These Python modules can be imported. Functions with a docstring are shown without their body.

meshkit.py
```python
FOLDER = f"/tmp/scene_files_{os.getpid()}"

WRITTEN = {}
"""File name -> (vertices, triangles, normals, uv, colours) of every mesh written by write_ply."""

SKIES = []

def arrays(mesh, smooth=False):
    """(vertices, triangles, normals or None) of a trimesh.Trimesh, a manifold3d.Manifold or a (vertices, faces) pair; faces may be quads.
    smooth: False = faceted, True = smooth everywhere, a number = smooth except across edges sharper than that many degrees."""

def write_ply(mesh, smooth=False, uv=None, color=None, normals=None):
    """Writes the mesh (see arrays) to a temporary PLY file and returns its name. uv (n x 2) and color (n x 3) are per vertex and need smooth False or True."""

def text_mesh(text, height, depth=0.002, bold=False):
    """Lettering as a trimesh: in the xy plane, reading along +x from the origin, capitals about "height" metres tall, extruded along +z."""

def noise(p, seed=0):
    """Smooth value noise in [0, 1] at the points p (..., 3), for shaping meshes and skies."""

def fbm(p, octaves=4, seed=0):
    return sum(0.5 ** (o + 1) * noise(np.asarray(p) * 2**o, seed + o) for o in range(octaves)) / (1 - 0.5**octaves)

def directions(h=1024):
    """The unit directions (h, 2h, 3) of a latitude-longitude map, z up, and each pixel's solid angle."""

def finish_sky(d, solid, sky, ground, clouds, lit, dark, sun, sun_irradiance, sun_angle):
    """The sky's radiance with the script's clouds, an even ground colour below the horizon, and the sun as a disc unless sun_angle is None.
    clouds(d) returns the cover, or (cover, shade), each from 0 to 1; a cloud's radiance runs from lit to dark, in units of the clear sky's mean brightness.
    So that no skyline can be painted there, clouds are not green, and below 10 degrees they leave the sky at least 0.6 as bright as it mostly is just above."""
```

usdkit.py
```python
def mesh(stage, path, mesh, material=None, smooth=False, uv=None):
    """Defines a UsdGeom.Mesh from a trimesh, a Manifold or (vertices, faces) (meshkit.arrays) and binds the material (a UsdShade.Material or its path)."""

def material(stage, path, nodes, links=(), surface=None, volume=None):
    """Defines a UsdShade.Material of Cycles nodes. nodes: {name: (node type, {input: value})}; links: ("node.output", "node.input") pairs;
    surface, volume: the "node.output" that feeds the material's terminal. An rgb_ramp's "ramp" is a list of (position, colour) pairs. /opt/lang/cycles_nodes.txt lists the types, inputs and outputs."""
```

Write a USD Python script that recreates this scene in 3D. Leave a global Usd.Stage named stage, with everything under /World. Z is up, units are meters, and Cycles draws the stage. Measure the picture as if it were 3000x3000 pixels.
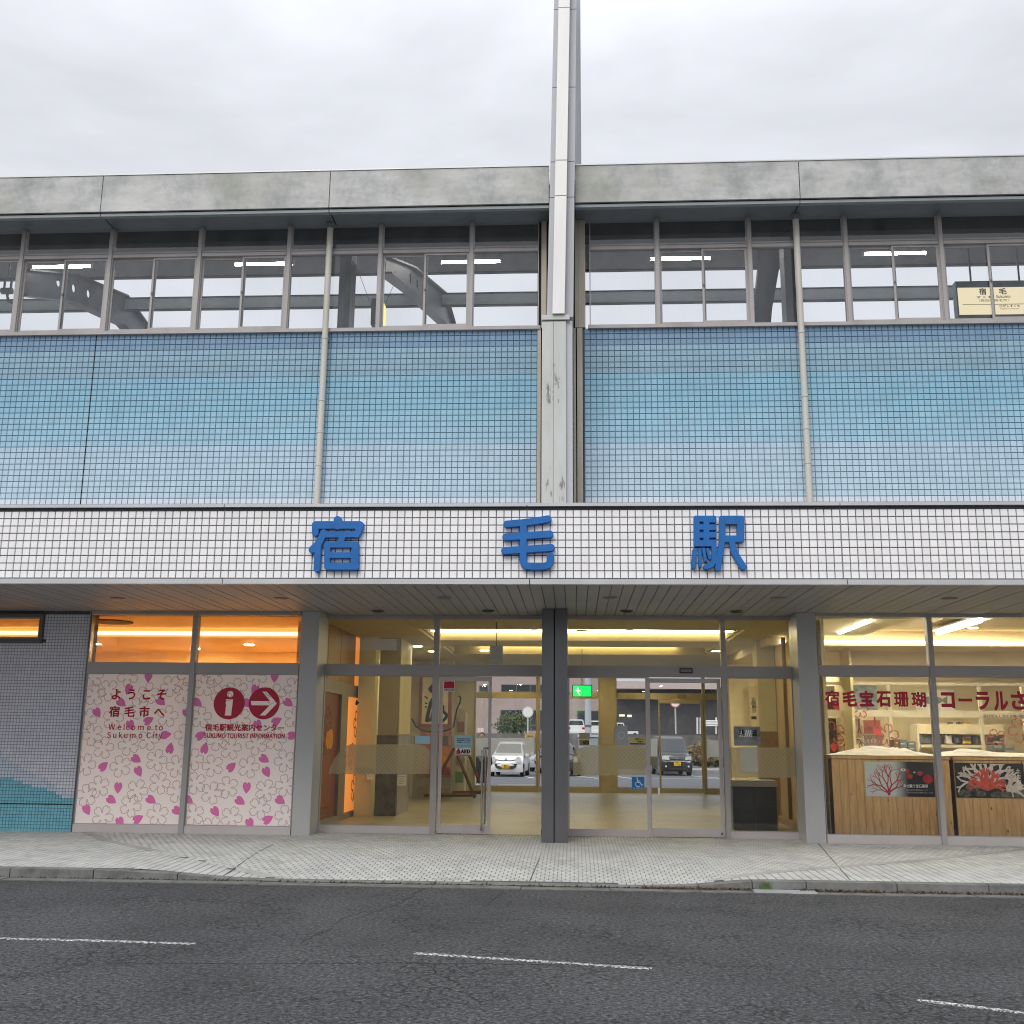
import glob, math, random
import numpy as np
import trimesh
import shapely
import shapely.ops
import manifold3d as m3
from shapely import affinity
from shapely.geometry import Polygon, LineString, Point, MultiPolygon, box as sbox
from pxr import Usd, UsdGeom, UsdLux, UsdShade, Gf, Sdf, Vt
import usdkit, meshkit

random.seed(7)
rng = np.random.default_rng(7)
stage = Usd.Stage.CreateInMemory()
UsdGeom.SetStageUpAxis(stage, UsdGeom.Tokens.z)
UsdGeom.Xform.Define(stage, '/World')
UsdGeom.Scope.Define(stage, '/World/Looks')

# ------------------------------------------------------------------ camera
CX, CD, CH, YAW, PIT, ROL, FPX = 0.608, 13.535, 1.441, 3.4, 12.048, 0.557, 3121.6
EXPOSURE = 0.46
_y, _t, _r = np.radians([YAW, PIT, ROL])
FW = np.array([-np.sin(_y) * np.cos(_t), np.cos(_y) * np.cos(_t), np.sin(_t)])
_rt = np.array([np.cos(_y), np.sin(_y), 0.0]); _up = np.cross(_rt, FW)
RT = np.cos(_r) * _rt + np.sin(_r) * _up
UP = np.cos(_r) * _up - np.sin(_r) * _rt
EYE = np.array([CX, -CD, CH])
cam = UsdGeom.Camera.Define(stage, '/World/camera')
M = Gf.Matrix4d(*RT, 0, *UP, 0, *(-FW), 0, *EYE, 1)
cam.AddTransformOp().Set(M)
cam.CreateHorizontalApertureAttr(36.0); cam.CreateVerticalApertureAttr(36.0)
cam.CreateFocalLengthAttr(36.0 * FPX / 3000.0)
cam.CreateClippingRangeAttr(Gf.Vec2f(0.1, 2000.0))
cam.CreateExposureAttr(EXPOSURE)

# ------------------------------------------------------------------ sky and sun
SUN_EL, SUN_AZ = math.radians(48), math.radians(200)      # behind the camera, a little to its left
sky = UsdLux.DomeLight.Define(stage, '/World/sky')
sky.CreateIntensityAttr(1.0)
sky.GetPrim().SetCustomDataByKey('kind', 'structure')
skym = usdkit.material(stage, '/World/Looks/overcast_sky', {
    'sk': ('sky_texture', {'sky_type': 'single_scattering', 'sun_disc': False, 'sun_elevation': SUN_EL, 'sun_rotation': SUN_AZ}),
    'tc': ('texture_coordinate', {}),
    'mp': ('mapping', {'scale': (1.0, 1.0, 2.6)}),
    'n1': ('noise_texture', {'scale': 2.3, 'detail': 5.0, 'roughness': 0.55, 'distortion': 0.4}),
    'r1': ('map_range', {'from_min': 0.34, 'from_max': 0.56, 'to_min': 0.83, 'to_max': 1.02, 'clamp': True}),
    'sep': ('separate_xyz', {}),
    'el0': ('map_range', {'from_min': 0.0, 'from_max': 0.6, 'to_min': 5.4, 'to_max': 6.3, 'clamp': True}), 'el1': ('map_range', {'range_type': 'smoothstep', 'from_min': 0.45, 'from_max': 1.0, 'to_min': 0.0, 'to_max': 8.0, 'clamp': True}), 'el': ('math', {'math_type': 'add'}),
    'mul': ('math', {'math_type': 'multiply'}),
    'tint': ('vector_math', {'math_type': 'scale', 'vector1': (0.965, 0.985, 1.05)}),
    'mx': ('mix', {'mix_type': 'mix', 'fac': 0.93}),
    'bg': ('background_shader', {'strength': 0.1}),
}, [('tc.generated', 'mp.vector'), ('mp.vector', 'n1.vector'), ('n1.fac', 'r1.value'), ('tc.generated', 'sep.vector'),
    ('sep.z', 'el0.value'), ('sep.z', 'el1.value'), ('el0.result', 'el.value1'), ('el1.result', 'el.value2'), ('el.value', 'mul.value1'), ('r1.result', 'mul.value2'), ('mul.value', 'tint.scale'),
    ('sk.color', 'mx.color1'), ('tint.vector', 'mx.color2'), ('mx.color', 'bg.color')], surface='bg.background')
UsdShade.MaterialBindingAPI.Apply(sky.GetPrim()).Bind(skym)
sun = UsdLux.DistantLight.Define(stage, '/World/sun')
sun.CreateIntensityAttr(0.4); sun.CreateAngleAttr(34.0); sun.CreateColorAttr(Gf.Vec3f(1.0, 0.97, 0.93))
sun.GetPrim().CreateAttribute('inputs:normalize', Sdf.ValueTypeNames.Bool).Set(True)
_s = np.array([math.sin(SUN_AZ) * math.cos(SUN_EL), math.cos(SUN_AZ) * math.cos(SUN_EL), math.sin(SUN_EL)])
_zx = np.cross([0, 0, 1.0], _s); _zx /= np.linalg.norm(_zx); _zy = np.cross(_s, _zx)
sun.AddTransformOp().Set(Gf.Matrix4d(*_zx, 0, *_zy, 0, *_s, 0, 0, 0, 60, 1))

# ------------------------------------------------------------------ where a picture point lies on a real plane
def ray(u, v): return FW + RT * (u - 1500) / FPX - UP * (v - 1500) / FPX
def at(u, v, Y): d = ray(u, v); return EYE + d * (Y - EYE[1]) / d[1]
def ax(u, v, X): d = ray(u, v); return EYE + d * (X - EYE[0]) / d[0]
def gz(u, v, Z): d = ray(u, v); return EYE + d * (Z - EYE[2]) / d[2]
def rect(u0, v0, u1, v1, Y):
    """x0, x1, z0, z1 of a picture rectangle on the plane y = Y"""
    um, vm = (u0 + u1) / 2, (v0 + v1) / 2
    return at(u0, vm, Y)[0], at(u1, vm, Y)[0], at(um, v1, Y)[2], at(um, v0, Y)[2]

# ------------------------------------------------------------------ materials
MATS = {}
def mat(name, color, rough=0.55, spec=0.4, metal=0.0, var=0.06, scale=3.0, bump=0.0, bscale=None, coat=0.0, streak=False, emit=None):
    if name in MATS: return MATS[name]
    c = np.array(color, float)
    n = {'g': ('geometry', {}), 'mp': ('mapping', {'scale': (1.0, 1.0, 0.12) if streak else (1.0, 1.0, 1.0)}),
         'n': ('noise_texture', {'scale': float(scale), 'detail': 5.0, 'roughness': 0.6}),
         'r': ('rgb_ramp', {'ramp': [(0.25, tuple(c * (1 - var * 1.6))), (0.5, tuple(c)), (0.75, tuple(np.minimum(c * (1 + var), 1)))]}),
         'p': ('principled_bsdf', {'roughness': rough, 'specular_ior_level': spec, 'metallic': metal, 'coat_weight': coat})}
    l = [('g.position', 'mp.vector'), ('mp.vector', 'n.vector'), ('n.fac', 'r.fac'), ('r.color', 'p.base_color')]
    if emit:
        n['p'][1].update(emission_color=emit[0], emission_strength=emit[1])
    if bump:
        n['n2'] = ('noise_texture', {'scale': float(bscale or scale * 8), 'detail': 4.0, 'roughness': 0.6})
        n['b'] = ('bump', {'strength': bump, 'distance': 0.01})
        l += [('g.position', 'n2.vector'), ('n2.fac', 'b.height'), ('b.normal', 'p.normal')]
    MATS[name] = usdkit.material(stage, '/World/Looks/' + name, n, l, surface='p.BSDF')
    return MATS[name]
def glow(name, color, strength):
    if name not in MATS:
        MATS[name] = usdkit.material(stage, '/World/Looks/' + name, {'e': ('emission', {'color': color, 'strength': float(strength)})}, [], surface='e.emission')
    return MATS[name]
def glassm(name, tint=(0.97, 0.98, 0.97), ior=1.75, dirt=0.0):
    if name not in MATS:
        n = {'t': ('transparent_bsdf', {'color': tint}), 'g': ('glossy_bsdf', {'roughness': 0.012, 'color': (1, 1, 1)}), 'f': ('fresnel', {'IOR': ior}), 'm': ('mix_closure', {})}
        l = [('f.fac', 'm.fac'), ('t.BSDF', 'm.closure1'), ('g.BSDF', 'm.closure2')]
        top = 'm.closure'
        if dirt:
            n.update({'d': ('diffuse_bsdf', {'color': (0.55, 0.56, 0.56)}), 'ge': ('geometry', {}), 'mp': ('mapping', {'scale': (1.5, 1.5, 0.5)}), 'n': ('noise_texture', {'scale': 2.0, 'detail': 6.0, 'roughness': 0.7}),
                      'r': ('map_range', {'from_min': 0.35, 'from_max': 0.8, 'to_min': 0.0, 'to_max': dirt, 'clamp': True}), 'm2': ('mix_closure', {})})
            l += [('ge.position', 'mp.vector'), ('mp.vector', 'n.vector'), ('n.fac', 'r.value'), ('r.result', 'm2.fac'), ('m.closure', 'm2.closure1'), ('d.BSDF', 'm2.closure2')]
            top = 'm2.closure'
        MATS[name] = usdkit.material(stage, '/World/Looks/' + name, n, l, surface=top)
    return MATS[name]
def tilem(name, stops=None, color=None, pitch=0.1, x0=0.0, z0=0.0, var=0.05, rough=0.25):
    """Glazed tile: every tile has its own slight tone; with stops the tile colour goes by the row it lies in (its height)."""
    n = {'g': ('geometry', {}), 'o': ('vector_math', {'math_type': 'subtract', 'vector2': (x0, 0, z0)}), 'sn': ('vector_math', {'math_type': 'snap', 'vector2': (pitch, 1000.0, pitch)}),
         'w': ('white_noise_texture', {'dimensions': '3D'}), 'mr': ('map_range', {'from_min': 0.0, 'from_max': 1.0, 'to_min': 1 - var, 'to_max': 1 + var}),
         'mpn': ('mapping', {'scale': (2.2, 1.0, 0.35)}), 'nz': ('noise_texture', {'scale': 1.6, 'detail': 6.0, 'roughness': 0.65}), 'mr2': ('map_range', {'from_min': 0.3, 'from_max': 0.68, 'to_min': 0.945, 'to_max': 1.03}), 'mm': ('math', {'math_type': 'multiply'}),
         'sc': ('vector_math', {'math_type': 'scale', 'vector1': tuple(color or (1, 1, 1))}),
         'p': ('principled_bsdf', {'roughness': rough, 'specular_ior_level': 0.45})}
    l = [('g.position', 'o.vector1'), ('o.vector', 'sn.vector1'), ('sn.vector', 'w.vector'), ('w.value', 'mr.value'), ('g.position', 'mpn.vector'), ('mpn.vector', 'nz.vector'), ('nz.fac', 'mr2.value'),
         ('mr.result', 'mm.value1'), ('mr2.result', 'mm.value2'), ('mm.value', 'sc.scale'), ('sc.vector', 'p.base_color')]
    if stops:
        zmin, zmax = stops[0][0], stops[-1][0]
        n['s'] = ('separate_xyz', {}); n['z'] = ('map_range', {'from_min': zmin, 'from_max': zmax, 'to_min': 0.0, 'to_max': 1.0, 'clamp': True})
        n['rp'] = ('rgb_ramp', {'ramp': [((z - zmin) / (zmax - zmin), c) for z, c in stops], 'interpolate': True})
        l += [('g.position', 's.vector'), ('s.z', 'z.value'), ('z.result', 'rp.fac'), ('rp.color', 'sc.vector1')]
    MATS[name] = usdkit.material(stage, '/World/Looks/' + name, n, l, surface='p.BSDF')
    return MATS[name]

# ------------------------------------------------------------------ things, parts, meshes
USED, ORIGIN = {}, {}
def free(parent, name):
    n = USED.get((parent, name), -1) + 1
    USED[(parent, name)] = n
    return f'{parent}/{name}' if n == 0 else f'{parent}/{name}_{n:03d}'
def tag(p, label=None, cat=None, group=None, kind=None):
    p = stage.GetPrimAtPath(p) if isinstance(p, str) else p
    for k, v in (('label', label), ('category', cat), ('group', group), ('kind', kind)):
        if v: p.SetCustomDataByKey(k, v)
def thing(name, label=None, cat=None, loc=(0, 0, 0), group=None, kind=None):
    path = free('/World', name)
    x = UsdGeom.Xform.Define(stage, path); x.AddTranslateOp().Set(Gf.Vec3d(*map(float, loc)))
    ORIGIN[path] = np.array(loc, float)
    tag(x.GetPrim(), label, cat, group, kind)
    return path
def place(name, mesh, m, label=None, cat=None, group=None, kind=None, smooth=False):
    """a thing (or piece of the setting) that is one mesh"""
    path = free('/World', name)
    usdkit.mesh(stage, path, arr(mesh), m, smooth)
    ORIGIN[path] = np.zeros(3)
    tag(path, label, cat, group, kind)
    return path
def part(parent, name, mesh, m, label=None, kind=None, smooth=False):
    path = free(parent, name)
    v, f = arr(mesh)
    usdkit.mesh(stage, path, (v - ORIGIN[parent], f), m, smooth)
    ORIGIN[path] = ORIGIN[parent]
    tag(path, label, None, None, kind)
    return path
def dup(src, loc, label, group=None, rot=0.0):
    name = src.split('/')[-1]
    path = free('/World', name)
    x = UsdGeom.Xform.Define(stage, path)
    old = stage.GetPrimAtPath(src).GetCustomData()
    x.GetPrim().GetReferences().AddInternalReference(src)
    x.ClearXformOpOrder(); 
    t = x.GetPrim().GetAttribute('xformOp:translate')
    t.Set(Gf.Vec3d(*map(float, loc))); x.SetXformOpOrder([UsdGeom.XformOp(t)])
    x.GetPrim().SetInstanceable(True)
    tag(x.GetPrim(), label, old.get('category'), group or old.get('group'))
    return path
def arr(m):
    if isinstance(m, MB): return m.get()
    if isinstance(m, trimesh.Trimesh): return np.array(m.vertices), np.array(m.faces)
    if hasattr(m, 'to_mesh'):
        q = m.to_mesh(); return np.array(q.vert_properties[:, :3], float), np.array(q.tri_verts)
    return np.asarray(m[0], float), np.asarray(m[1], int)
BOXF = np.array([[0, 2, 1], [0, 3, 2], [4, 5, 6], [4, 6, 7], [0, 1, 5], [0, 5, 4], [1, 2, 6], [1, 6, 5], [2, 3, 7], [2, 7, 6], [3, 0, 4], [3, 4, 7]])
class MB:
    def __init__(s): s.v, s.f, s.n = [], [], 0
    def add(s, m):
        v, f = arr(m); s.v.append(v); s.f.append(f + s.n); s.n += len(v); return s
    def box(s, x0, x1, y0, y1, z0, z1):
        v = np.array([[x0, y0, z0], [x1, y0, z0], [x1, y1, z0], [x0, y1, z0], [x0, y0, z1], [x1, y0, z1], [x1, y1, z1], [x0, y1, z1]], float)
        return s.add((v, BOXF))
    def hexa(s, p):      # 8 corners: bottom four, top four
        return s.add((np.array(p, float), BOXF))
    def quad(s, a, b, c, d): return s.add((np.array([a, b, c, d], float), np.array([[0, 1, 2], [0, 2, 3]])))
    def tube(s, pts, r, n=8, closed=True):
        pts = np.array(pts, float); r = np.broadcast_to(r, len(pts)); V = []
        for i, p in enumerate(pts):
            t = pts[min(i + 1, len(pts) - 1)] - pts[max(i - 1, 0)]; t = t / (np.linalg.norm(t) + 1e-12)
            a = np.cross(t, [0, 0, 1.0] if abs(t[2]) < 0.9 else [1.0, 0, 0]); a /= np.linalg.norm(a); b = np.cross(t, a)
            th = np.arange(n) * 2 * np.pi / n
            V.append(p + r[i] * (np.cos(th)[:, None] * a + np.sin(th)[:, None] * b))
        F = []
        for i in range(len(pts) - 1):
            for k in range(n):
                a0, a1 = i * n + k, i * n + (k + 1) % n
                F += [[a0, a1, a1 + n], [a0, a1 + n, a0 + n]]
        V = np.vstack(V)
        if closed:
            c0, c1 = len(V), len(V) + 1
            V = np.vstack([V, pts[0], pts[-1]])
            for k in range(n):
                F += [[c0, (k + 1) % n, k], [c1, (len(pts) - 1) * n + k, (len(pts) - 1) * n + (k + 1) % n]]
        return s.add((V, np.array(F)))
    def poly(s, g, fn, d):
        """shapely polygons in (a, b), extruded by d; fn(a, b, c) -> xyz arrays"""
        for q in getattr(g, 'geoms', [g]):
            if q.is_empty or q.area < 1e-9 or q.geom_type != 'Polygon': continue
            t = trimesh.creation.extrude_polygon(q, d, engine='earcut')
            v = np.array(t.vertices); s.add((np.stack(fn(v[:, 0], v[:, 1], v[:, 2]), 1), t.faces))
        return s
    def get(s): return np.vstack(s.v), np.vstack(s.f)
def B(*a): return MB().box(*a)
def front(Y):
    """extrusions on a wall that faces the street: shape in (x, z), the depth grows towards the street"""
    return lambda a, b, c: (a, Y - c, b)
def frame(x0, x1, z0, z1, y0, y1, w, wb=None, wt=None, wl=None, wr=None):
    wb, wt, wl, wr = [w if q is None else q for q in (wb, wt, wl, wr)]
    m = MB()
    m.box(x0, x0 + wl, y0, y1, z0, z1); m.box(x1 - wr, x1, y0, y1, z0, z1)
    m.box(x0 + wl, x1 - wr, y0, y1, z0, z0 + wb); m.box(x0 + wl, x1 - wr, y0, y1, z1 - wt, z1)
    return m
def pane(x0, x1, z0, z1, y): return MB().quad((x0, y, z0), (x1, y, z0), (x1, y, z1), (x0, y, z1))
def tiles_xz(xs, zs, y, w, h, g=0.004, bev=0.005, dep=0.008, sel=None):
    """bevelled tiles: lower-left corners xs, zs on the wall y; returns v (n,8,3), faces of one"""
    x, z = np.array(xs)[:, None], np.array(zs)[:, None]
    cx = np.concatenate([x + g, x + w - g, x + w - g, x + g, x + g + bev, x + w - g - bev, x + w - g - bev, x + g + bev], 1)
    cz = np.concatenate([z + g, z + g, z + h - g, z + h - g, z + g + bev, z + g + bev, z + h - g - bev, z + h - g - bev], 1)
    cy = np.broadcast_to(np.array([y] * 4 + [y - dep] * 4), cx.shape)
    return np.stack([cx, cy, cz], 2)
TILEF = np.array([[4, 5, 6], [4, 6, 7], [0, 1, 5], [0, 5, 4], [1, 2, 6], [1, 6, 5], [2, 3, 7], [2, 7, 6], [3, 0, 4], [3, 4, 7]])
def lay(parent, name, V, m, n_single=300, ref=None, stuff=None, F=TILEF):
    """the n_single pieces nearest the camera as parts, the rest joined"""
    V = np.asarray(V)
    d = np.linalg.norm(V.mean(1) - (EYE if ref is None else ref), axis=1); order = np.argsort(d)
    mm = m if isinstance(m, (list, np.ndarray)) else [m] * len(V)
    for i in order[:n_single]: part(parent, name, (V[i], F), mm[i])
    rest = order[n_single:]
    if len(rest):
        for k in dict.fromkeys(id(mm[i]) for i in rest):
            r = [i for i in rest if id(mm[i]) == k]; W = V[r]
            f = (F[None] + (np.arange(len(W)) * V.shape[1])[:, None, None]).reshape(-1, 3)
            part(parent, stuff or name + '_field', (W.reshape(-1, 3), f), mm[r[0]], kind='stuff')

# ------------------------------------------------------------------ lettering
FONTS = glob.glob('/opt/blender-*/*/datafiles/fonts/')[0]
_G = {}
def glyphs(text, bold=0, font='Noto Sans CJK Regular.woff2', spread=0.0):
    """outline of a line of text, as shapely polygons in units of the type size"""
    key = (text, bold, font, spread)
    if key in _G: return _G[key]
    from PIL import Image, ImageDraw, ImageFont
    ft = ImageFont.truetype(FONTS + font, 72)
    x, shapes = 0.0, []
    for ch in text:
        adv = ft.getlength(ch)
        if ch.strip():
            x0, y0, x1, y1 = ft.getbbox(ch, anchor='ls', stroke_width=bold)
            im = Image.new('L', (x1 - x0 + 8, y1 - y0 + 8))
            ImageDraw.Draw(im).text((4 - x0, 4 - y0), ch, 255, ft, anchor='ls', stroke_width=bold)
            on = np.pad(np.asarray(im) > 127, ((0, 0), (1, 1))).astype(np.int8)
            rows, st = np.nonzero(np.diff(on, axis=1) == 1); en = np.nonzero(np.diff(on, axis=1) == -1)[1]
            sh = shapely.union_all(shapely.box(st, -rows - 1.0, en, -rows + 0.0)).buffer(0.6).buffer(-0.6).simplify(0.8)
            shapes.append(affinity.translate(sh, x + x0 - 4, 4 - y0))
        x += adv * (1 + spread)
    g = affinity.scale(shapely.union_all(shapes), 1 / 72, 1 / 72, origin=(0, 0))
    _G[key] = g
    return g
def fit(g, x0, x1, z0, z1):
    a, b, c, d = g.bounds
    return affinity.affine_transform(g, [(x1 - x0) / (c - a), 0, 0, (z1 - z0) / (d - b), x0 - a * (x1 - x0) / (c - a), z0 - b * (z1 - z0) / (d - b)])
def text_at(text, u0, v0, u1, v1, Y, bold=0, d=0.002, spread=0.0):
    g = fit(glyphs(text, bold, spread=spread), *rect(u0, v0, u1, v1, Y))
    return MB().poly(g, front(Y), d)
def text_box(text, x0, x1, z0, z1, Y, bold=0, d=0.002, spread=0.0):
    return MB().poly(fit(glyphs(text, bold, spread=spread), x0, x1, z0, z1), front(Y), d)

# ------------------------------------------------------------------ palette
GROUT = mat('dark_grout', (0.075, 0.08, 0.09), 0.9, var=0.15)
ALU = mat('aluminium_frame', (0.36, 0.335, 0.32), 0.42, 0.5, var=0.05, scale=1.2)
ALU_SILL = mat('pale_aluminium_sill', (0.52, 0.47, 0.45), 0.45, 0.4, var=0.06, scale=1.5)
ALU_UP = mat('weathered_window_frame', (0.36, 0.34, 0.33), 0.5, 0.4, var=0.12, scale=2.5, streak=True)
TRIM = mat('silver_trim', (0.5, 0.5, 0.5), 0.38, 0.5, metal=0.35, var=0.1, scale=1.4)
PILLAR = mat('pillar_cladding', (0.42, 0.42, 0.41), 0.4, 0.4, var=0.05, scale=1.0)
STEEL = mat('dark_steel_cladding', (0.16, 0.16, 0.165), 0.3, 0.6, metal=0.55, var=0.08, scale=1.0)
BLACK = mat('black_gap', (0.012, 0.012, 0.014), 0.7)
CREAM = mat('cream_wall', (0.62, 0.54, 0.38), 0.7, var=0.04)
WHITEP = mat('white_paint', (0.72, 0.72, 0.7), 0.5, var=0.03)
PAPER = mat('white_paper', (0.75, 0.75, 0.74), 0.7, var=0.02)
GLASS = glassm('shop_glass', ior=1.5, dirt=0.015)
GLASS_UP = glassm('dusty_upper_glass', tint=(0.985, 0.995, 1.0), dirt=0.06)
CONC = mat('kerb_concrete', (0.15, 0.15, 0.143), 0.9, var=0.3, scale=5, bump=0.5, bscale=60)
REDT = mat('dark_red_lettering', (0.42, 0.012, 0.04), 0.5, var=0.02)
INK = mat('black_ink', (0.02, 0.02, 0.022), 0.6)
OFR = mat('office_door_frame', (0.24, 0.215, 0.18), 0.4, 0.5)

# ------------------------------------------------------------------ ground, road, pavement
ROADZ = -0.2
def sst(t): t = np.clip(t, 0, 1); return t * t * (3 - 2 * t)
def pz(x, y):
    """height of the pavement: falls gently to the kerb and dips where the kerb is lowered before the doors"""
    x, y = np.asarray(x, float), np.asarray(y, float)
    dip = sst((x + 4.7) / 1.7) * sst((2.75 - x) / 1.2)
    return -0.02 * np.clip(3.5 - y, 0, 9) - 0.085 * dip * sst((1.3 - y) / 2.1)
place('ground', B(-300, 300, -300, 300, -0.9, -0.5), mat('earth', (0.16, 0.15, 0.12), 0.95, var=0.3, scale=0.2), kind='structure')
ASPH = usdkit.material(stage, '/World/Looks/asphalt', {
    'g': ('geometry', {}), 'v': ('voronoi_texture', {'scale': 85.0, 'feature': 'f1'}), 'n': ('noise_texture', {'scale': 30.0, 'detail': 7.0, 'roughness': 0.8}),
    'n2': ('noise_texture', {'scale': 0.7, 'detail': 4.0}), 'r': ('rgb_ramp', {'ramp': [(0.35, (0.005, 0.005, 0.006)), (0.44, (0.030, 0.032, 0.034)), (0.52, (0.075, 0.078, 0.082)), (0.6, (0.125, 0.128, 0.132)), (0.7, (0.30, 0.30, 0.30))]}),
    'mr': ('map_range', {'from_min': 0.3, 'from_max': 0.7, 'to_min': 0.78, 'to_max': 1.15}), 'sc': ('vector_math', {'math_type': 'scale'}),
    'sp': ('rgb_ramp', {'ramp': [(0.0, (0, 0, 0)), (0.86, (0, 0, 0)), (0.93, (0.35, 0.35, 0.34))]}), 'wn': ('voronoi_texture', {'scale': 26.0, 'feature': 'f1'}), 'sx': ('separate_xyz', {}),
    'dn': ('noise_texture', {'scale': 6.0, 'detail': 5.0}), 'da': ('vector_math', {'math_type': 'scale', 'scale': 0.22}), 'dp': ('vector_math', {'math_type': 'add'}),
    'cv': ('voronoi_texture', {'scale': 7.0, 'feature': 'distance_to_edge'}), 'cr': ('map_range', {'from_min': 0.02, 'from_max': 0.07, 'to_min': 1.0, 'to_max': 0.0, 'clamp': True}), 'cm': ('noise_texture', {'scale': 1.1, 'detail': 5.0, 'roughness': 0.65}), 'cmr': ('map_range', {'from_min': 0.44, 'from_max': 0.62, 'to_min': 0.12, 'to_max': 0.9, 'clamp': True}),
    'cmul': ('math', {'math_type': 'multiply'}), 'cmx': ('mix', {'color2': (0.012, 0.012, 0.013)}),
    'mh': ('math', {'math_type': 'add'}), 'b': ('bump', {'strength': 0.9, 'distance': 0.012}), 'p': ('principled_bsdf', {'roughness': 0.85, 'specular_ior_level': 0.3})},
    [('g.position', 'v.vector'), ('g.position', 'n.vector'), ('g.position', 'n2.vector'), ('n.fac', 'r.fac'), ('n2.fac', 'mr.value'), ('r.color', 'sc.vector1'), ('mr.result', 'sc.scale'),
     ('g.position', 'dn.vector'), ('dn.color', 'da.vector1'), ('g.position', 'dp.vector1'), ('da.vector', 'dp.vector2'), ('dp.vector', 'cv.vector'), ('cv.distance', 'cr.value'), ('g.position', 'cm.vector'), ('cm.fac', 'cmr.value'), ('cr.result', 'cmul.value1'), ('cmr.result', 'cmul.value2'), ('cmul.value', 'cmx.fac'), ('sc.vector', 'cmx.color1'),
     ('cmx.color', 'p.base_color'), ('n.fac', 'mh.value1'), ('v.distance', 'mh.value2'), ('mh.value', 'b.height'), ('b.normal', 'p.normal')], surface='p.BSDF')
road = thing('road', kind='structure')
part(road, 'asphalt', B(-60, 60, -40, -1.02, -0.5, ROADZ), ASPH)
PAINT = usdkit.material(stage, '/World/Looks/worn_road_paint', {
    'g': ('geometry', {}), 'n': ('noise_texture', {'scale': 42.0, 'detail': 6.0, 'roughness': 0.8}), 'r': ('map_range', {'from_min': 0.495, 'from_max': 0.56, 'to_min': 0.0, 'to_max': 1.0, 'clamp': True}),
    'p': ('principled_bsdf', {'base_color': (0.66, 0.66, 0.64), 'roughness': 0.8}), 'q': ('principled_bsdf', {'base_color': (0.06, 0.06, 0.062), 'roughness': 0.9}), 'm': ('mix_closure', {})},
    [('g.position', 'n.vector'), ('n.fac', 'r.value'), ('r.result', 'm.fac'), ('q.BSDF', 'm.closure1'), ('p.BSDF', 'm.closure2')], surface='m.closure')
def strip_on_road(pts, w, z):
    """ragged flat strip along picture points on the road"""
    P = np.array([gz(u, v, ROADZ)[:2] for u, v in pts]); L = LineString(P).buffer(w / 2, cap_style='flat').segmentize(0.05)
    q = np.array(L.exterior.coords)[:-1]; q += (rng.random(q.shape) - 0.5) * 0.012
    return MB().poly(Polygon(q).buffer(0), lambda a, b, c: (a, b, ROADZ + c), z)
for i, pts in enumerate([[(-160, 2747), (30, 2751), (300, 2757), (572, 2766)], [(1213, 2793), (1500, 2812), (1700, 2825), (1908, 2839)], [(2688, 2931), (2850, 2950), (3050, 2975), (3250, 3001)]]):
    part(road, 'lane_dash', strip_on_road(pts, 0.064, 0.004), PAINT, ['worn white lane dash on the left half of the road', 'white lane dash in the middle of the road', 'short worn lane dash in the right corner of the road'][i])
CRACK = mat('asphalt_crack', (0.012, 0.012, 0.013), 0.95)
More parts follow.
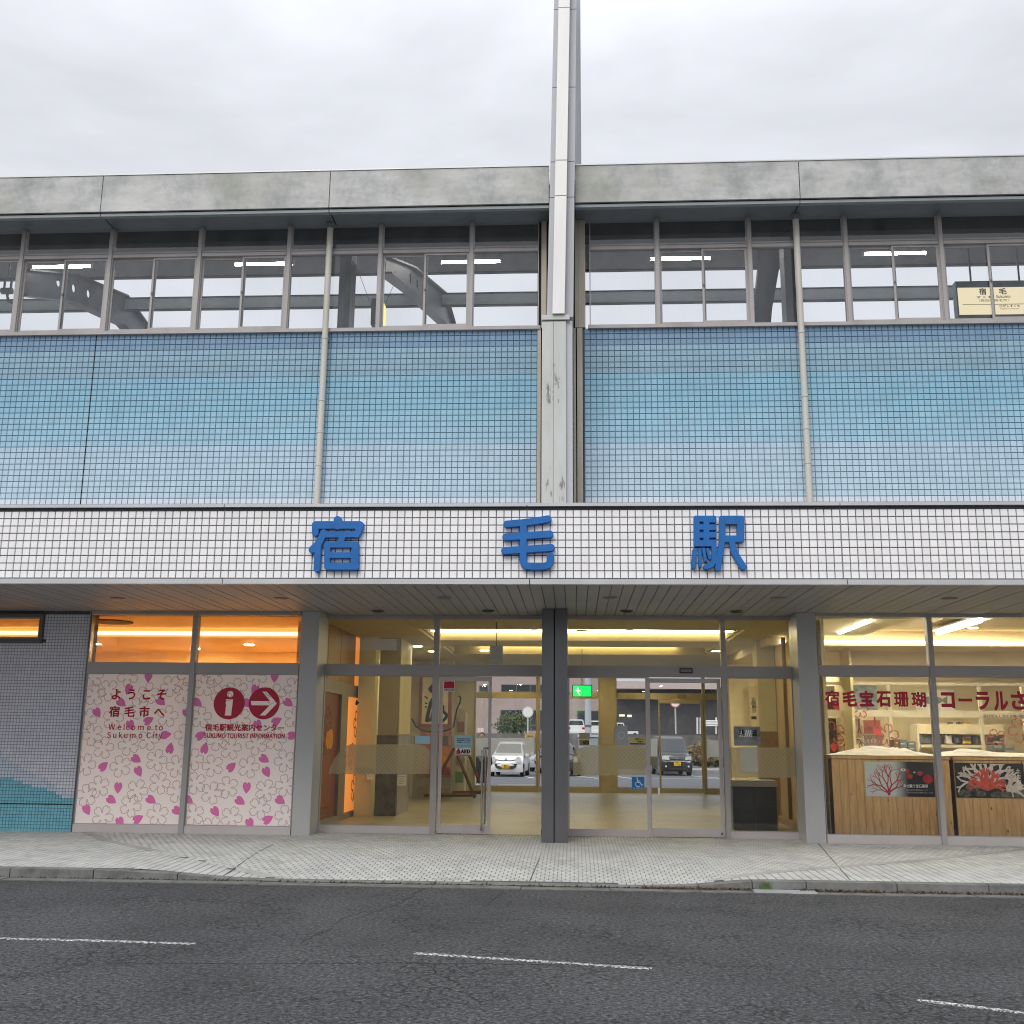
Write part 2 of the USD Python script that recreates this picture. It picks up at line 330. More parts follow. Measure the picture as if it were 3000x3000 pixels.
for pts, w in [([(1240, 2606), (1130, 2650), (1010, 2690), (930, 2738)], 0.012), ([(1215, 2625), (1100, 2672), (985, 2712), (900, 2752), (860, 2790)], 0.008), ([(1480, 2610), (1440, 2640), (1400, 2675)], 0.008), ([(1500, 2640), (1470, 2670)], 0.008),
               ([(300, 2822), (700, 2824), (1200, 2822), (1700, 2826), (2300, 2834), (3000, 2855)], 0.008)]:
    P = LineString(np.array([gz(u, v, ROADZ)[:2] for u, v in pts])).segmentize(0.06)
    c = np.array(P.coords); c += (rng.random(c.shape) - 0.5) * 0.035
    for k in range(0, len(c) - 1, 7):
        if k and rng.random() < 0.35: continue
        part(road, 'crack', MB().poly(LineString(c[k:k + 8]).buffer(w / 2 * rng.uniform(0.5, 1.3)), lambda a, b, z: (a, b, ROADZ - 0.02 + z), 0.022), CRACK)
gutter = thing('gutter', kind='structure')
GUT = mat('gutter_concrete', (0.13, 0.13, 0.122), 0.9, var=0.3, scale=6, bump=0.4, bscale=70)
for k in range(-10, 10): part(gutter, 'gutter_slab', B(k * 1.0 + 0.004, k * 1.0 + 0.996, -1.02, -0.8, -0.5, ROADZ + 0.006 + 0.002 * (k % 3)), GUT)

# kerb stones
kerb = thing('kerb', kind='structure')
x = -9.0
while x < 9:
    L = 0.6 if -4.9 < x < 3 else 1.0
    x0, x1 = x + 0.006, x + L - 0.006
    z0, z1 = float(pz(x0, -0.8)), float(pz(x1, -0.8))
    j = rng.uniform(-0.006, 0.006)
    m = MB().hexa([(x0, -0.8 + j, -0.5), (x1, -0.8 + j, -0.5), (x1, -0.665, -0.5), (x0, -0.665, -0.5), (x0, -0.8 + j, z0 - 0.008), (x1, -0.8 + j, z1 - 0.008), (x1, -0.665, z1), (x0, -0.665, z0)])
    part(kerb, 'kerb_stone', m, CONC)
    x += L
# pavement: mortar bed, long border pavers outside the curve, small blocks inside it
pave = thing('pavement', kind='structure')
BED = mat('paving_joint', (0.085, 0.09, 0.09), 0.95, var=0.2, scale=4)
gx, gy = np.meshgrid(np.linspace(-9, 9, 91), np.linspace(-0.665, 3.62, 40)); gzv = pz(gx, gy) - 0.005
n0, n1 = gx.shape; idx = np.arange(n0 * n1).reshape(n0, n1)
V = np.stack([gx, gy, gzv], -1).reshape(-1, 3); F = np.vstack([np.stack([idx[:-1, :-1], idx[:-1, 1:], idx[1:, 1:]], -1).reshape(-1, 3), np.stack([idx[:-1, :-1], idx[1:, 1:], idx[1:, :-1]], -1).reshape(-1, 3)])
part(pave, 'mortar_bed', (V, F), BED)
cl = [gz(u, v, -0.06)[:2] for u, v in [(248, 2447), (315, 2470), (414, 2488), (538, 2509), (662, 2525), (800, 2542), (1009, 2560), (1242, 2575)]]
cr = [gz(1500 + u / 1.288, 2300 + v / 1.288, -0.06)[:2] for u, v in [(480, 366), (620, 352), (900, 331), (1180, 311), (1500, 292), (1932, 255)]]
INNER = Polygon([(cl[0][0] - 0.4, 3.6)] + [tuple(p) for p in cl] + [(-0.6, -0.6), (1.1, -0.6)] + [tuple(p) for p in cr] + [(cr[-1][0] + 0.3, 3.6)]).buffer(0)
shapely.prepare(INNER)
BANDP = LineString([tuple(p) for p in cl]).union(LineString([tuple(p) for p in cr])).buffer(0.07)
def paverm(name, c, var):
    return mat(name, c, 0.8, 0.3, var=var, scale=2.2, bump=0.25, bscale=90)
PAV = [paverm('pale_paver', (0.42, 0.425, 0.41), 0.12), paverm('grey_paver', (0.39, 0.395, 0.38), 0.14), paverm('light_paver', (0.445, 0.45, 0.43), 0.1)]
BAND = paverm('dark_band_paver', (0.32, 0.32, 0.305), 0.15)
def block(x0, x1, y0, y1, g=0.004, b=0.004):
    xs = np.array([x0 + g, x1 - g, x1 - g, x0 + g, x0 + g + b, x1 - g - b, x1 - g - b, x0 + g + b]); ys = np.array([y0 + g, y0 + g, y1 - g, y1 - g, y0 + g + b, y0 + g + b, y1 - g - b, y1 - g - b])
    z = pz(xs, ys) + np.array([-0.012] * 4 + [0.0] * 4) + rng.uniform(-0.0012, 0.0012)
    return np.stack([xs, ys, z], 1)
inn, outb, band = [], [], []
for j in range(22):                                  # border pavers, 100 x 200
    for i in range(-90, 90):
        x0, y0 = i * 0.1, -0.66 + j * 0.2
        if y0 + 0.2 > 3.6: continue
        if not INNER.contains(Point(x0 + 0.05, y0 + 0.1)): outb.append(block(x0, x0 + 0.1, y0, y0 + 0.2))
for j in range(43):
    for i in range(-90, 90):
        x0, y0 = i * 0.1 + 0.05 * (j % 2), -0.66 + j * 0.1
        if y0 + 0.1 > 3.6: continue
        if INNER.contains(Point(x0 + 0.05, y0 + 0.05)): inn.append(block(x0, x0 + 0.1, y0, y0 + 0.1, 0.0035))
ms = [PAV[k] for k in rng.integers(0, 3, len(outb))]
lay(pave, 'paver', outb, ms, 300)
ms = [PAV[k] for k in rng.integers(0, 3, len(inn))]
lay(pave, 'paving_block', inn, ms, 300)
part(pave, 'curved_band', MB().poly(BANDP.intersection(sbox(-9, -0.62, 9, 3.55)).segmentize(0.1), lambda a, b, c: (a, b, pz(a, b) + 0.0 + c), 0.004), BAND)
for pts in ([(1620, 2457), (1575, 2520), (1527, 2585)], [(2396, 2478), (2448, 2529), (2496, 2575)], [(800, 2478), (720, 2511), (646, 2544)]):
    c = [gz(u, v, -0.05)[:2] for u, v in pts]
    part(pave, 'paving_seam', MB().poly(LineString(c).buffer(0.007, cap_style='flat').segmentize(0.15).intersection(sbox(-9, -0.64, 9, 3.6)), lambda a, b, z: (a, b, pz(a, b) - 0.003 + z), 0.0055), mat('seam_dark', (0.10, 0.10, 0.098), 0.9))
TACT = mat('tactile_tile', (0.43, 0.43, 0.38), 0.8, var=0.1)
for i in range(2):                                   # tactile slabs at the door
    x0, x1, y0, y1 = 2.07 + i * 0.31, 2.37 + i * 0.31, 3.1, 3.42
    m = B(x0, x1, y0, y1, -0.03, float(pz(x0, y0)) + 0.008)
    for k in range(5): m.box(x0 + 0.03 + k * 0.055, x0 + 0.052 + k * 0.055, y0 + 0.03, y1 - 0.03, -0.02, float(pz(x0, y0)) + 0.015)
    part(pave, 'tactile_slab', m, TACT)

# ------------------------------------------------------------------ the station building
YG, YP, YD, YM, YU, YK = 3.08, 3.02, 3.55, 2.56, 3.35, 2.75
SOF = 3.39                                            # underside of the canopy
st = thing('station_building', 'station front with blue tiled upper wall, white canopy band and glazed ground floor', 'building')

# canopy band of white tiles with metal coping and lower trim, joints every four metres
ZF = 3.463                                            # lowest tile row
fas = part(st, 'canopy_band', B(-9.4, 10.0, 0.012, 0.25, SOF + 0.02, 4.43), GROUT)
WT = tilem('white_glazed_tile', color=(0.80, 0.785, 0.78), x0=0.0, z0=ZF, var=0.035)
xs, zs = np.meshgrid(np.arange(-94, 100) * 0.1, ZF + np.arange(9) * 0.1)
TV = tiles_xz(xs.ravel(), zs.ravel(), 0.012, 0.1, 0.1, g=0.0042, bev=0.0045, dep=0.012)
lay(fas, 'canopy_tile', TV, WT, 300, ref=np.array([0.0, -14, 4.0]), stuff='canopy_tile_field')
SEAL = mat('grey_sealant', (0.2, 0.21, 0.22), 0.8)
for xj in (-8, -4, 0, 4, 8):
    part(fas, 'sealant_joint', B(xj - 0.008, xj + 0.008, -0.001, 0.01, ZF, ZF + 0.9), SEAL)
for k, x0 in enumerate((-12, -8, -4, 0, 4, 8)):
    x1 = x0 + 4
    part(st, 'coping', B(x0 + 0.006, x1 - 0.006, -0.035, 0.32, 4.405, 4.447), TRIM)
    part(st, 'lower_trim', B(x0 + 0.006 + 0.04, x1 - 0.006 + 0.04, -0.03, 0.05, SOF - 0.005, ZF - 0.012), TRIM)
part(st, 'canopy_roof', B(-12, 12, 0.25, YU + 0.2, 4.2, 4.38), mat('roof_sheet', (0.3, 0.3, 0.3), 0.7))
# soffit of planks running front to back
SOFM = mat('soffit_plank', (0.29, 0.29, 0.285), 0.5, 0.4, var=0.07, scale=0.8)
part(st, 'soffit_backing', B(-12, 12, 0.05, YD + 0.3, SOF + 0.03, SOF + 0.1), BLACK)
for k in range(-62, 58):
    x0 = k * 0.152 + 0.03
    part(st, 'soffit_plank', B(x0 + 0.005, x0 + 0.147, 0.055, YD + 0.2, SOF - 0.004 + 0.002 * ((k * 7) % 3), SOF + 0.025), SOFM)

# upper wall: rows of coloured tiles, from slate blue at the top to pale blue at the bottom
def row(n): return 8.2 - 0.1 * n                      # height of the top of row n
C_SL, C_GB, C_CY, C_CY2, C_PB, C_WH = (0.17, 0.27, 0.43), (0.21, 0.355, 0.43), (0.195, 0.43, 0.53), (0.26, 0.47, 0.57), (0.40, 0.53, 0.64), (0.56, 0.62, 0.70)
stops = []
def band(n0, n1, c0, c1=None):
    stops.append((row(n1) + 0.001, c1 or c0)); stops.append((row(n0) - 0.001, c0))
band(29, 31, C_WH); band(20, 29, (0.39, 0.515, 0.62), (0.42, 0.55, 0.64)); band(14, 20, (0.26, 0.45, 0.56), (0.31, 0.485, 0.595)); band(8, 14, (0.225, 0.41, 0.525), (0.24, 0.435, 0.545)); band(3, 8, (0.25, 0.385, 0.48), (0.235, 0.36, 0.445)); band(0, 3, (0.165, 0.275, 0.40), (0.18, 0.28, 0.39))
stops.sort(key=lambda s: s[0])
XL1 = (at(1567.4, 1456, YU)[0] + at(1578.6, 970, YU)[0]) / 2       # right edge of the left field
XR0 = (at(1709.6, 1456, YU)[0] + at(1716, 967, YU)[0]) / 2          # left edge of the right field
UT = tilem('blue_glazed_tile', stops=stops, x0=XL1, z0=row(0), var=0.045)
uw = part(st, 'upper_wall', B(-12, XL1 + 0.02, YU + 0.012, YU + 0.3, 3.4, 8.2).add(B(XR0 - 0.02, 12, YU + 0.012, YU + 0.3, 3.4, 8.2)).add(B(XL1 + 0.02, XR0 - 0.02, YU + 0.05, YU + 0.3, 3.4, 8.2)), mat('blue_black_grout', (0.07, 0.11, 0.14), 0.9))
P = []
for n in range(31):
    for k in range(100): P.append((XL1 - 0.1 * (k + 1), row(n + 1)))
    for k in range(96): P.append((XR0 + 0.1 * k, row(n + 1)))
P = np.array(P)
XJ = XL1 - 7.6
keep = np.abs(P[:, 0] - 0) < 99
TU = tiles_xz(P[:, 0], P[:, 1], YU + 0.012, 0.1, 0.1, g=0.0033, bev=0.005, dep=0.011)
lay(uw, 'wall_tile', TU, UT, 300, stuff='wall_tile_field')
part(uw, 'expansion_joint', B(XJ - 0.009, XJ + 0.009, YU - 0.003, YU + 0.01, 4.4, 8.2), BLACK)

# windows of the platform level
ZS, ZTOP = 8.215, 10.26
def upper_frames(x0, x1, mulls, splits):
    """one row of windows between x0 and x1"""
    y0, y1 = YU - 0.02, YU + 0.08
    part(st, 'window_sill', B(x0, x1, YU - 0.05, YU + 0.1, ZS - 0.03, ZS + 0.03), ALU_UP)
    e = [x0] + mulls + [x1]
    for a, b in zip(e[:-1], e[1:]):
        w = part(st, 'platform_window', MB().box(a + 0.03, a + 0.045, y0 + 0.01, y1, ZS + 0.03, ZTOP).box(b - 0.045, b - 0.03, y0 + 0.01, y1, ZS + 0.03, ZTOP).box(a + 0.045, b - 0.045, y0, y1 - 0.01, 9.615, 9.675), ALU_UP)
        part(w, 'transom_pane', pane(a + 0.045, b - 0.045, 9.675, ZTOP, YU + 0.03), GLASS_UP)
        part(w, 'transom_bead', B(a + 0.045, b - 0.045, YU - 0.005, YU + 0.05, 9.69, 9.72), ALU_UP)
        if (a, b) in splits or any(abs(a - s) < 0.02 for s in splits):
            c = (a + b) / 2
            part(w, 'sash', frame(a + 0.045, c + 0.03, ZS + 0.03, 9.615, YU + 0.035, YU + 0.06, 0.03, wb=0.06, wt=0.05), ALU_UP)
            part(w, 'sash', frame(c - 0.03, b - 0.045, ZS + 0.03, 9.615, YU + 0.005, YU + 0.03, 0.035, wb=0.07, wt=0.04), ALU_UP)
            part(w, 'sash_pane', pane(a + 0.075, c, ZS + 0.09, 9.57, YU + 0.048), GLASS_UP)
            part(w, 'sash_pane', pane(c + 0.005, b - 0.08, ZS + 0.1, 9.575, YU + 0.018), GLASS_UP)
            part(w, 'sash_catch', B(c - 0.02, c + 0.01, YU - 0.012, YU + 0.005, 8.93, 8.97), STEEL)
        else:
            part(w, 'sash_pane', pane(a + 0.045, b - 0.045, ZS + 0.03, 9.615, YU + 0.03), GLASS_UP)
    for c in mulls:
        part(st, 'window_mullion', B(c - 0.03, c + 0.03, y0 - 0.015, y1, ZS + 0.03, ZTOP), ALU_UP)
XA = lambda u: float(at(u, 800, YU)[0])
ml = [XA(u) for u in (60, 320, 582, 844, 1113, 1381)]
mr = [XA(u) for u in (1926, 2198, 2482, 2762, 3045)]
XWL, XWR = XA(1584), XA(1722)
upper_frames(ml[0] - 1.55, XWL, ml, [ml[0] - 1.55] + ml[:3] + [ml[4]])
upper_frames(XWR, mr[-1] + 0.5, mr, [mr[0], mr[2], mr[3]])

# cornice of weathered panels with a recessed soffit
CORN = usdkit.material(stage, '/World/Looks/weathered_cornice', {
    'g': ('geometry', {}), 'mp': ('mapping', {'scale': (1.0, 1.0, 0.8)}), 'n': ('noise_texture', {'scale': 1.9, 'detail': 8.0, 'roughness': 0.7}), 'mp2': ('mapping', {'scale': (0.9, 1.0, 3.0)}), 'n2': ('noise_texture', {'scale': 1.2, 'detail': 5.0, 'roughness': 0.7}),
    'n3': ('noise_texture', {'scale': 0.45, 'detail': 3.0}), 'gm': ('map_range', {'from_min': 0.52, 'from_max': 0.72, 'to_min': 0.0, 'to_max': 0.55, 'clamp': True}),
    'r': ('rgb_ramp', {'ramp': [(0.28, (0.25, 0.26, 0.255)), (0.42, (0.35, 0.36, 0.355)), (0.54, (0.45, 0.45, 0.435)), (0.75, (0.50, 0.49, 0.475))]}),
    'r2': ('map_range', {'from_min': 0.35, 'from_max': 0.62, 'to_min': 0.84, 'to_max': 1.06}), 'sc': ('vector_math', {'math_type': 'scale'}), 'mx': ('mix', {'color2': (0.17, 0.185, 0.12)}),
    'p': ('principled_bsdf', {'roughness': 0.5, 'specular_ior_level': 0.4})},
    [('g.position', 'mp.vector'), ('mp.vector', 'n.vector'), ('g.position', 'mp2.vector'), ('mp2.vector', 'n2.vector'), ('g.position', 'n3.vector'), ('n3.fac', 'gm.value'), ('n.fac', 'r.fac'), ('n2.fac', 'r2.value'), ('r.color', 'sc.vector1'), ('r2.result', 'sc.scale'),
     ('gm.result', 'mx.fac'), ('sc.vector', 'mx.color1'), ('mx.color', 'p.base_color')], surface='p.BSDF')
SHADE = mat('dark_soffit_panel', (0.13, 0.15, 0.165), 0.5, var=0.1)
ZK0, ZK1 = float(at(963, 607, YK)[2]), float(at(963, 501, YK)[2])
xk = [float(at(u, 560, YK)[0]) for u in (299, 965.5, 2343.5)]
step = (xk[2] - xk[1]) / 2
xm0, xm1 = float(at(1609, 545, YK)[0]), float(at(1684, 545, YK)[0])
edges = [(xk[0] - 2 * step, xk[0] - step), (xk[0] - step, xk[0]), (xk[0], xk[1]), (xk[1], xm0), (xm1, xk[2]), (xk[2], xk[2] + step), (xk[2] + step, xk[2] + 2 * step)]
for a, b in edges:
    part(st, 'cornice_panel', B(a + 0.007, b - 0.007, YK, YK + 0.06, ZK0, ZK1), CORN)
    part(st, 'cornice_coping', B(a + 0.004, b - 0.004, YK - 0.012, YK + 0.2, ZK1 + 0.002, ZK1 + 0.022), TRIM)
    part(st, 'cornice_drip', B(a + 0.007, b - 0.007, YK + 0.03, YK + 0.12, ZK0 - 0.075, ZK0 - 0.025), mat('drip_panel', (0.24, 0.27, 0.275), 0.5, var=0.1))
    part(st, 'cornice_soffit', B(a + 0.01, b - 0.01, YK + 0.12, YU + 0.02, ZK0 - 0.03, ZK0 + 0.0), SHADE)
part(st, 'cornice_core', B(-14, xm0 - 0.01, YK + 0.06, YU + 0.6, ZK0 + 0.001, ZK1).add(B(xm1 + 0.01, 14, YK + 0.06, YU + 0.6, ZK0 + 0.001, ZK1)), BLACK)
part(st, 'cornice_core', B(xm0 - 0.009, xm1 + 0.009, YU + 0.0, YU + 0.6, 10.2, ZK1), BLACK)
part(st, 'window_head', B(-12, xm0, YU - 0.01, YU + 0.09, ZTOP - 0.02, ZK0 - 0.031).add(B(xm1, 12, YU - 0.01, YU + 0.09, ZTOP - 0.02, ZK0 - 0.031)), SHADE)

# strips of cladding on both sides of the pylon
WOODY = mat('weathered_beige_strip', (0.42, 0.38, 0.31), 0.7, var=0.25, scale=3, streak=True)
a, b = XL1 + 0.003, float(at(1584, 1200, YU - 0.03)[0])
part(st, 'edge_strip', B(a, b, YU - 0.03, YU + 0.05, 4.3, 8.2), WOODY)
part(st, 'edge_strip', B(float(at(1586, 800, YU - 0.03)[0]), float(at(1601, 800, YU - 0.03)[0]), YU - 0.03, YU + 0.05, 8.21, 10.2), WOODY)
for u0, u1 in ((1678, 1685.5), (1689, 1705.5)):
    c0, c1 = float(at(u0 + 2, 1200, YU - 0.03)[0]), float(at(u1 + 2, 1200, YU - 0.03)[0])
    part(st, 'edge_strip', B(c0, c1, YU - 0.03, YU + 0.05, 4.3, 8.2), WOODY)
    c0, c1 = float(at(u0 + 6, 800, YU - 0.03)[0]), float(at(u1 + 9, 800, YU - 0.03)[0])
    part(st, 'edge_strip', B(c0, c1, YU - 0.03, YU + 0.05, 8.21, 10.2), WOODY)
part(st, 'pylon_recess', B(XL1, XR0, YU + 0.03, YU + 0.049, 4.3, 10.3), BLACK)

# the pylon
PYW = mat('pylon_white_panel', (0.76, 0.745, 0.725), 0.45, var=0.08, scale=2.2, streak=True)
PYG = mat('pylon_grey_panel', (0.42, 0.425, 0.45), 0.5, var=0.1, scale=1.6, streak=True)
PYP = usdkit.material(stage, '/World/Looks/peeling_paint', {
    'g': ('geometry', {}), 'mp': ('mapping', {'scale': (1.0, 1.0, 0.22)}), 'n': ('noise_texture', {'scale': 5.0, 'detail': 8.0, 'roughness': 0.72}), 'r': ('rgb_ramp', {'ramp': [(0.0, (0.16, 0.16, 0.15)), (0.365, (0.17, 0.17, 0.16)), (0.385, (0.44, 0.45, 0.43)), (0.6, (0.49, 0.50, 0.48)), (1.0, (0.56, 0.56, 0.53))]}),
    'p': ('principled_bsdf', {'roughness': 0.6})}, [('g.position', 'mp.vector'), ('mp.vector', 'n.vector'), ('n.fac', 'r.fac'), ('r.color', 'p.base_color')], surface='p.BSDF')
py = thing('pylon', 'tall narrow pale pylon rising in front of the station front through the roof cornice', 'pylon', (float(at(1630, 1400, 2.3)[0]), 2.6, 4.38))
YB = 2.45
bx0, bx1 = float(at(1587, 1200, YB)[0]), float(at(1658, 1200, YB)[0])
zb = float(at(1625, 942, YB)[2])
part(py, 'base_panel', B(bx0, (bx0 + bx1) / 2 - 0.012, YB, YB + 0.05, 4.38, zb), PYP)
part(py, 'base_panel', B((bx0 + bx1) / 2 - 0.006, bx1, YB, YB + 0.05, 4.38, zb), PYP)
part(py, 'base_core', B(bx0 + 0.004, bx1 + 0.105, YB + 0.05, YU - 0.05, 4.38, zb + 0.03), PYG)
part(py, 'base_cap', B(bx0 - 0.008, bx1 + 0.06, YB - 0.012, YU - 0.06, zb + 0.032, zb + 0.11), PYP)
YW = 2.4
def xw(u, v, y=YW): return float(at(u, v, y)[0])
# front column tapers a little upward; panels with dark joints
sx0, sx1 = xw(1618, 930), xw(1653.5, 930); tx0, tx1 = xw(1636, 20), xw(1669, 20)
ztop = float(at(1650, -260, YW)[2]); zt0 = float(at(1650, 20, YW)[2])
def lerp(z, a, b): return a + (b - a) * (z - zb) / (zt0 - zb)
zj = [zb + 0.112] + [float(at(1640, v, YW)[2]) for v in (573, 469, 22)] + [ztop]
for z0, z1 in zip(zj[:-1], zj[1:]):
    z0 += 0.008; z1 -= 0.008
    l0, l1, r0, r1 = lerp(z0, sx0, tx0), lerp(z1, sx0, tx0), lerp(z0, sx1, tx1), lerp(z1, sx1, tx1)
    part(py, 'front_panel', MB().hexa([(l0, YW, z0), (r0, YW, z0), (r0, YW + 0.1, z0), (l0, YW + 0.1, z0), (l1, YW, z1), (r1, YW, z1), (r1, YW + 0.1, z1), (l1, YW + 0.1, z1)]), PYW)
Y2 = 2.55
ls, lt, rs, rt2 = xw(1601.5, 930, Y2), xw(1622.5, 20, Y2), xw(1679, 930, Y2), xw(1688, 20, Y2)
zj2 = [zb + 0.112] + [float(at(1640, v, Y2)[2]) for v in (578, 474, 256, 28)] + [ztop + 0.05]
for z0, z1 in zip(zj2[:-1], zj2[1:]):
    z0 += 0.006; z1 -= 0.006
    l0, l1, r0, r1 = lerp(z0, ls, lt), lerp(z1, ls, lt), lerp(z0, rs, rt2), lerp(z1, rs, rt2)
    m0, m1 = (l0 + r0) / 2, (l1 + r1) / 2
    part(py, 'side_panel', MB().hexa([(l0, Y2, z0), (m0, Y2, z0), (m0, YU - 0.08, z0), (l0, YU - 0.08, z0), (l1, Y2, z1), (m1, Y2, z1), (m1, YU - 0.08, z1), (l1, YU - 0.08, z1)]), PYG)
    part(py, 'side_panel', MB().hexa([(m0 + 0.003, Y2, z0), (r0, Y2, z0), (r0, YU - 0.08, z0), (m0 + 0.003, YU - 0.08, z0), (m1 + 0.003, Y2, z1), (r1, Y2, z1), (r1, YU - 0.08, z1), (m1 + 0.003, YU - 0.08, z1)]), PYG)
Y3 = 3.9
rb0, rb1 = xw(1703, 480, Y3), xw(1700, 10, Y3)
zz = float(at(1690, 500, Y3)[2])
part(py, 'rear_panel', MB().hexa([(rs - 0.3, Y3 - 0.02, zz - 0.2), (rb0, Y3 - 0.02, zz - 0.2), (rb0, Y3 + 0.3, zz - 0.2), (rs - 0.3, Y3 + 0.3, zz - 0.2), (rs - 0.25, Y3 - 0.02, ztop), (rb1, Y3 - 0.02, ztop), (rb1, Y3 + 0.3, ztop), (rs - 0.25, Y3 + 0.3, ztop)]), PYG)

# rain pipes
PIPE = mat('rain_pipe_paint', (0.5, 0.48, 0.43), 0.5, var=0.2, scale=2.2, streak=True)
for u, v, lab, sp in [(949, 1050, 'weathered pale rain pipe on the blue tiled wall left of the pylon', 1), (2351.5, 1050, 'weathered pale rain pipe on the blue tiled wall right of the pylon', 1)]:
    px = float(at(u, v, YU - 0.09)[0])
    d = thing('rain_pipe', lab, 'rain pipe', (px, YU - 0.09, 4.38), 'rain pipes on the station front')
    part(d, 'pipe', MB().tube([(px, YU - 0.09, 4.38), (px, YU - 0.09, ZK0 - 0.05)], 0.052, 14), PIPE, smooth=40)
    part(d, 'funnel', MB().tube([(px, YU - 0.09, ZK0 - 0.13), (px, YU - 0.09, ZK0 - 0.04)], [0.06, 0.085], 14), SHADE, smooth=40)
    for z in (4.72, 5.83, 6.4, 8.05, 6.95): part(d, 'collar', MB().tube([(px, YU - 0.09, z - 0.02), (px, YU - 0.09, z + 0.02)], 0.058, 14), PIPE, smooth=40)
    for z in (5.4, 7.3, 9.2): part(d, 'bracket', B(px - 0.015, px + 0.015, YU - 0.06, YU + 0.012, z, z + 0.03), STEEL)

# the three big blue characters
BLUE = mat('blue_enamel', (0.006, 0.115, 0.37), 0.4, 0.45, var=0.14, scale=4)
def stroke(pts, w): return (LineString(pts) if len(pts) > 1 else Point(pts[0])).buffer(w / 2, cap_style='round', join_style='round', quad_segs=6)
def A_(pts, s, ox, oy): return [(ox + x / s, oy + y / s) for x, y in pts]
def letter(label, px_shapes, s, ox, oy):
    g = shapely.union_all(px_shapes)
    g = affinity.affine_transform(g, [1 / s, 0, 0, 1 / s, ox, oy])
    cu, cv = g.centroid.x, g.centroid.y
    Yl = -0.07
    fn = lambda q: shapely.transform(q, lambda c: np.array([[at(p[0], p[1], Yl)[0], at(p[0], p[1], Yl)[2]] for p in c]))
    gw = fn(g.segmentize(4)).simplify(0.0012)
    p0 = at(cu, cv, Yl)
    t = thing('station_sign_letter', label, 'sign letter', (p0[0], 0, gw.bounds[1]), 'blue letters of the station name')
    part(t, 'letter_body', MB().poly(gw, lambda a, b, c: (a, 0.006 - c, b), 0.066), BLUE)
    part(t, 'letter_face', MB().poly(gw.buffer(-0.006), lambda a, b, c: (a, -0.06 - c, b), 0.006), BLUE)
def hole(x0, y0, x1, y1): return sbox(x0, y0, x1, y1)
L1 = [stroke([(315, 166), (315, 205)], 54), stroke([(170, 200), (463, 200)], 54), stroke([(168, 200), (166, 252)], 46), stroke([(467, 200), (452, 245), (440, 264)], 46), stroke([(330, 264), (445, 262)], 40), stroke([(235, 264), (440, 262)], 42),
      stroke([(222, 252), (190, 320), (145, 364)], 48), stroke([(186, 330), (176, 492)], 44), stroke([(350, 270), (330, 325)], 44), (sbox(245, 328, 437, 480).buffer(20).difference(hole(268, 352, 408, 380)).difference(hole(265, 422, 402, 451)))]
L2 = [stroke([(1444, 193), (1560, 183), (1640, 172), (1717, 158)], 48), stroke([(1437, 279), (1728, 260)], 50), stroke([(1429, 371), (1738, 350)], 50), stroke([(1553, 190), (1551, 430), (1556, 455), (1575, 472), (1610, 477), (1690, 475), (1718, 466), (1732, 445), (1733, 405)], 48)]
U = sbox(1057, 157, 1193, 353).buffer(12)
for h in (hole(1087, 190, 1113, 206), hole(1087, 247, 1113, 263), hole(1087, 305, 1113, 319), hole(1156, 196, 1230, 207), hole(1156, 250, 1230, 261), hole(1156, 304, 1230, 316)): U = U.difference(h)
L3 = [U, stroke([(1186, 340), (1192, 400), (1188, 465), (1172, 495), (1133, 508)], 40), stroke([(1051, 390), (1046, 510)], 30), stroke([(1088, 385), (1091, 502)], 24), stroke([(1115, 383), (1128, 462)], 24), stroke([(1142, 383), (1158, 448)], 20),
      sbox(1240, 160, 1388, 320).buffer(15).difference(hole(1270, 208, 1350, 285)), stroke([(1247, 190), (1246, 330), (1218, 515)], 44), stroke([(1313, 320), (1335, 410), (1397, 508)], 46)]
letter('blue raised character with a roof stroke and a box, left on the white canopy band', L1, 2.273, 850, 1450)
letter('blue raised character of three bars and a hook, mid white canopy band', L2, 2.273, 850, 1450)
letter('blue raised character on the right of the white canopy band, made of two dense halves', L3, 2.415, 1600, 1450)

# recessed lamps in the soffit
RIM = mat('lamp_rim', (0.3, 0.29, 0.28), 0.4, metal=0.3)
def soffit_lamp(u, v, lab, dark):
    p = gz(u, v, SOF - 0.004)
    t = thing('soffit_lamp', lab, 'ceiling lamp', (p[0], p[1], SOF), 'round lamps in the canopy soffit')
    part(t, 'rim', MB().tube([(p[0], p[1], SOF - 0.022), (p[0], p[1], SOF - 0.004)], 0.1, 20), STEEL if dark else RIM)
    part(t, 'lens', MB().tube([(p[0], p[1], SOF - 0.027), (p[0], p[1], SOF - 0.0225)], 0.075, 20), BLACK if dark else mat('unlit_lens', (0.22, 0.21, 0.2), 0.3))
for u, v, lab, dk in [(346, 1752, 'grey recessed lamp in the soffit over the first flower panel', 0), (822, 1752, 'grey recessed lamp in the soffit before the left pillar', 0), (1302, 1750, 'grey recessed lamp in the soffit left of the dark twin pillars', 0), (1786, 1750, 'grey recessed lamp in the soffit right of the dark twin pillars', 0), (2278, 1751, 'grey recessed lamp in the soffit before the right pillar', 0),
                      (2781, 1752.5, 'grey recessed lamp in the soffit over the shop with red lettering', 0), (1107, 1789, 'black recessed lamp over the left fixed glass by the entrance', 1), (1430, 1788, 'black recessed lamp over the open entrance door', 1), (1836, 1789, 'black recessed lamp over the left half of the sliding door', 1), (2157, 1790, 'black recessed lamp over the fixed glass by the right pillar', 1)]:
    soffit_lamp(u, v, lab, dk)

# ------------------------------------------------------------------ ground floor, street side
def mx(u0, u1, v, Y): return float(at((u0 + u1) / 2, v, Y)[0])
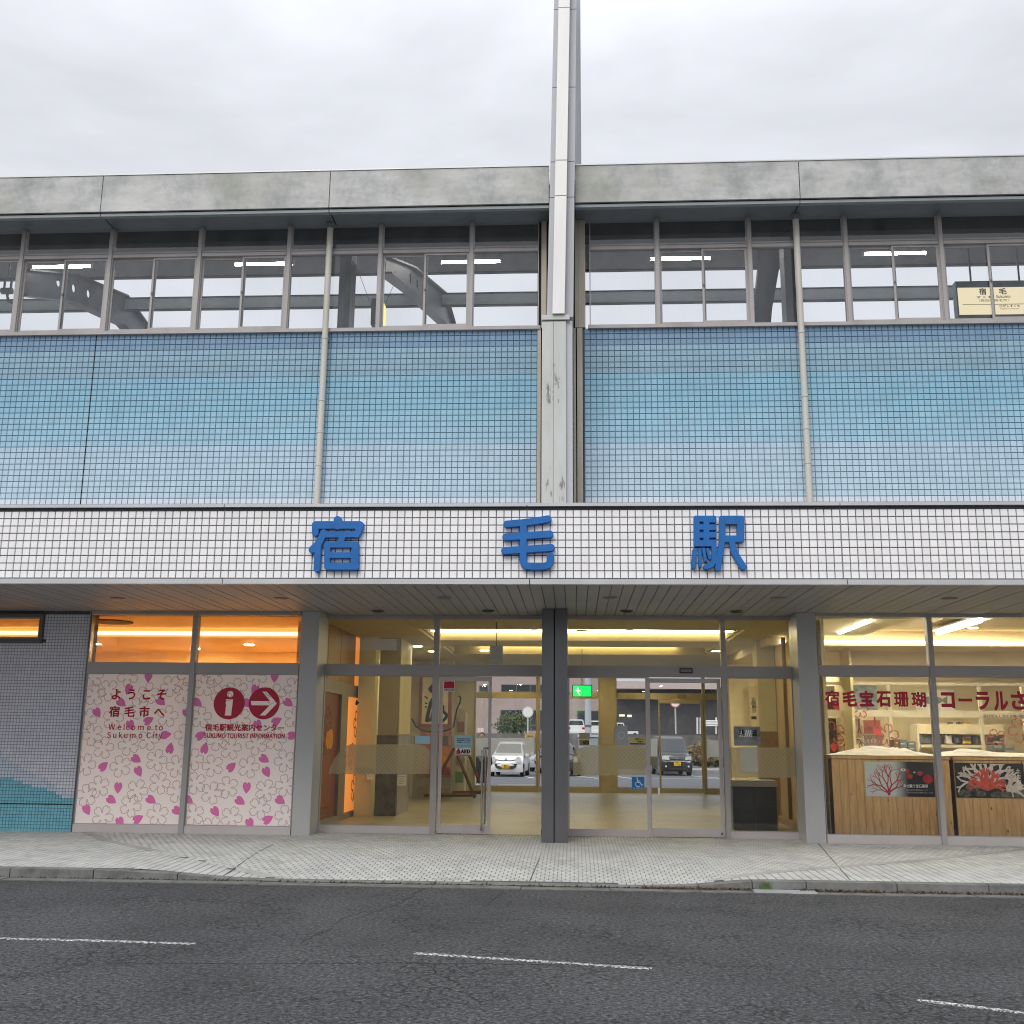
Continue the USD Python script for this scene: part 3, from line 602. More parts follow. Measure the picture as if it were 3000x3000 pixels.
# small mosaic wall on the left with a mountain picture
xt1 = mx(272, 203, 2117, YG)
wx0, wx1, wz0, wz1 = rect(-60, 1799, 128, 1881, YG)
lw = part(st, 'mosaic_wall', B(-12, wx0, YG + 0.008, YG + 0.3, -0.1, SOF).add(B(wx1, xt1, YG + 0.008, YG + 0.3, -0.1, SOF)).add(B(wx0, wx1, YG + 0.008, YG + 0.3, -0.1, wz0)).add(B(wx0, wx1, YG + 0.008, YG + 0.3, wz1, SOF)), mat('mosaic_grout', (0.09, 0.09, 0.1), 0.9))
MT = [tilem('mosaic_pale', color=(0.63, 0.62, 0.68), pitch=0.05, x0=xt1, var=0.06), tilem('mosaic_bluish', color=(0.50, 0.56, 0.65), pitch=0.05, x0=xt1, var=0.05), tilem('mosaic_teal', color=(0.16, 0.43, 0.52), pitch=0.05, x0=xt1, var=0.07)]
bt = [(205, 608), (330, 655), (450, 703), (660, 748), (780, 800), (860, 850), (2000, 895)]
V3, mm3 = [], []
for i in range(60):
    for j in range(69):
        x0, z0 = xt1 - 0.05 * (i + 1), SOF - 0.055 - 0.05 * (j + 1)
        if z0 < -0.06: continue
        d = np.array([x0 + 0.025, YG, z0 + 0.025]) - EYE; w = d @ FW
        u, v = 1500 + FPX * (d @ RT) / w, 1500 - FPX * (d @ UP) / w
        if u < -130: continue
        pxx, pyy = u * 4.83, (v - 2150) * 4.83
        top = next(b for a, b in bt if pxx < a)
        hazy = 215 + 0.55 * max(pxx, -200)
        k = 2 if pyy > top else (1 if pyy > min(hazy + 100, top - 40) - 20 * ((i * 7 + j * 3) % 2) else 0)
        if (u < 130 and 1798 < v < 1883): continue
        V3.append((x0, z0)); mm3.append(MT[k])
V3 = np.array(V3)
lay(lw, 'mosaic_tile', tiles_xz(V3[:, 0], V3[:, 1], YG + 0.008, 0.05, 0.05, g=0.0025, bev=0.002, dep=0.006), mm3, 300, stuff='mosaic_tile_field', ref=np.array([-6.8, -10, 1.4]))
zj = rect(0, 2352, 200, 2356, YG)[2]
part(lw, 'expansion_joint', B(-9, xt1 - 0.002, YG - 0.001, YG + 0.006, zj, zj + 0.012), BLACK)
# little projecting window in the mosaic wall
DFR = mat('dark_bronze_frame', (0.13, 0.12, 0.11), 0.45, 0.5)
x0, x1, z0, z1 = rect(-60, 1799, 128, 1881, YG)
w = part(st, 'small_window', frame(x0, x1, z0, z1, YG - 0.05, YG + 0.02, 0.055), DFR)
part(w, 'inner_frame', frame(x0 + 0.056, x1 - 0.056, z0 + 0.056, z1 - 0.056, YG - 0.02, YG + 0.01, 0.02), ALU_UP)
part(w, 'pane', pane(x0 + 0.07, x1 - 0.07, z0 + 0.07, z1 - 0.07, YG - 0.01), GLASS)
part(w, 'sill', B(x0 - 0.01, x1 + 0.012, YG - 0.075, YG, z0 - 0.02, z0 - 0.002), DFR)

# generic shop front bay
def shopbay(x0, x1, name, film=False, yy=YG, zb=0.0, zs=0.165, zt0=2.47, zt1=2.63):
    w = part(st, name, B(x0, x1, yy - 0.04, yy + 0.06, zt0, zt1), ALU)
    part(w, 'sill_rail', B(x0, x1, yy - 0.035, yy + 0.06, float(pz(x0, yy)) - 0.02, zs), ALU_SILL)
    part(w, 'transom_pane', pane(x0, x1, zt1, SOF - 0.06, yy + 0.01), GLASS)
    part(w, 'pane_bead', frame(x0, x1, zs, zt0, yy - 0.012, yy + 0.03, 0.012), ALU_UP)
    part(w, 'pane', pane(x0 + 0.012, x1 - 0.012, zs + 0.012, zt0 - 0.012, yy + 0.01), GLASS)
    return w
zt1 = float(at(700, 1942, YG)[2]); zt0 = float(at(700, 1974.5, YG)[2]); zs = float(at(600, 2419, YG)[2])
xa, xb, xc, xd, xe = mx(280, 207, 2117, YG), mx(576, 519, 2117, YG), mx(590, 535, 2117, YG), mx(891.5, 844.5, 2117, YG), 0
part(st, 'corner_strip', B(xt1 + 0.001, xa - 0.03, YG - 0.03, YG + 0.1, -0.05, SOF - 0.006), TRIM)
part(st, 'corner_strip', B(xa - 0.028, xa - 0.002, YG - 0.01, YG + 0.1, -0.05, SOF - 0.006), STEEL)
part(st, 'head_frame', B(xa, xd, YG - 0.04, YG + 0.06, SOF - 0.06, SOF - 0.006), ALU_UP)
for k, (p, q) in enumerate(((xa, xb), (xc, xd))): shopbay(p, q, 'information_window', yy=YG, zs=zs, zt0=zt0, zt1=zt1)
part(st, 'front_mullion', B(xb + 0.001, xc - 0.001, YG - 0.06, YG + 0.08, -0.03, SOF - 0.061), ALU_UP)
# right shop
zt1r, zt0r, zsr = float(at(2560, 1950, YG)[2]), float(at(2560, 1981, YG)[2]), float(at(2600, 2448, YG)[2])
sa, sb, sc2 = mx(2392.5, 2418.5, 2117, YG), mx(2711.5, 2752.5, 2117, YG), mx(2727.5, 2768, 2117, YG)
shopbay(sa, sb, 'shop_window', zs=zsr, zt0=zt0r, zt1=zt1r); shopbay(sc2, 8.4, 'shop_window', zs=zsr, zt0=zt0r, zt1=zt1r)
part(st, 'front_mullion', B(sb + 0.001, sc2 - 0.001, YG - 0.06, YG + 0.08, -0.03, SOF - 0.061), ALU_UP)
part(st, 'head_frame', B(sa, 8.4, YG - 0.04, YG + 0.06, SOF - 0.06, SOF - 0.006), ALU_UP)
# pillars
pl0, pl1 = mx(892.5, 845, 2122, YP), mx(945, 897.5, 2122, YP)
pr0, pr1 = mx(2336.5, 2359, 2130, YP), mx(2392, 2418, 2130, YP)
part(st, 'pillar', B(pl0, pl1, YP, YD + 0.1, -0.05, SOF - 0.006), PILLAR)
part(st, 'pillar', B(pr0, pr1, YP, YD + 0.1, -0.05, SOF - 0.006), PILLAR)
cm0, cm1, cm2 = mx(1587, 1587, 2116, YM), mx(1625, 1624, 2116, YM), mx(1664, 1662, 2116, YM)
part(st, 'dark_pillar', B(cm0, cm1 - 0.012, YM, YD + 0.12, -0.08, SOF - 0.006), STEEL)
part(st, 'dark_pillar', B(cm1 + 0.006, cm2, YM, YD + 0.12, -0.08, SOF - 0.006), STEEL)
part(st, 'pillar_gap', B(cm1 - 0.0115, cm1 + 0.0055, YM + 0.02, YD, -0.08, SOF - 0.006), BLACK)
# entrance: left fixed pane, open leaf, right fixed pane, closed leaf, side pane
ez1, ez0, ezs = float(at(1150, 1947, YD)[2]), float(at(1150, 1979, YD)[2]), float(at(1150, 2420, YD)[2])
d0 = pl1 + 0.001
dm0, dm1 = mx(1281, 1252, 2117, YD), mx(1300, 1266, 2117, YD)
part(st, 'head_frame', B(d0, cm0 - 0.001, YD - 0.03, YD + 0.06, SOF - 0.06, SOF - 0.006), ALU_UP)
part(st, 'head_frame', B(cm2 + 0.001, pr0 - 0.001, YD - 0.03, YD + 0.06, SOF - 0.06, SOF - 0.006), ALU_UP)
part(st, 'front_mullion', B(dm0, dm1, YD - 0.05, YD + 0.08, -0.02, SOF - 0.061), ALU)
shopbay(d0, dm0 - 0.001, 'entrance_side_window', yy=YD, zs=ezs, zt0=ez0, zt1=ez1)
tr = part(st, 'entrance_transom', B(dm1 + 0.001, cm0 - 0.001, YD - 0.05, YD + 0.08, ez0, ez1), ALU)
part(tr, 'transom_pane', pane(dm1, cm0, ez1, SOF - 0.06, YD + 0.01), GLASS)
def leaf(x0, x1, z0, z1, y0, wl, wr, wt, wb, handle=None):
    d = part(st, 'sliding_door', frame(x0, x1, z0, z1, y0, y0 + 0.04, 0.05, wb=wb, wt=wt, wl=wl, wr=wr), ALU_SILL)
    part(d, 'pane', pane(x0 + wl, x1 - wr, z0 + wb, z1 - wt, y0 + 0.02), GLASS)
    return d
lf0, lf1 = dm1 + 0.02, mx(1445, 1431, 2210, YD)
dl = leaf(lf0, lf1, 0.01, ez0 - 0.01, YD + 0.0, 0.05, 0.05, 0.07, 0.13)
HND = mat('chrome_handle', (0.45, 0.45, 0.45), 0.2, 0.5, metal=0.9)
hx = float(at(1413, 2310, YD)[0]); hz1, hz0 = float(at(1413, 2192, YD)[2]), float(at(1413, 2430, YD)[2])
part(dl, 'handle', MB().tube([(hx + 0.085, YD - 0.002, hz1), (hx + 0.03, YD - 0.07, hz1), (hx + 0.0, YD - 0.075, hz1 - 0.03), (hx, YD - 0.075, hz0 + 0.04), (hx - 0.01, YD - 0.06, hz0), (hx - 0.01, YD - 0.002, hz0)], 0.016, 10), HND, smooth=50)
part(dl, 'handle', MB().tube([(hx + 0.04, YD + 0.042, hz1 - 0.04), (hx + 0.035, YD + 0.11, hz1 - 0.06), (hx + 0.035, YD + 0.11, hz0 + 0.1), (hx + 0.035, YD + 0.042, hz0 + 0.08)], 0.016, 10), HND, smooth=50)
part(st, 'door_guide', B(cm0 - 0.03, cm0 - 0.004, YD - 0.02, YD + 0.05, 0.0, ez0 - 0.001), ALU_SILL)
part(st, 'door_stop', B(cm0 - 0.034, cm0 - 0.003, YD - 0.03, YD - 0.021, 0.0, 0.1), BLACK)
em0, em1 = mx(2115, 2120, 2117, YD), mx(2129, 2133.5, 2117, YD)
part(st, 'front_mullion', B(em0 + 0.0, em1, YD - 0.05, YD + 0.08, -0.02, SOF - 0.061), ALU)
tr2 = part(st, 'entrance_transom', B(cm2 + 0.001, em0 - 0.001, YD - 0.05, YD + 0.08, ez0, ez1), ALU)
part(tr2, 'transom_pane', pane(cm2, em0, ez1, SOF - 0.06, YD + 0.01), GLASS)
sx0_, sx1_, sz0_, sz1_ = rect(1990.5, 1957.7, 2029, 1972.6, YD - 0.05)
part(tr2, 'door_sensor', frame(sx0_, sx1_, sz0_, sz1_, YD - 0.066, YD - 0.051, 0.014).box(sx0_ + 0.014, sx1_ - 0.014, YD - 0.06, YD - 0.051, sz0_ + 0.014, sz1_ - 0.014), INK)
part(tr2, 'sensor_lens', B(sx0_ + 0.018, sx1_ - 0.018, YD - 0.064, YD - 0.0605, sz0_ + 0.018, sz1_ - 0.018), mat('sensor_lens', (0.2, 0.2, 0.21), 0.3))
eb0, eb1 = mx(1893, 1894.5, 2200, YD), mx(1903.5, 1905, 2200, YD)
fx = part(st, 'entrance_fixed_window', frame(cm2 + 0.002, eb1, 0.0, ez0 - 0.001, YD - 0.02, YD + 0.03, 0.02, wb=ezs, wr=eb1 - eb0), ALU_SILL)
part(fx, 'pane', pane(cm2 + 0.02, eb0, ezs, ez0 - 0.02, YD + 0.01), GLASS)
lf = leaf(eb1 + 0.004, em0 - 0.012, 0.012, ez0 - 0.014, YD + 0.035, 0.012, 0.055, 0.07, 0.12)
part(lf, 'floor_lock', MB().tube([(em0 - 0.06, YD + 0.034, 0.06), (em0 - 0.06, YD + 0.026, 0.06)], 0.018, 12), STEEL)
shopbay(em1 + 0.001, pr0 - 0.001, 'entrance_side_window', yy=YD, zs=ezs - 0.01, zt0=ez0, zt1=ez1)

# ------------------------------------------------------------------ flower film on the information windows
FILM = usdkit.material(stage, '/World/Looks/flower_film', {'p': ('principled_bsdf', {'base_color': (0.90, 0.86, 0.845), 'roughness': 0.4, 'coat_weight': 0.2}), 't': ('translucent_bsdf', {'color': (0.8, 0.74, 0.7)}), 'm': ('mix_closure', {'fac': 0.12})},
                       [('p.BSDF', 'm.closure1'), ('t.BSDF', 'm.closure2')], surface='m.closure')
LINE = mat('flower_outline', (0.40, 0.26, 0.26), 0.6, var=0.02)
PINK = mat('pink_petal', (0.74, 0.17, 0.42), 0.55, var=0.03)
def sakura(r, rot=0.0):
    pts = []
    for k in range(5):
        a0 = rot + k * 72
        for da, rr in [(-31, 0.34), (-31, 0.62), (-24, 0.83), (-13, 0.96), (-5, 1.0), (0, 0.86), (5, 1.0), (13, 0.96), (24, 0.83), (31, 0.62), (31, 0.34)]:
            a = math.radians(a0 + da * (1 if rr > 0.5 else 0.95)); pts.append((r * rr * math.sin(a), r * rr * math.cos(a)))
    g = Polygon(pts).buffer(-0.03 * r).buffer(0.06 * r, quad_segs=3).buffer(-0.03 * r)
    return g
def petal(r, rot):
    pts = [(0, -1.0), (0.45, -0.45), (0.68, 0.1), (0.6, 0.6), (0.28, 0.85), (0.02, 0.52), (-0.24, 0.9), (-0.6, 0.62), (-0.66, 0.1), (-0.42, -0.45)]
    return affinity.rotate(Polygon([(x * r, y * r) for x, y in pts]).buffer(0.08 * r).buffer(-0.04 * r), rot, origin=(0, 0))
FL_L = [(65, 90), (190, 200), (75, 240), (345, 85), (510, 225), (690, 165), (800, 225), (830, 75), (225, 430), (430, 345), (665, 410), (60, 560), (145, 665), (350, 640), (510, 600), (805, 560), (575, 765), (285, 815), (0, 800), (740, 815), (600, 950), (110, 980), (420, 1010), (745, 1020), (365, 1135), (10, 1050), (140, 1220), (585, 1205), (10, 430)]
PT_L = [(510, 90, 180), (350, 190, 200), (290, 300, 125), (610, 290, 125), (95, 380, 145), (822, 385, 150), (510, 445, 60), (365, 480, 155), (650, 560, 80), (685, 670, 10), (410, 755, 120), (145, 815, 45), (430, 855, 150), (265, 985, 180), (210, 1085, 120), (530, 1085, 120), (12, 1165, 150), (742, 1175, 120), (425, 1240, 60), (280, 1265, 155)]
FL_R = [(960, 165), (1100, 235), (1225, 190), (1385, 85), (1540, 235), (1690, 180), (935, 420), (1255, 430), (1690, 420), (1065, 600), (1175, 670), (1385, 635), (1540, 600), (1615, 770), (870, 760), (1030, 810), (1320, 820), (890, 950), (1020, 1030), (1150, 985), (1460, 1010), (1620, 970), (1410, 1150), (875, 1205), (1180, 1230), (1620, 1220), (1025, 1310), (1040, 75)]
PT_R = [(1530, 90, 180), (1370, 195, 200), (905, 300, 125), (1310, 305, 125), (1640, 300, 125), (1545, 450, 60), (1395, 480, 155), (930, 565, 50), (1675, 565, 80), (965, 670, 10), (1445, 755, 120), (1180, 820, 45), (1465, 860, 150), (1305, 985, 180), (830, 1085, 120), (1250, 1095, 120), (1575, 1090, 120), (1050, 1180, 140), (1475, 1245, 60), (1330, 1275, 155)]
YF = YG - 0.002
def film(x0, x1, flowers, petals, label, ox):
    t = thing('flower_film', label, 'window film', ((x0 + x1) / 2, YF, zs), 'flower films on the information windows')
    z0, z1 = zs + 0.013, zt0 - 0.013
    part(t, 'film_sheet', pane(x0 + 0.013, x1 - 0.013, z0, z1, YF), FILM)
    sc = 1 / 2.76
    def P(x, y):
        # film coordinates: the print is not slanted as the photograph is
        u, v = 250 + x * sc, 1950 + y * sc
        p = at(u, v, YF); return p[0], p[2]
    clip = sbox(x0 + 0.014, z0 + 0.001, x1 - 0.014, z1 - 0.001)
    r = 88 * sc * 16.9 / FPX
    for i, (x, y) in enumerate(flowers):
        px, pz_ = P(x, y); g = affinity.translate(sakura(r, (i * 37) % 72), px, pz_).intersection(clip)
        if g.is_empty: continue
        g = g.boundary.buffer(0.0034).intersection(clip)
        part(t, 'blossom_outline', MB().poly(g, front(YF - 0.0005), 0.0012), LINE)
    for x, y, a in petals:
        px, pz_ = P(x, y); g = affinity.translate(petal(46 * sc * 16.9 / FPX, -a + 180), px, pz_).intersection(clip)
        if not g.is_empty: part(t, 'petal', MB().poly(g, front(YF - 0.002), 0.0012), PINK)
    return t
f1 = film(xa, xb, FL_L, PT_L, 'pale pink blossom film reading Welcome to Sukumo City, beside the mosaic wall', 0)
f2 = film(xc, xd, FL_R, PT_R, 'pale pink blossom film with red information and arrow discs, beside the left pillar', 0)
YT = YF - 0.0045
def ftext(t, s, x0, y0, x1, y1, bold=1, spread=0.0):
    part(t, 'lettering', text_at(s, 250 + x0 / 2.76, 1950 + y0 / 2.76, 250 + x1 / 2.76, 1950 + y1 / 2.76, YT, bold, 0.0015, spread), REDT)
ftext(f1, 'ようこそ', 215, 190, 655, 275, 2, 0.35); ftext(f1, '宿毛市へ', 192, 328, 640, 418, 2, 0.35)
ftext(f1, 'Welcome to', 188, 472, 628, 522, 1, 0.35); ftext(f1, 'Sukumo City', 177, 537, 622, 600, 1, 0.35)
ftext(f2, '宿毛駅観光案内センター', 968, 472, 1608, 530, 2); ftext(f2, 'SUKUMO TOURIST INFORMATION', 957, 548, 1612, 588, 2)
def disc(cx, cy, r, cut):
    s = 1 / 2.76; c = at(250 + cx * s, 1950 + cy * s, YT); R = r * s * 16.9 / FPX
    k = R / r
    g = Point(0, 0).buffer(r, quad_segs=20).difference(cut)
    g = affinity.affine_transform(g, [k, 0, 0, -k, c[0], c[2]])
    part(f2, 'red_disc', MB().poly(g, front(YT), 0.0015), REDT)
disc(1163, 305, 125, shapely.union_all([Point(4, -72).buffer(26), Polygon([(-28, -32), (30, -32), (22, 96), (-30, 96), (-24, 10), (-28, 8)])]))
disc(1446, 305, 125, shapely.union_all([sbox(-108, -18, 60, 16), Polygon([(105, 0), (15, -92), (-20, -92), (60, 0), (-30, 95), (15, 95)]).buffer(0)]))

# ------------------------------------------------------------------ rooms behind the glass
LIT = (1.0, 0.78, 0.38)
FLOORM = usdkit.material(stage, '/World/Looks/lobby_floor_tiles', {
    'g': ('geometry', {}), 'b': ('brick_texture', {'scale': 1.0, 'brick_width': 0.2, 'row_height': 0.1, 'mortar_size': 0.004, 'color1': (0.38, 0.355, 0.245), 'color2': (0.345, 0.32, 0.225), 'mortar': (0.2, 0.18, 0.13)}),
    'n': ('noise_texture', {'scale': 1.4, 'detail': 4.0}), 'mr': ('map_range', {'from_min': 0.3, 'from_max': 0.7, 'to_min': 0.85, 'to_max': 1.08}), 'sc': ('vector_math', {'math_type': 'scale'}), 'p': ('principled_bsdf', {'roughness': 0.35, 'specular_ior_level': 0.4})},
    [('g.position', 'b.vector'), ('g.position', 'n.vector'), ('n.fac', 'mr.value'), ('b.color', 'sc.vector1'), ('mr.result', 'sc.scale'), ('sc.vector', 'p.base_color')], surface='p.BSDF')
CEIL = mat('lobby_ceiling', (0.50, 0.46, 0.33), 0.7, var=0.04)
WARMW = mat('warm_wall', (0.58, 0.52, 0.33), 0.7, var=0.05)
STONE = mat('polished_stone', (0.26, 0.22, 0.165), 0.35, 0.5, var=0.25, scale=5)
STONE_D = mat('dark_stone', (0.12, 0.105, 0.085), 0.4, 0.5, var=0.3, scale=6)
WOODB = mat('brown_veneer', (0.32, 0.2, 0.10), 0.5, var=0.12, scale=2.0, streak=True)
BRASS = mat('bronze_door_frame', (0.46, 0.37, 0.19), 0.4, 0.5, metal=0.15, var=0.08)
part(st, 'lobby_floor', B(-12, 12, 3.62, 18.2, -0.4, 0.0), FLOORM)
part(st, 'storey_slab', B(-12, 12, YU + 0.35, 18.3, 4.0, 4.2), mat('slab_concrete', (0.3, 0.3, 0.28), 0.9))
YFAR = 17.5
# coffered ceiling with cove lamps
def cv(u0, u1, y): return float(at(u0, 1870, y)[0]), float(at(u1, 1870, y)[0])
LX0, LX1 = -3.62, 5.9
cb = [(3.6, 5.55), (7.75, 9.15), (11.2, 18.2)]
cc0, cc1 = -2.2, 3.62
for y0, y1 in cb: part(st, 'ceiling_panel', B(cc0, cc1, y0, y1, 3.37, 3.42), CEIL)
part(st, 'ceiling_panel', B(LX0, cc0 - 0.002, 3.6, 18.2, 3.365, 3.42), CEIL); part(st, 'ceiling_panel', B(cc1 + 0.002, LX1, 3.6, 18.2, 3.365, 3.42), CEIL)
part(st, 'coffer_top', B(cc0, cc1, 5.5, 11.3, 3.75, 3.8), CEIL)
for y0, y1, z in ((7.752, 7.78, 3.421), (11.202, 11.23, 3.421)):
    part(st, 'coffer_side', B(cc0, cc1, y0, y1, z, 3.749), CEIL)
for y0 in (5.52, 9.12): part(st, 'coffer_side', B(cc0, cc1, y0, y0 + 0.028, 3.421, 3.749), CEIL)
for xs_ in (cc0, cc1 - 0.03):
    for y0, y1 in ((5.55, 7.75), (9.15, 11.2)): part(st, 'coffer_side', B(xs_ - 0.0, xs_ + 0.03, y0 + 0.002, y1 - 0.002, 3.421, 3.748), CEIL)
COVE = glow('cove_light', (1.0, 0.76, 0.34), 12.0); COVE2 = glow('louvre_light', (1.0, 0.72, 0.25), 6.0)
def lampstrip(name, label, m, x0, x1, y0, y1, z0, z1):
    return place(name, B(x0, x1, y0, y1, z0, z1), m, label, 'strip light', 'warm strip lights of the lobby ceiling')
lampstrip('cove_strip', 'bright warm strip light across the whole lobby ceiling, nearest the doors', COVE, cc0 + 0.05, cc1 - 0.05, 7.69, 7.745, 3.53, 3.585)
lampstrip('louvre_strip', 'dimmer yellow strip light deeper in the lobby ceiling', COVE2, float(at(1400, 1918, 11.1)[0]), float(at(1985, 1918, 11.1)[0]), 11.08, 11.19, 3.56, 3.62)
DL = glow('downlight', (1.0, 0.87, 0.55), 145.0)
def downlight(u, v, label, z=3.368, on=True):
    p = gz(u, v, z)
    t = thing('downlight', label, 'ceiling lamp', (p[0], p[1], z), 'round downlights of the lobby ceiling')
    part(t, 'rim', MB().tube([(p[0], p[1], z - 0.012), (p[0], p[1], z)], 0.115, 16), WHITEP)
    part(t, 'lens', MB().tube([(p[0], p[1], z - 0.016), (p[0], p[1], z - 0.0125)], 0.09, 16), DL if on else RIM)
for u, v, lab, on in [(1844, 1847, 'lit downlight seen through the right transom, left of its middle', 1), (2134, 1848, 'lit downlight beside the right transom mullion, upper one', 1), (1565, 1846, 'lit downlight beside the dark twin pillars', 1), (1277, 1846, 'lit downlight close to the left transom mullion', 1), (1704, 1847, 'unlit downlight right of the dark twin pillars', 0),
                      (1224, 1892, 'lit downlight over the dark stone column', 1), (1268, 1907, 'lit downlight over the framed calligraphy', 1), (2098, 1906, 'lit downlight beside the right transom mullion, lower one', 1), (1420, 1904, 'lit downlight above the open entrance door', 1)]:
    downlight(u, v, lab, on=on)
for x_, lab in [(-1.2, 'left'), (0.8, 'middle'), (2.8, 'right')]:
    p = np.array([x_, 16.4, 3.368]); w_ = (p - EYE) @ FW
    downlight(1500 + FPX * ((p - EYE) @ RT) / w_, 1500 - FPX * ((p - EYE) @ UP) / w_, 'lit downlight near the rear doors, ' + lab + ' one', on=1)
# walls of the lobby
part(st, 'lobby_wall', B(5.85, 5.9, 7.3, 18.2, 0.0, 3.36), WARMW); part(st, 'lobby_wall', B(4.52, 4.57, 3.7, 7.3, 0.0, 3.36), WARMW)
LW = -3.6
part(st, 'lobby_wall', B(LW - 0.08, LW, 8.4, 18.2, 0.0, 3.36), WARMW)
for y in (4.6, 5.6): part(st, 'veneer_joint', B(LW, LW + 0.004, y, y + 0.012, 2.43, 3.35), STONE_D)
part(st, 'cream_pier', B(-3.52, -3.2, 6.9, 7.2, 0, 3.36), WARMW); part(st, 'pier_rail', B(-3.53, -3.19, 6.88, 6.899, 0.8, 0.9), OFR)
# doors of the information office: orange light behind blossoms
ORG = mat('orange_lit_panel', (0.72, 0.27, 0.06), 0.6, var=0.05, emit=((1.0, 0.36, 0.07), 0.4))
od = part(st, 'office_door', MB().box(LW - 0.05, LW + 0.03, 3.66, 8.6, 2.2, 2.42).box(LW - 0.05, LW + 0.03, 3.66, 8.6, 0, 0.1), OFR)
for y0, y1 in ((3.66, 3.74), (5.7, 6.25), (8.05, 8.6)): part(od, 'post', B(LW - 0.05, LW + 0.035, y0, y1, 0.1, 2.199), OFR)
part(od, 'upper_lit_pane', B(LW - 0.03, LW - 0.02, 6.9, 8.05, 2.421, 3.36), ORG); part(od, 'upper_wall_panel', B(LW - 0.05, LW + 0.0, 3.66, 6.899, 2.421, 3.36), WOODB)
for y0, y1 in ((3.74, 5.7), (6.25, 8.05)):
    part(od, 'lit_pane', B(LW - 0.03, LW - 0.02, y0, y1, 0.1, 2.199), ORG if y0 > 6.1 else mat('red_brown_pane', (0.12, 0.045, 0.025), 0.3, emit=((0.8, 0.18, 0.05), 0.03)))
    for q in range(3):
        g = sakura(0.26, 30 * q).boundary.buffer(0.012); cy = (y0 + y1) / 2 + (-0.18 if q % 2 else 0.2); cz = 0.5 + q * 0.6
        g = affinity.translate(g, cy, cz).intersection(sbox(y0, 0.1, y1, 2.19))
        part(od, 'blossom_outline', MB().poly(g, lambda a, b, c: (LW - 0.02 + c, a, b), 0.003), mat('brown_outline', (0.16, 0.04, 0.01), 0.6))
part(od, 'orange_print', MB().poly(affinity.scale(Point(5.15, 1.42).buffer(0.2), 1.0, 0.85).union(Point(4.95, 1.4).buffer(0.15)), lambda a, b, c: (LW - 0.019 + c, a, b), 0.004), mat('orange_print', (0.7, 0.28, 0.03), 0.6))
part(od, 'brown_print', MB().poly(sbox(4.4, 0.3, 5.3, 0.85).union(sbox(4.6, 0.85, 5.2, 1.15)), lambda a, b, c: (LW - 0.0195 + c, a, b), 0.003), mat('red_brown_print', (0.25, 0.09, 0.04), 0.5))
# round camera housing on the door head
g0 = ax(1043, 2058, LW + 0.04)
place('door_sensor_box', MB().tube([g0, g0 + [0.06, 0, -0.01], g0 + [0.1, 0, -0.03]], [0.05, 0.045, 0.02], 10), INK, 'small black sensor on the head of the orange lit office door', 'sensor')
# columns
def column(x0, x1, y0, y1, zst=1.45, low=STONE, up=WARMW):
    part(st, 'lobby_column', B(x0, x1, y0, y1, zst, 3.364), up)
    part(st, 'column_base', B(x0 - 0.012, x1 + 0.012, y0 - 0.012, y1 + 0.012, 0, zst - 0.002), low)
column(-3.18, -2.80, 7.25, 8.75, 1.5, STONE_D, mat('grey_beige_wall', (0.34, 0.29, 0.2), 0.7, var=0.04))
part(st, 'column_side', B(-2.79, -2.775, 7.3, 8.7, 1.52, 3.36), WARMW); part(st, 'column_side', B(-2.788, -2.775, 7.3, 8.7, 0, 1.5), STONE)
PIER = [float(gz(1209, 2338, 0)[0]), float(gz(1323, 2338, 0)[0])]
part(st, 'lobby_pier', B(PIER[0] - 0.35, PIER[1], 13.5, 13.9, 1.5, 3.364), WARMW); part(st, 'pier_base', B(PIER[0] - 0.01, PIER[1] + 0.01, 13.48, 13.9, 0, 1.5), STONE)
fx0 = float(at(1330, 2200, YFAR)[0]); fx1 = float(at(1390, 2200, YFAR)[0])
part(st, 'far_wall', B(-3.6, fx1, YFAR, YFAR + 0.2, 0, 3.36), WARMW)
rx1 = float(at(2152, 2150, YFAR)[0])
part(st, 'far_wall', B(rx1, LX1, YFAR, YFAR + 0.2, 1.35, 3.36), WARMW); part(st, 'wainscot', B(rx1, LX1, YFAR - 0.02, YFAR + 0.2, 0, 1.35), STONE)
# far doors
def fu(u): return float(at(u, 2170, YFAR)[0])
fz1, fz0 = float(at(1700, 2029, YFAR)[2]), float(at(1700, 2047, YFAR)[2])
far = part(st, 'rear_glazing', B(fx1, rx1, YFAR, YFAR + 0.1, fz0, fz1), BRASS)
for u0, u1 in ((1389, 1393), (1570, 1578), (1579, 1582), (1754, 1761), (1805, 1808), (2060, 2069), (2137, 2152)):
    part(far, 'post', B(fu(u0), fu(u1), YFAR - 0.02, YFAR + 0.12, 0, 3.36), BRASS)
part(st, 'rear_column', B(fu(1761), fu(1805), YFAR - 0.1, YFAR + 0.3, 0, 3.36), BRASS)
for a, b in ((1393, 1570), (1582, 1754), (1808, 1925), (2069, 2137)):
    part(far, 'bottom_rail', B(fu(a), fu(b), YFAR, YFAR + 0.06, 0.0, 0.16), BRASS)
    part(far, 'pane', pane(fu(a), fu(b), 0.16, fz0, YFAR + 0.03), GLASS)
part(far, 'pane', pane(fx1, rx1, fz1, 3.36, YFAR + 0.03), GLASS)
rd = part(st, 'rear_sliding_door', frame(fu(1930), fu(2059), 0.01, fz0 - 0.01, YFAR - 0.06, YFAR - 0.02, 0.05, wb=0.14, wt=0.11), BRASS)
part(rd, 'pane', pane(fu(1935), fu(2054), 0.15, fz0 - 0.12, YFAR - 0.04), GLASS)
q = rect(1986, 2035.5, 2008, 2043.5, YFAR)
part(rd, 'door_sensor', frame(q[0], q[1], q[2], q[3], YFAR - 0.05, YFAR - 0.001, 0.012), OFR)
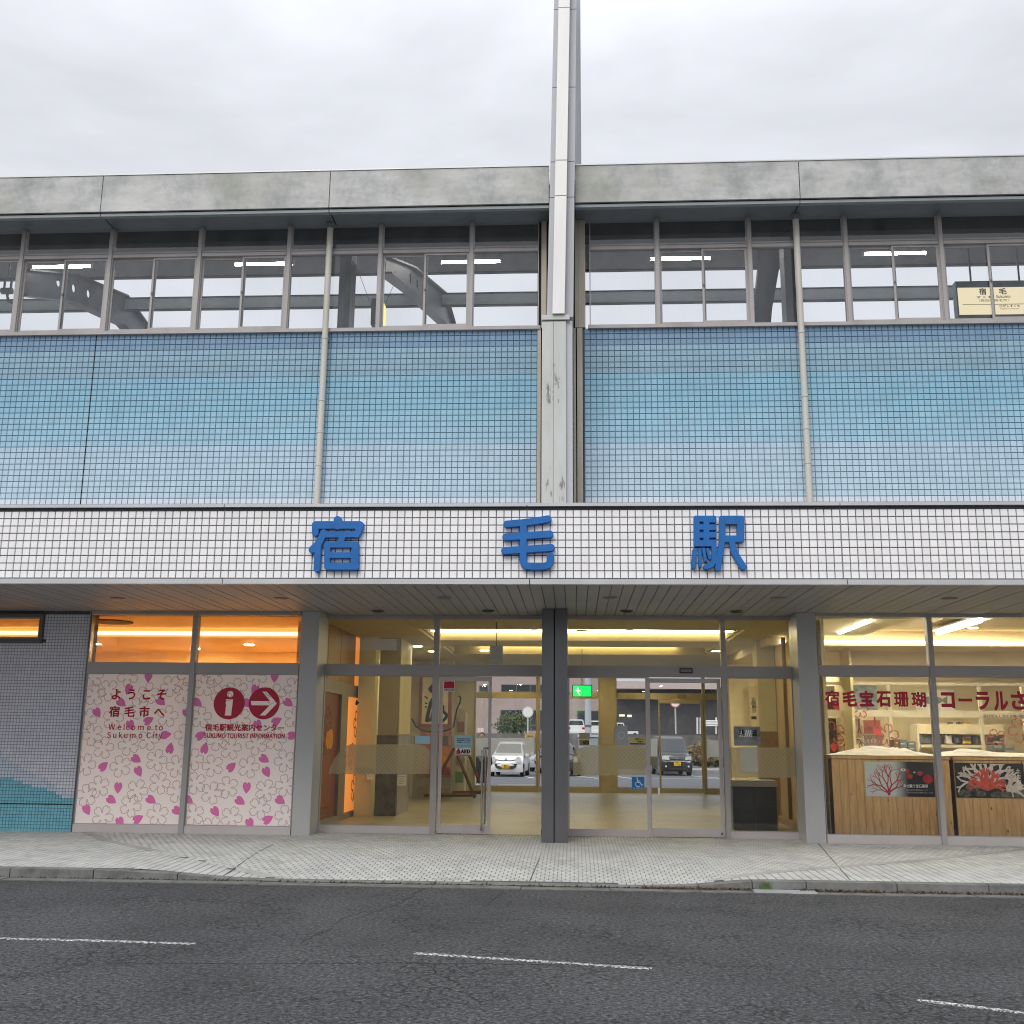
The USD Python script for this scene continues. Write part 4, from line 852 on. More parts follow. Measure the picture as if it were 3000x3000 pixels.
# right side of the lobby: wooden sliding partitions, cream panels
for k in range(4):
    y0 = 3.9 + k * 0.75
    part(st, 'wood_partition', B(4.42 - 0.05 * (k % 2), 4.46 - 0.05 * (k % 2), y0, y0 + 0.72, 0.12, 3.2), mat('partition_wood', (0.36, 0.26, 0.13), 0.5, var=0.15, scale=2, streak=True))
    part(st, 'partition_post', B(4.36, 4.43, y0 + 0.7, y0 + 0.75, 0.05, 3.3), mat('partition_post', (0.2, 0.15, 0.09), 0.5))
part(st, 'partition_plinth', B(4.34, 4.5, 3.8, 7.0, 0.0, 0.12), WOODB)
qa = rect(2222, 2000, 2290, 2143, 7.35)
part(st, 'lobby_pier', B(qa[0], 4.6, 7.35, 7.6, qa[2], 3.364), WARMW); part(st, 'pier_base', B(qa[0] - 0.01, 4.6, 7.34, 7.6, 0, qa[2] - 0.002), mat('brown_stone', (0.30, 0.19, 0.09), 0.4, var=0.2, scale=5))
pf = thing('calligraphy_banner', 'tall narrow cream banner with black brush writing beside the right partition', 'banner', (2.85, 11.5, 1.3))
q = rect(2196, 2010, 2222, 2130, 11.5)
part(pf, 'cloth', B(q[0], q[1], 11.5, 11.52, q[2], q[3]), CREAM)
part(pf, 'writing', text_box('一', q[0] + 0.03, q[1] - 0.03, q[3] - 0.75, q[3] - 0.68, 11.5, 2), INK)
for k, ch in enumerate('企画展示'): part(pf, 'writing', text_box(ch, q[0] + 0.045, q[1] - 0.045, q[3] - 0.32 - k * 0.09 - 0.02, q[3] - 0.25 - k * 0.09, 11.5, 1), INK)

# ---- things in the lobby
q = rect(1228, 1975, 1322, 2130, 13.3)
art = thing('framed_calligraphy', 'large brown framed sheet with bold black brush strokes, behind the entrance mullion', 'picture', ((q[0] + q[1]) / 2, 13.3, q[2]))
part(art, 'frame', frame(q[0], q[1], q[2], q[3], 13.28, 13.34, 0.075), mat('red_brown_wood', (0.30, 0.09, 0.025), 0.45, var=0.15))
part(art, 'sheet', B(q[0] + 0.055, q[1] - 0.055, 13.31, 13.33, q[2] + 0.055, q[3] - 0.055), mat('cream_paper', (0.8, 0.72, 0.5), 0.7))
def bpix(pts, w, Y=13.3):
    W = [at(950 + x / 3.864, 1950 + y / 3.864, Y) for x, y in pts]
    return LineString([(p[0], p[2]) for p in W]).buffer(w)
for pts, w in [([(1240, 120), (1250, 200), (1195, 265), (1215, 290), (1240, 250)], 0.024), ([(1240, 360), (1205, 420), (1180, 520), (1160, 620), (1215, 610), (1230, 540)], 0.026), ([(1340, 460), (1345, 520), (1390, 560), (1370, 600), (1335, 630)], 0.022), ([(1140, 350), (1165, 370)], 0.01), ([(1145, 425), (1160, 430)], 0.01), ([(1145, 465), (1158, 470)], 0.01)]:
    part(art, 'brush_stroke', MB().poly(bpix(pts, w * 1.7), front(13.308), 0.004), INK)
q = rect(1231, 2142, 1320, 2272, 13.4)
nb = thing('notice_board', 'red and orange poster board standing below the framed calligraphy', 'poster', ((q[0] + q[1]) / 2, 13.4, q[2]))
part(nb, 'board', B(q[0], q[1], 13.4, 13.43, q[2], q[3]), mat('salmon_poster', (0.5, 0.2, 0.12), 0.6, var=0.3, scale=3))
part(nb, 'dark_picture', B(q[0] + 0.52, q[1] - 0.06, 13.39, 13.399, q[3] - 0.35, q[3] - 0.12), STONE_D)
part(nb, 'orange_picture', MB().poly(Point((q[0] + q[1]) / 2 + 0.12, q[2] + 0.4).buffer(0.14), front(13.399), 0.006), mat('orange_print', (0.7, 0.28, 0.03), 0.6))
part(nb, 'dark_red_band', B(q[0] + 0.02, q[1] - 0.02, 13.391, 13.399, q[2] + 0.02, q[2] + 0.2), mat('dark_red_print', (0.22, 0.05, 0.04), 0.6))
# leaflet rack
q = rect(1333, 2087, 1362, 2318, 14.5)
rk = thing('leaflet_rack', 'tall cream leaflet rack with dark leaflets right of the framed calligraphy', 'rack', (q[0], 14.5, 0))
part(rk, 'case', MB().box(q[0], q[1], 14.5, 14.95, 0.05, q[3]), CREAM)
for k in range(4): part(rk, 'leaflet', B(q[0] + 0.03 + 0.02 * (k % 2), q[1] - 0.03, 14.485, 14.499, 0.35 + k * 0.42, 0.62 + k * 0.42), [mat('green_leaflet', (0.2, 0.33, 0.16), 0.6), mat('grey_leaflet', (0.35, 0.33, 0.3), 0.6), INK, mat('brown_leaflet', (0.35, 0.2, 0.1), 0.6)][k])
# wooden trestle
TW = mat('dark_trestle_wood', (0.11, 0.05, 0.025), 0.5, var=0.15)
ez = thing('wooden_stand', 'dark brown crossed wooden trestle stand on the lobby floor behind the open door', 'trestle', (-2.2, 12.6, 0))
def beam(p, q_, w=0.035):
    p, q_ = np.array(p), np.array(q_)
    return MB().tube([p, q_], w, 4)
for a, b in [((1470, 935), (1310, 1225)), ((1505, 1010), (1705, 1500)), ((1640, 1010), (1760, 1330))]:
    A1, B1 = at(950 + a[0] / 3.864, 1950 + a[1] / 3.864, 12.3), at(950 + b[0] / 3.864, 1950 + b[1] / 3.864, 12.3)
    part(ez, 'leg', beam(A1, B1), TW)
for a, b, yy in [((1130, 1465), (1720, 1465), 12.1), ((1450, 1440), (1800, 1436), 12.7)]:
    A1, B1 = at(950 + a[0] / 3.864, 1950 + a[1] / 3.864, yy), at(950 + b[0] / 3.864, 1950 + b[1] / 3.864, yy)
    part(ez, 'foot', beam(A1, B1, 0.04), TW)
# garland cable round the picture
gp = [(990, 600), (1040, 690), (1110, 735), (1200, 750), (1330, 745), (1420, 725), (1465, 690), (1480, 600), (1500, 500), (1535, 420), (1545, 365), (1520, 340)]
place('hanging_cable', MB().tube([at(950 + x / 3.864, 1950 + y / 3.864, 13.1) for x, y in gp], 0.02, 6), INK, 'black cable looped under the framed calligraphy', 'cable', smooth=60)
# black stone plinth behind the right pane
q = rect(2147, 2287, 2276, 2431, 5.1)
pb = thing('black_plinth', 'black stone block with grey top behind the pane by the right pillar', 'plinth', ((q[0] + q[1]) / 2, 5.1, 0))
GRAN = mat('black_granite', (0.022, 0.024, 0.028), 0.3, 0.5, var=0.4, scale=40)
xm, zm = (q[0] + q[1]) / 2, q[3] * 0.49
for a, b in ((q[0], xm - 0.003), (xm + 0.003, q[1])):
    for c, d in ((0.0, zm - 0.003), (zm + 0.003, q[3] - 0.1)): part(pb, 'stone_panel', B(a, b, 5.1, 5.75, c, d), GRAN)
part(pb, 'top_slab', B(q[0] - 0.02, q[1] + 0.02, 5.08, 5.77, q[3] - 0.098, q[3]), mat('grey_slab', (0.33, 0.34, 0.34), 0.5))
part(pb, 'joint_core', B(q[0] + 0.005, q[1] - 0.005, 5.11, 5.74, 0.0, q[3] - 0.1), mat('joint_grey', (0.12, 0.125, 0.13), 0.8))
# exit sign
q = rect(1679, 2009, 1732, 2040, 9.5)
es = thing('exit_sign', 'lit green exit sign box hanging in the lobby by the dark twin pillars', 'exit sign', ((q[0] + q[1]) / 2, 9.5, q[2]))
part(es, 'housing', frame(q[0] - 0.02, q[1] + 0.02, q[2] - 0.02, q[3] + 0.02, 9.5, 9.62, 0.02), OFR)
part(es, 'lit_face', B(q[0], q[1], 9.51, 9.6, q[2], q[3]), glow('exit_green', (0.01, 0.9, 0.12), 1.1))
part(es, 'figure', MB().poly(Point(0, 0).buffer(0.02).union(LineString([(0, -0.02), (0.0, -0.08), (0.04, -0.14)]).buffer(0.012)).union(LineString([(-0.04, -0.05), (0.05, -0.06)]).buffer(0.01)), lambda a, b, c: (a + q[0] + 0.1, 9.509 - c, b + q[2] + 0.17), 0.003), glow('exit_white', (0.8, 1, 0.6), 1.2))
part(es, 'hanger', B((q[0] + q[1]) / 2 - 0.01, (q[0] + q[1]) / 2 + 0.01, 9.55, 9.57, q[3] + 0.021, 3.36), OFR)

# ---- orange information office
OW = mat('office_wall', (0.85, 0.60, 0.30), 0.7, var=0.04)
part(st, 'office_wall', B(-12, LW - 0.09, 8.6, 8.8, 0, 3.3), OW)
part(st, 'office_wall', B(-12, -11.8, YG + 0.31, 8.6, 0, 3.3), OW)
part(st, 'office_wall', B(LW - 0.3, LW - 0.09, YD + 0.12, 8.6, 0, 3.3), OW)
part(st, 'office_ceiling', B(-12, LW - 0.09, YG + 0.31, 5.3, 3.34, 3.40), OW); part(st, 'office_ceiling', B(-12, LW - 0.09, 5.302, 8.6, 3.18, 3.40), OW)
part(st, 'office_floor', B(-12, LW - 0.09, YG + 0.1, 8.6, -0.3, 0.005), OW)
OG = glow('orange_lamp', (1.0, 0.70, 0.3), 2.4)
place('office_strip_light', B(-11.5, LW - 0.4, 5.235, 5.298, 3.22, 3.275), OG, 'long orange strip light across the ceiling of the information office', 'strip light')
DLO = glow('office_downlight', (1.0, 0.72, 0.36), 400.0)
for x_, y_, lb in [(-8.6, 6.6, 'far left'), (-7.0, 7.6, 'second from the left'), (-5.6, 6.6, 'third from the left'), (-4.3, 7.6, 'nearest the left pillar')]:
    t = thing('office_downlight', 'orange downlight on the information office ceiling, ' + lb, 'ceiling lamp', (x_, y_, 3.17), 'downlights of the information office')
    part(t, 'rim', MB().tube([(x_, y_, 3.165), (x_, y_, 3.179)], 0.11, 14), WHITEP); part(t, 'lens', MB().tube([(x_, y_, 3.16), (x_, y_, 3.1645)], 0.085, 14), DLO)
q = at(340, 1815, 4.2)
place('air_vent', MB().poly(Point(0, 0).buffer(0.35), lambda a, b, c: (a + q[0] - 0.05, b + 4.15, 3.338 - c), 0.02), mat('vent_brown', (0.1, 0.05, 0.02), 0.6), 'round dark ceiling vent behind the first orange window pane', 'vent')

# ---- coral shop
SHW = mat('shop_wall', (0.72, 0.63, 0.44), 0.7, var=0.04)
SX0 = pr1 - 0.12
part(st, 'shop_floor', B(cc1 + 1.0, 12, YG + 0.1, 12, -0.3, 0.005), mat('shop_floor', (0.3, 0.25, 0.17), 0.4))
part(st, 'shop_ceiling', B(SX0, 12, YG + 0.07, 6.6, 3.475, 3.52), mat('shop_ceiling', (0.55, 0.46, 0.3), 0.7))
part(st, 'shop_ceiling', B(SX0, 12, 6.602, 12, 3.2, 3.52), mat('shop_ceiling', (0.55, 0.46, 0.3), 0.7))
part(st, 'shop_beam', B(SX0, 12, 8.0, 8.25, 2.72, 3.199), SHW)
part(st, 'shop_wall', B(SX0 + 0.02, 12, 11.8, 12, 0, 3.2), mat('shop_back_wall', (0.80, 0.72, 0.52), 0.7))
part(st, 'shop_wall', B(SX0, SX0 + 0.12, YD + 0.12, 4.0, 0, 3.474), SHW)
part(st, 'shop_wall', B(11.5, 12, YG + 0.1, 11.8, 0, 3.2), SHW)
place('shop_strip_light', B(SX0 + 0.25, 11.5, 6.535, 6.598, 3.235, 3.29), glow('shop_cove', (1.0, 0.82, 0.45), 6.0), 'long warm strip light along the ceiling edge of the coral shop', 'strip light')
TUB = glow('white_tube', (1.0, 0.9, 0.68), 42.0)
for (u0, v0, u1, v1), lab in [((2470, 1853, 2558, 1815), 'white fluorescent ceiling fitting in the shop, left one'), ((2752, 1855, 2886, 1817), 'white fluorescent ceiling fitting in the shop, right one')]:
    a, b = at(u1, v1, 3.75), at(u0, v0, 5.8); zl = (a[2] + b[2]) / 2; xc_ = (a[0] + b[0]) / 2
    t = thing('fluorescent_fitting', lab, 'ceiling lamp', (xc_, 4.8, zl), 'fluorescent fittings of the coral shop')
    y0, y1 = 3.72, 5.83
    part(t, 'reflector', MB().hexa([(xc_ - 0.17, y0, zl + 0.035), (xc_ + 0.17, y0, zl + 0.035), (xc_ + 0.17, y1, zl + 0.035), (xc_ - 0.17, y1, zl + 0.035), (xc_ - 0.18, y0, zl + 0.06), (xc_ + 0.18, y0, zl + 0.06), (xc_ + 0.18, y1, zl + 0.06), (xc_ - 0.18, y1, zl + 0.06)]), WHITEP)
    for k in range(2):
        ym = (y0 + y1) / 2; ya, yb = (y0 + 0.03, ym - 0.02) if k == 0 else (ym + 0.02, y1 - 0.03)
        part(t, 'tube', MB().tube([(xc_ - 0.05, ya, zl - 0.005), (xc_ - 0.05, yb, zl - 0.005)], 0.032, 10), TUB)
SDL = glow('shop_downlight', (1.0, 0.86, 0.56), 520.0)
for x_, y_, lb in [(5.4, 9.0, 'left'), (6.8, 9.2, 'middle'), (8.2, 9.0, 'right'), (6.0, 5.9, 'front left'), (7.7, 5.9, 'front right')]:
    z_ = 3.199 if y_ > 6.6 else 3.474
    t = thing('shop_downlight', 'round warm downlight of the coral shop ceiling, ' + lb, 'ceiling lamp', (x_, y_, z_), 'downlights of the coral shop')
    part(t, 'rim', MB().tube([(x_, y_, z_ - 0.012), (x_, y_, z_)], 0.1, 14), WHITEP); part(t, 'lens', MB().tube([(x_, y_, z_ - 0.016), (x_, y_, z_ - 0.0125)], 0.075, 14), SDL)
q = gz(2436, 1841, 3.43)
place('ceiling_speaker', MB().tube([(q[0], q[1], 3.4), (q[0], q[1], 3.474)], [0.05, 0.07], 12), mat('speaker_grey', (0.3, 0.28, 0.24), 0.5), 'small grey detector on the shop ceiling left of the fluorescent fittings', 'detector')
# glazed partition at the back of the shop
PFR = mat('partition_frame', (0.70, 0.65, 0.52), 0.5)
def su(u, v=2080): return float(at(u, v, 8.0)[0])
z_a, z_b, z_c, z_d = [float(at(2550, v, 8.0)[2]) for v in (2200, 2100, 2080, 2007)]
gp_ = thing('shop_partition', 'cream framed glazed partition with red blossom outlines at the back of the shop', 'partition', (6.0, 8.0, 0))
part(gp_, 'head_rail', B(4.62, 11.4, 7.97, 8.03, z_d, z_d + 0.06), PFR); part(gp_, 'mid_rail', B(4.62, 11.4, 7.96, 8.04, z_b, z_c), PFR)
for u0, u1 in ((2471, 2478), (2600, 2610), (2868, 2876), (2995, 3003)): part(gp_, 'post', B(su(u0), su(u1), 7.965, 8.035, 0, z_d), PFR)
BLO = mat('red_blossom_line', (0.45, 0.13, 0.09), 0.6)
for u, v, r in [(2440, 2150, 0.24), (2480, 2170, 0.2), (2560, 2150, 0.2), (2600, 2155, 0.22), (2920, 2166, 0.2), (2990, 2140, 0.24), (2520, 2080, 0.16)]:
    p = at(u, v, 7.95)
    part(gp_, 'blossom_outline', MB().poly(affinity.translate(sakura(r, u % 70).boundary.buffer(0.009), p[0], p[2]), front(7.955), 0.003), BLO)
for u, v, a in [(2443, 2190, 0), (2451, 2070, 30), (2570, 2145, 60), (2418, 2245, 20)]:
    p = at(u, v, 7.95)
    part(gp_, 'red_petal', MB().poly(affinity.translate(petal(0.085, a), p[0], p[2]), front(7.955), 0.004), mat('red_petal', (0.65, 0.06, 0.07), 0.5))
# posters and dark goods behind the left part of the partition
coll = [mat('poster_%d' % k if False else n, c, 0.6, var=0.35, scale=9) for k, (n, c) in enumerate([('poster_grey', (0.3, 0.32, 0.33)), ('poster_red', (0.4, 0.12, 0.09)), ('poster_cream', (0.62, 0.55, 0.38)), ('poster_dark', (0.09, 0.08, 0.07)), ('poster_green', (0.3, 0.38, 0.22)), ('poster_blue', (0.3, 0.38, 0.45))])]
lab = ['grey poster with photographs behind the partition', 'red poster behind the partition', 'cream poster with a walking figure behind the partition', 'dark photograph poster behind the partition', 'pale green poster behind the partition', 'pale blue poster behind the partition']
for u0, v0, u1, v1, k, l in [(2404, 2104, 2474, 2212, 3, 'dark photo poster nearest the right pillar, behind the shop partition'), (2484, 2104, 2520, 2125, 0, 'grey poster at the top left behind the shop partition'), (2490, 2125, 2528, 2163, 2, 'cream poster with a red walking figure, behind the shop partition'), (2494, 2166, 2530, 2200, 2, 'cream poster with a bicycle drawing, behind the shop partition'), (2530, 2110, 2580, 2150, 1, 'red patterned poster right of the walking figure poster'), (2532, 2152, 2585, 2196, 0, 'grey bicycle hire poster behind the shop partition'), (2500, 2005, 2570, 2080, 5, 'pale blue poster behind the middle red characters'), (2410, 2056, 2470, 2080, 3, 'dark strip poster behind the first red character'), (2413, 2010, 2470, 2038, 0, 'grey poster high behind the first red character')]:
    q = rect(u0, v0, u1, v1, 8.6)
    t = thing('shop_poster', l, 'poster', ((q[0] + q[1]) / 2, 8.6, q[2]))
    part(t, 'sheet', B(q[0], q[1], 8.6, 8.612, q[2], q[3]), coll[k])
    if 'walking' in l:
        c = ((q[0] + q[1]) / 2 + 0.06, q[2] + 0.1)
        part(t, 'figure', MB().poly(shapely.union_all([LineString([(c[0] - 0.03, c[1]), (c[0], c[1] + 0.12), (c[0] + 0.03, c[1])]).buffer(0.01), LineString([(c[0], c[1] + 0.12), (c[0], c[1] + 0.22)]).buffer(0.014), Point(c[0], c[1] + 0.26).buffer(0.02)]), front(8.599), 0.002), REDT)
    if 'drawing' in l:
        c = ((q[0] + q[1]) / 2, q[2] + 0.1)
        part(t, 'drawing', MB().poly(shapely.union_all([Point(c[0] - 0.09, c[1]).buffer(0.06).boundary, Point(c[0] + 0.09, c[1]).buffer(0.06).boundary, LineString([(c[0] - 0.09, c[1]), (c[0] - 0.03, c[1] + 0.13), (c[0] + 0.05, c[1] + 0.12), (c[0] + 0.09, c[1])])]).buffer(0.006), front(8.599), 0.002), INK)
    if 'hire' in l: part(t, 'lettering', text_box('サイクル', q[0] + 0.05, q[1] - 0.05, q[2] + 0.12, q[2] + 0.22, 8.599, 2), WHITEP)
# fish poster
q = rect(2683, 2020, 2796, 2083, 8.7)
t = thing('fish_poster', 'white poster with a grey fish behind the shop mullion', 'poster', ((q[0] + q[1]) / 2, 8.7, q[2]))
part(t, 'sheet', B(q[0], q[1], 8.7, 8.712, q[2], q[3]), PAPER)
cx_, cz_ = (q[0] + q[1]) / 2 - 0.05, (q[2] + q[3]) / 2
part(t, 'fish', MB().poly(affinity.scale(Point(cx_, cz_).buffer(0.2), 1, 0.4).union(Polygon([(cx_ + 0.16, cz_), (cx_ + 0.3, cz_ + 0.09), (cx_ + 0.28, cz_ - 0.08)])), front(8.699), 0.002), mat('fish_grey', (0.28, 0.28, 0.26), 0.6))
# shelf unit with goods
q = rect(2688, 2122, 2948, 2200, 9.6)
sh = thing('display_shelf', 'cream wall shelf unit holding small goods at the back of the coral shop', 'shelf', ((q[0] + q[1]) / 2, 9.6, 0))
part(sh, 'side', B(q[0], q[0] + 0.04, 9.6, 10.1, 0, q[3]), PFR); part(sh, 'side', B(q[1] - 0.04, q[1], 9.6, 10.1, 0, q[3]), PFR); part(sh, 'back', B(q[0], q[1], 10.1, 10.12, 0, q[3]), SHW)
zsf = float(at(2800, 2182, 9.6)[2])
part(sh, 'top_box', B(q[0] + 0.041, q[1] - 0.041, 9.58, 10.1, q[3] - 0.2, q[3]), mat('shelf_light_box', (0.75, 0.68, 0.5), 0.6)); part(sh, 'shelf_board', B(q[0] + 0.041, q[1] - 0.041, 9.56, 10.1, zsf - 0.06, zsf), PFR)
part(sh, 'shelf_board', B(q[0] + 0.041, q[1] - 0.041, 9.6, 10.1, zsf - 0.5, zsf - 0.46), PFR)
gm = [mat('goods_dark', (0.05, 0.05, 0.055), 0.4), mat('goods_yellow', (0.7, 0.5, 0.04), 0.5), mat('goods_slate', (0.13, 0.16, 0.18), 0.5), mat('goods_white', (0.75, 0.72, 0.66), 0.5), mat('goods_brown', (0.2, 0.1, 0.05), 0.5)]
gn = ['black', 'yellow', 'slate grey', 'white', 'brown']
for i, (u0, v0, u1, v1, k, l) in enumerate([(2692, 2140, 2708, 2155, 0, 'black box at the upper left of the shop shelf'), (2694, 2156, 2728, 2176, 2, 'slate grey stack of packets at the left of the shop shelf'), (2770, 2152, 2790, 2178, 3, 'white card beside the shop mullion on the shelf'), (2794, 2158, 2816, 2177, 0, 'dark jars in the middle of the shop shelf'), (2820, 2160, 2846, 2170, 4, 'brown tray of packets on the shop shelf'), (2822, 2170, 2845, 2178, 1, 'yellow tray of packets on the shop shelf'), (2850, 2156, 2874, 2178, 0, 'dark framed box at the right of the shop shelf'), (2780, 2115, 2792, 2122, 4, 'brown packets on top of the shelf'), (2806, 2115, 2820, 2122, 0, 'black packets on top of the shelf'), (2822, 2115, 2845, 2121, 1, 'yellow packets on top of the shelf'), (2755, 2138, 2782, 2154, 2, 'slate fish figure hung over the shelf')]):
    q = rect(u0, v0, u1, v1, 9.62)
    w_ = (q[1] - q[0]); t = thing('shop_goods', l, 'goods', ((q[0] + q[1]) / 2, 9.65, q[2]))
    n = 3 if w_ > 0.1 else 2
    for j in range(n):
        part(t, 'packet', B(q[0] + w_ * j / n + 0.003, q[0] + w_ * (j + 1) / n - 0.003, 9.6 + 0.02 * j, 9.72, q[2], q[3] - 0.02 * ((j * 2) % 3) * (q[3] - q[2]) * 4), gm[k if j != 1 else (k + (2 if k == 0 else 0)) % 5])
# basket shelves left of the shelf unit
for (u0, v0, u1, v1), l in [((2620, 2168, 2637, 2200), 'red brown box of goods left of the crates behind the cloth'), ((2634, 2166, 2658, 2203), 'dark crate of goods behind the white cloth, left one'), ((2660, 2172, 2684, 2203), 'dark crate of goods behind the white cloth, right one'), ((2908, 2184, 2940, 2198), 'dark box behind the second counter'), ((2942, 2184, 2972, 2198), 'grey box behind the second counter')]:
    q = rect(u0, v0, u1, v1, 7.2)
    t = thing('goods_crate', l, 'crate', ((q[0] + q[1]) / 2, 7.2, q[2]))
    part(t, 'crate_front', B(q[0], q[1], 7.2, 7.5, q[2], q[3]), gm[4] if 'red' in l else gm[2])
    for j in range(2): part(t, 'price_tag', B(q[0] + 0.03, q[1] - 0.04, 7.19, 7.199, q[2] + 0.05 + j * 0.09, q[2] + 0.07 + j * 0.09), CREAM)
# wooden counters
PINE = usdkit.material(stage, '/World/Looks/knotty_pine', {
    'g': ('geometry', {}), 'mp': ('mapping', {'scale': (9.0, 2.0, 0.9)}), 'n': ('noise_texture', {'scale': 2.2, 'detail': 6.0, 'distortion': 1.2}), 'mp2': ('mapping', {'scale': (1.0, 1.0, 0.55)}), 'v': ('voronoi_texture', {'scale': 7.0, 'feature': 'f1'}),
    'r': ('rgb_ramp', {'ramp': [(0.3, (0.50, 0.29, 0.115)), (0.5, (0.60, 0.38, 0.165)), (0.7, (0.68, 0.46, 0.22))]}), 'k': ('map_range', {'from_min': 0.06, 'from_max': 0.12, 'to_min': 0.9, 'to_max': 0.0, 'clamp': True}), 'mx': ('mix', {'color2': (0.07, 0.03, 0.012)}),
    'p': ('principled_bsdf', {'roughness': 0.5})}, [('g.position', 'mp.vector'), ('mp.vector', 'n.vector'), ('n.fac', 'r.fac'), ('g.position', 'mp2.vector'), ('mp2.vector', 'v.vector'), ('v.distance', 'k.value'), ('k.result', 'mx.fac'), ('r.color', 'mx.color1'), ('mx.color', 'p.base_color')], surface='p.BSDF')
YC = 3.46
def counter(u0, u1, lab):
    x0, x1 = float(at(u0, 2330, YC)[0]), float(at(u1, 2330, YC)[0]); zt = float(at(2600, 2216, YC)[2])
    t = thing('wooden_counter', lab, 'counter', ((x0 + x1) / 2, YC, 0), 'pine counters behind the shop window')
    n = int(round((x1 - x0) / 0.115)); w_ = (x1 - x0) / n
    for k in range(n): part(t, 'plank', B(x0 + k * w_ + 0.0025, x0 + (k + 1) * w_ - 0.0025, YC + 0.0015 * (k % 2), YC + 0.02, 0.02, zt - 0.05), PINE)
    part(t, 'carcass', B(x0 + 0.003, x1 - 0.003, YC + 0.021, YC + 0.75, 0.0, zt - 0.04), TW)
    part(t, 'top', B(x0 - 0.01, x1 + 0.01, YC - 0.012, YC + 0.78, zt - 0.038, zt), PINE)
    return x0, x1, zt
k0 = counter(2441, 2788, 'pine plank counter behind the shop window by the right pillar, with a red coral poster')
k1 = counter(2800, 3220, 'pine plank counter at the right edge of the picture, with a dark coral poster')
CLOTH = mat('white_cloth', (0.74, 0.72, 0.70), 0.8, var=0.05)
def cloth(x0, x1, zt, lab, seed):
    xs_, ys_ = np.linspace(x0, x1, 160), np.linspace(YC - 0.01, YC + 0.75, 44); X_, Y_ = np.meshgrid(xs_, ys_)
    nz = meshkit.fbm(np.stack([X_ * 2.2 + Y_ * 1.5, Y_ * 2.6, X_ * 0 + seed], -1), 3, seed); n2 = meshkit.noise(np.stack([X_ * 1.1, Y_ * 0.7, X_ * 0 + seed + 3], -1), seed)
    e = np.minimum(1, 3.5 * np.minimum((X_ - x0) / (x1 - x0), (x1 - X_) / (x1 - x0))); e2 = np.minimum(1, (Y_ - YC + 0.03) / 0.2)
    n3 = meshkit.fbm(np.stack([X_ * 7 + Y_ * 9, Y_ * 5 - X_ * 3, X_ * 0 + seed + 9], -1), 3, seed + 2)
    Z_ = zt + 0.012 + (0.015 + 0.13 * np.clip(n2 * 1.6 - 0.45, 0, 1) * nz + 0.05 * np.abs(np.sin(9 * X_ + 6 * nz + 4 * Y_)) * n2 + 0.05 * n3 * n2) * e * e2
    n0_, n1_ = X_.shape; id_ = np.arange(n0_ * n1_).reshape(n0_, n1_)
    F_ = np.vstack([np.stack([id_[:-1, :-1], id_[:-1, 1:], id_[1:, 1:]], -1).reshape(-1, 3), np.stack([id_[:-1, :-1], id_[1:, 1:], id_[1:, :-1]], -1).reshape(-1, 3)])
    place('dust_cloth', (np.stack([X_, Y_, Z_], -1).reshape(-1, 3), F_), CLOTH, lab, 'cloth', smooth=60)
cloth(k0[0] - 0.06, k0[1] - 0.02, k0[2], 'crumpled white cloth over the counter by the right pillar', 3)
cloth(k1[0] - 0.2, k1[1], k1[2], 'crumpled white cloth over the counter at the right edge', 8)
part(st, 'counter_gap', B(k0[1] + 0.012, k1[0] - 0.012, YC + 0.1, YC + 0.2, 0, k0[2] - 0.06), BLACK)
# coral posters
def branch(p, a, L, w, out, depth, g):
    q_ = (p[0] + L * math.sin(a), p[1] + L * math.cos(a))
    mid = ((p[0] + q_[0]) / 2 + g.uniform(-.08, .08) * L, (p[1] + q_[1]) / 2)
    out.append(LineString([p, mid, q_]).buffer(w))
    if depth:
        for s in ((-1, 1) if depth > 1 or g.random() < 0.9 else (1,)):
            branch(q_, a + s * g.uniform(0.2, 0.62), L * g.uniform(0.66, 0.88), w * 0.72, out, depth - 1, g)
YPO = YC - 0.006
q = rect(2535, 2232, 2737, 2334, YPO)
cp = thing('coral_poster', 'poster of a bare red coral branch and red jewels on the first pine counter', 'poster', ((q[0] + q[1]) / 2, YPO, q[2]))
xh = q[0] + 0.5 * (q[1] - q[0])
GRAD = usdkit.material(stage, '/World/Looks/poster_fade', {'g': ('geometry', {}), 's': ('separate_xyz', {}), 'm': ('map_range', {'from_min': q[0] + 0.42 * (q[1] - q[0]), 'from_max': q[0] + 0.62 * (q[1] - q[0]), 'to_min': 0.0, 'to_max': 1.0, 'clamp': True}), 'r': ('rgb_ramp', {'ramp': [(0, (0.55, 0.62, 0.64)), (1, (0.015, 0.016, 0.018))]}), 'p': ('principled_bsdf', {'roughness': 0.35})},
                        [('g.position', 's.vector'), ('s.x', 'm.value'), ('m.result', 'r.fac'), ('r.color', 'p.base_color')], surface='p.BSDF')
part(cp, 'sheet', B(q[0], q[1], YPO, YPO + 0.003, q[2], q[3]), GRAD)
out = []; g_ = random.Random(5)
b0 = (q[0] + 0.33 * (q[1] - q[0]), q[2] + 0.1 * (q[3] - q[2]))
for a in (-0.75, -0.15, 0.4, 0.95): branch(b0, a, 0.125, 0.011, out, 4, g_)
branch(b0, -1.15, 0.1, 0.008, out, 3, g_); branch((b0[0], b0[1] - 0.02), 0.1, 0.06, 0.02, out, 0, g_)
clip = sbox(q[0] + 0.02, q[2] + 0.02, q[0] + 0.56 * (q[1] - q[0]), q[3] - 0.03)
part(cp, 'coral_print', MB().poly(shapely.union_all(out).intersection(clip), front(YPO - 0.0005), 0.001), mat('coral_red', (0.42, 0.035, 0.06), 0.5))
W_, H_ = q[1] - q[0], q[3] - q[2]
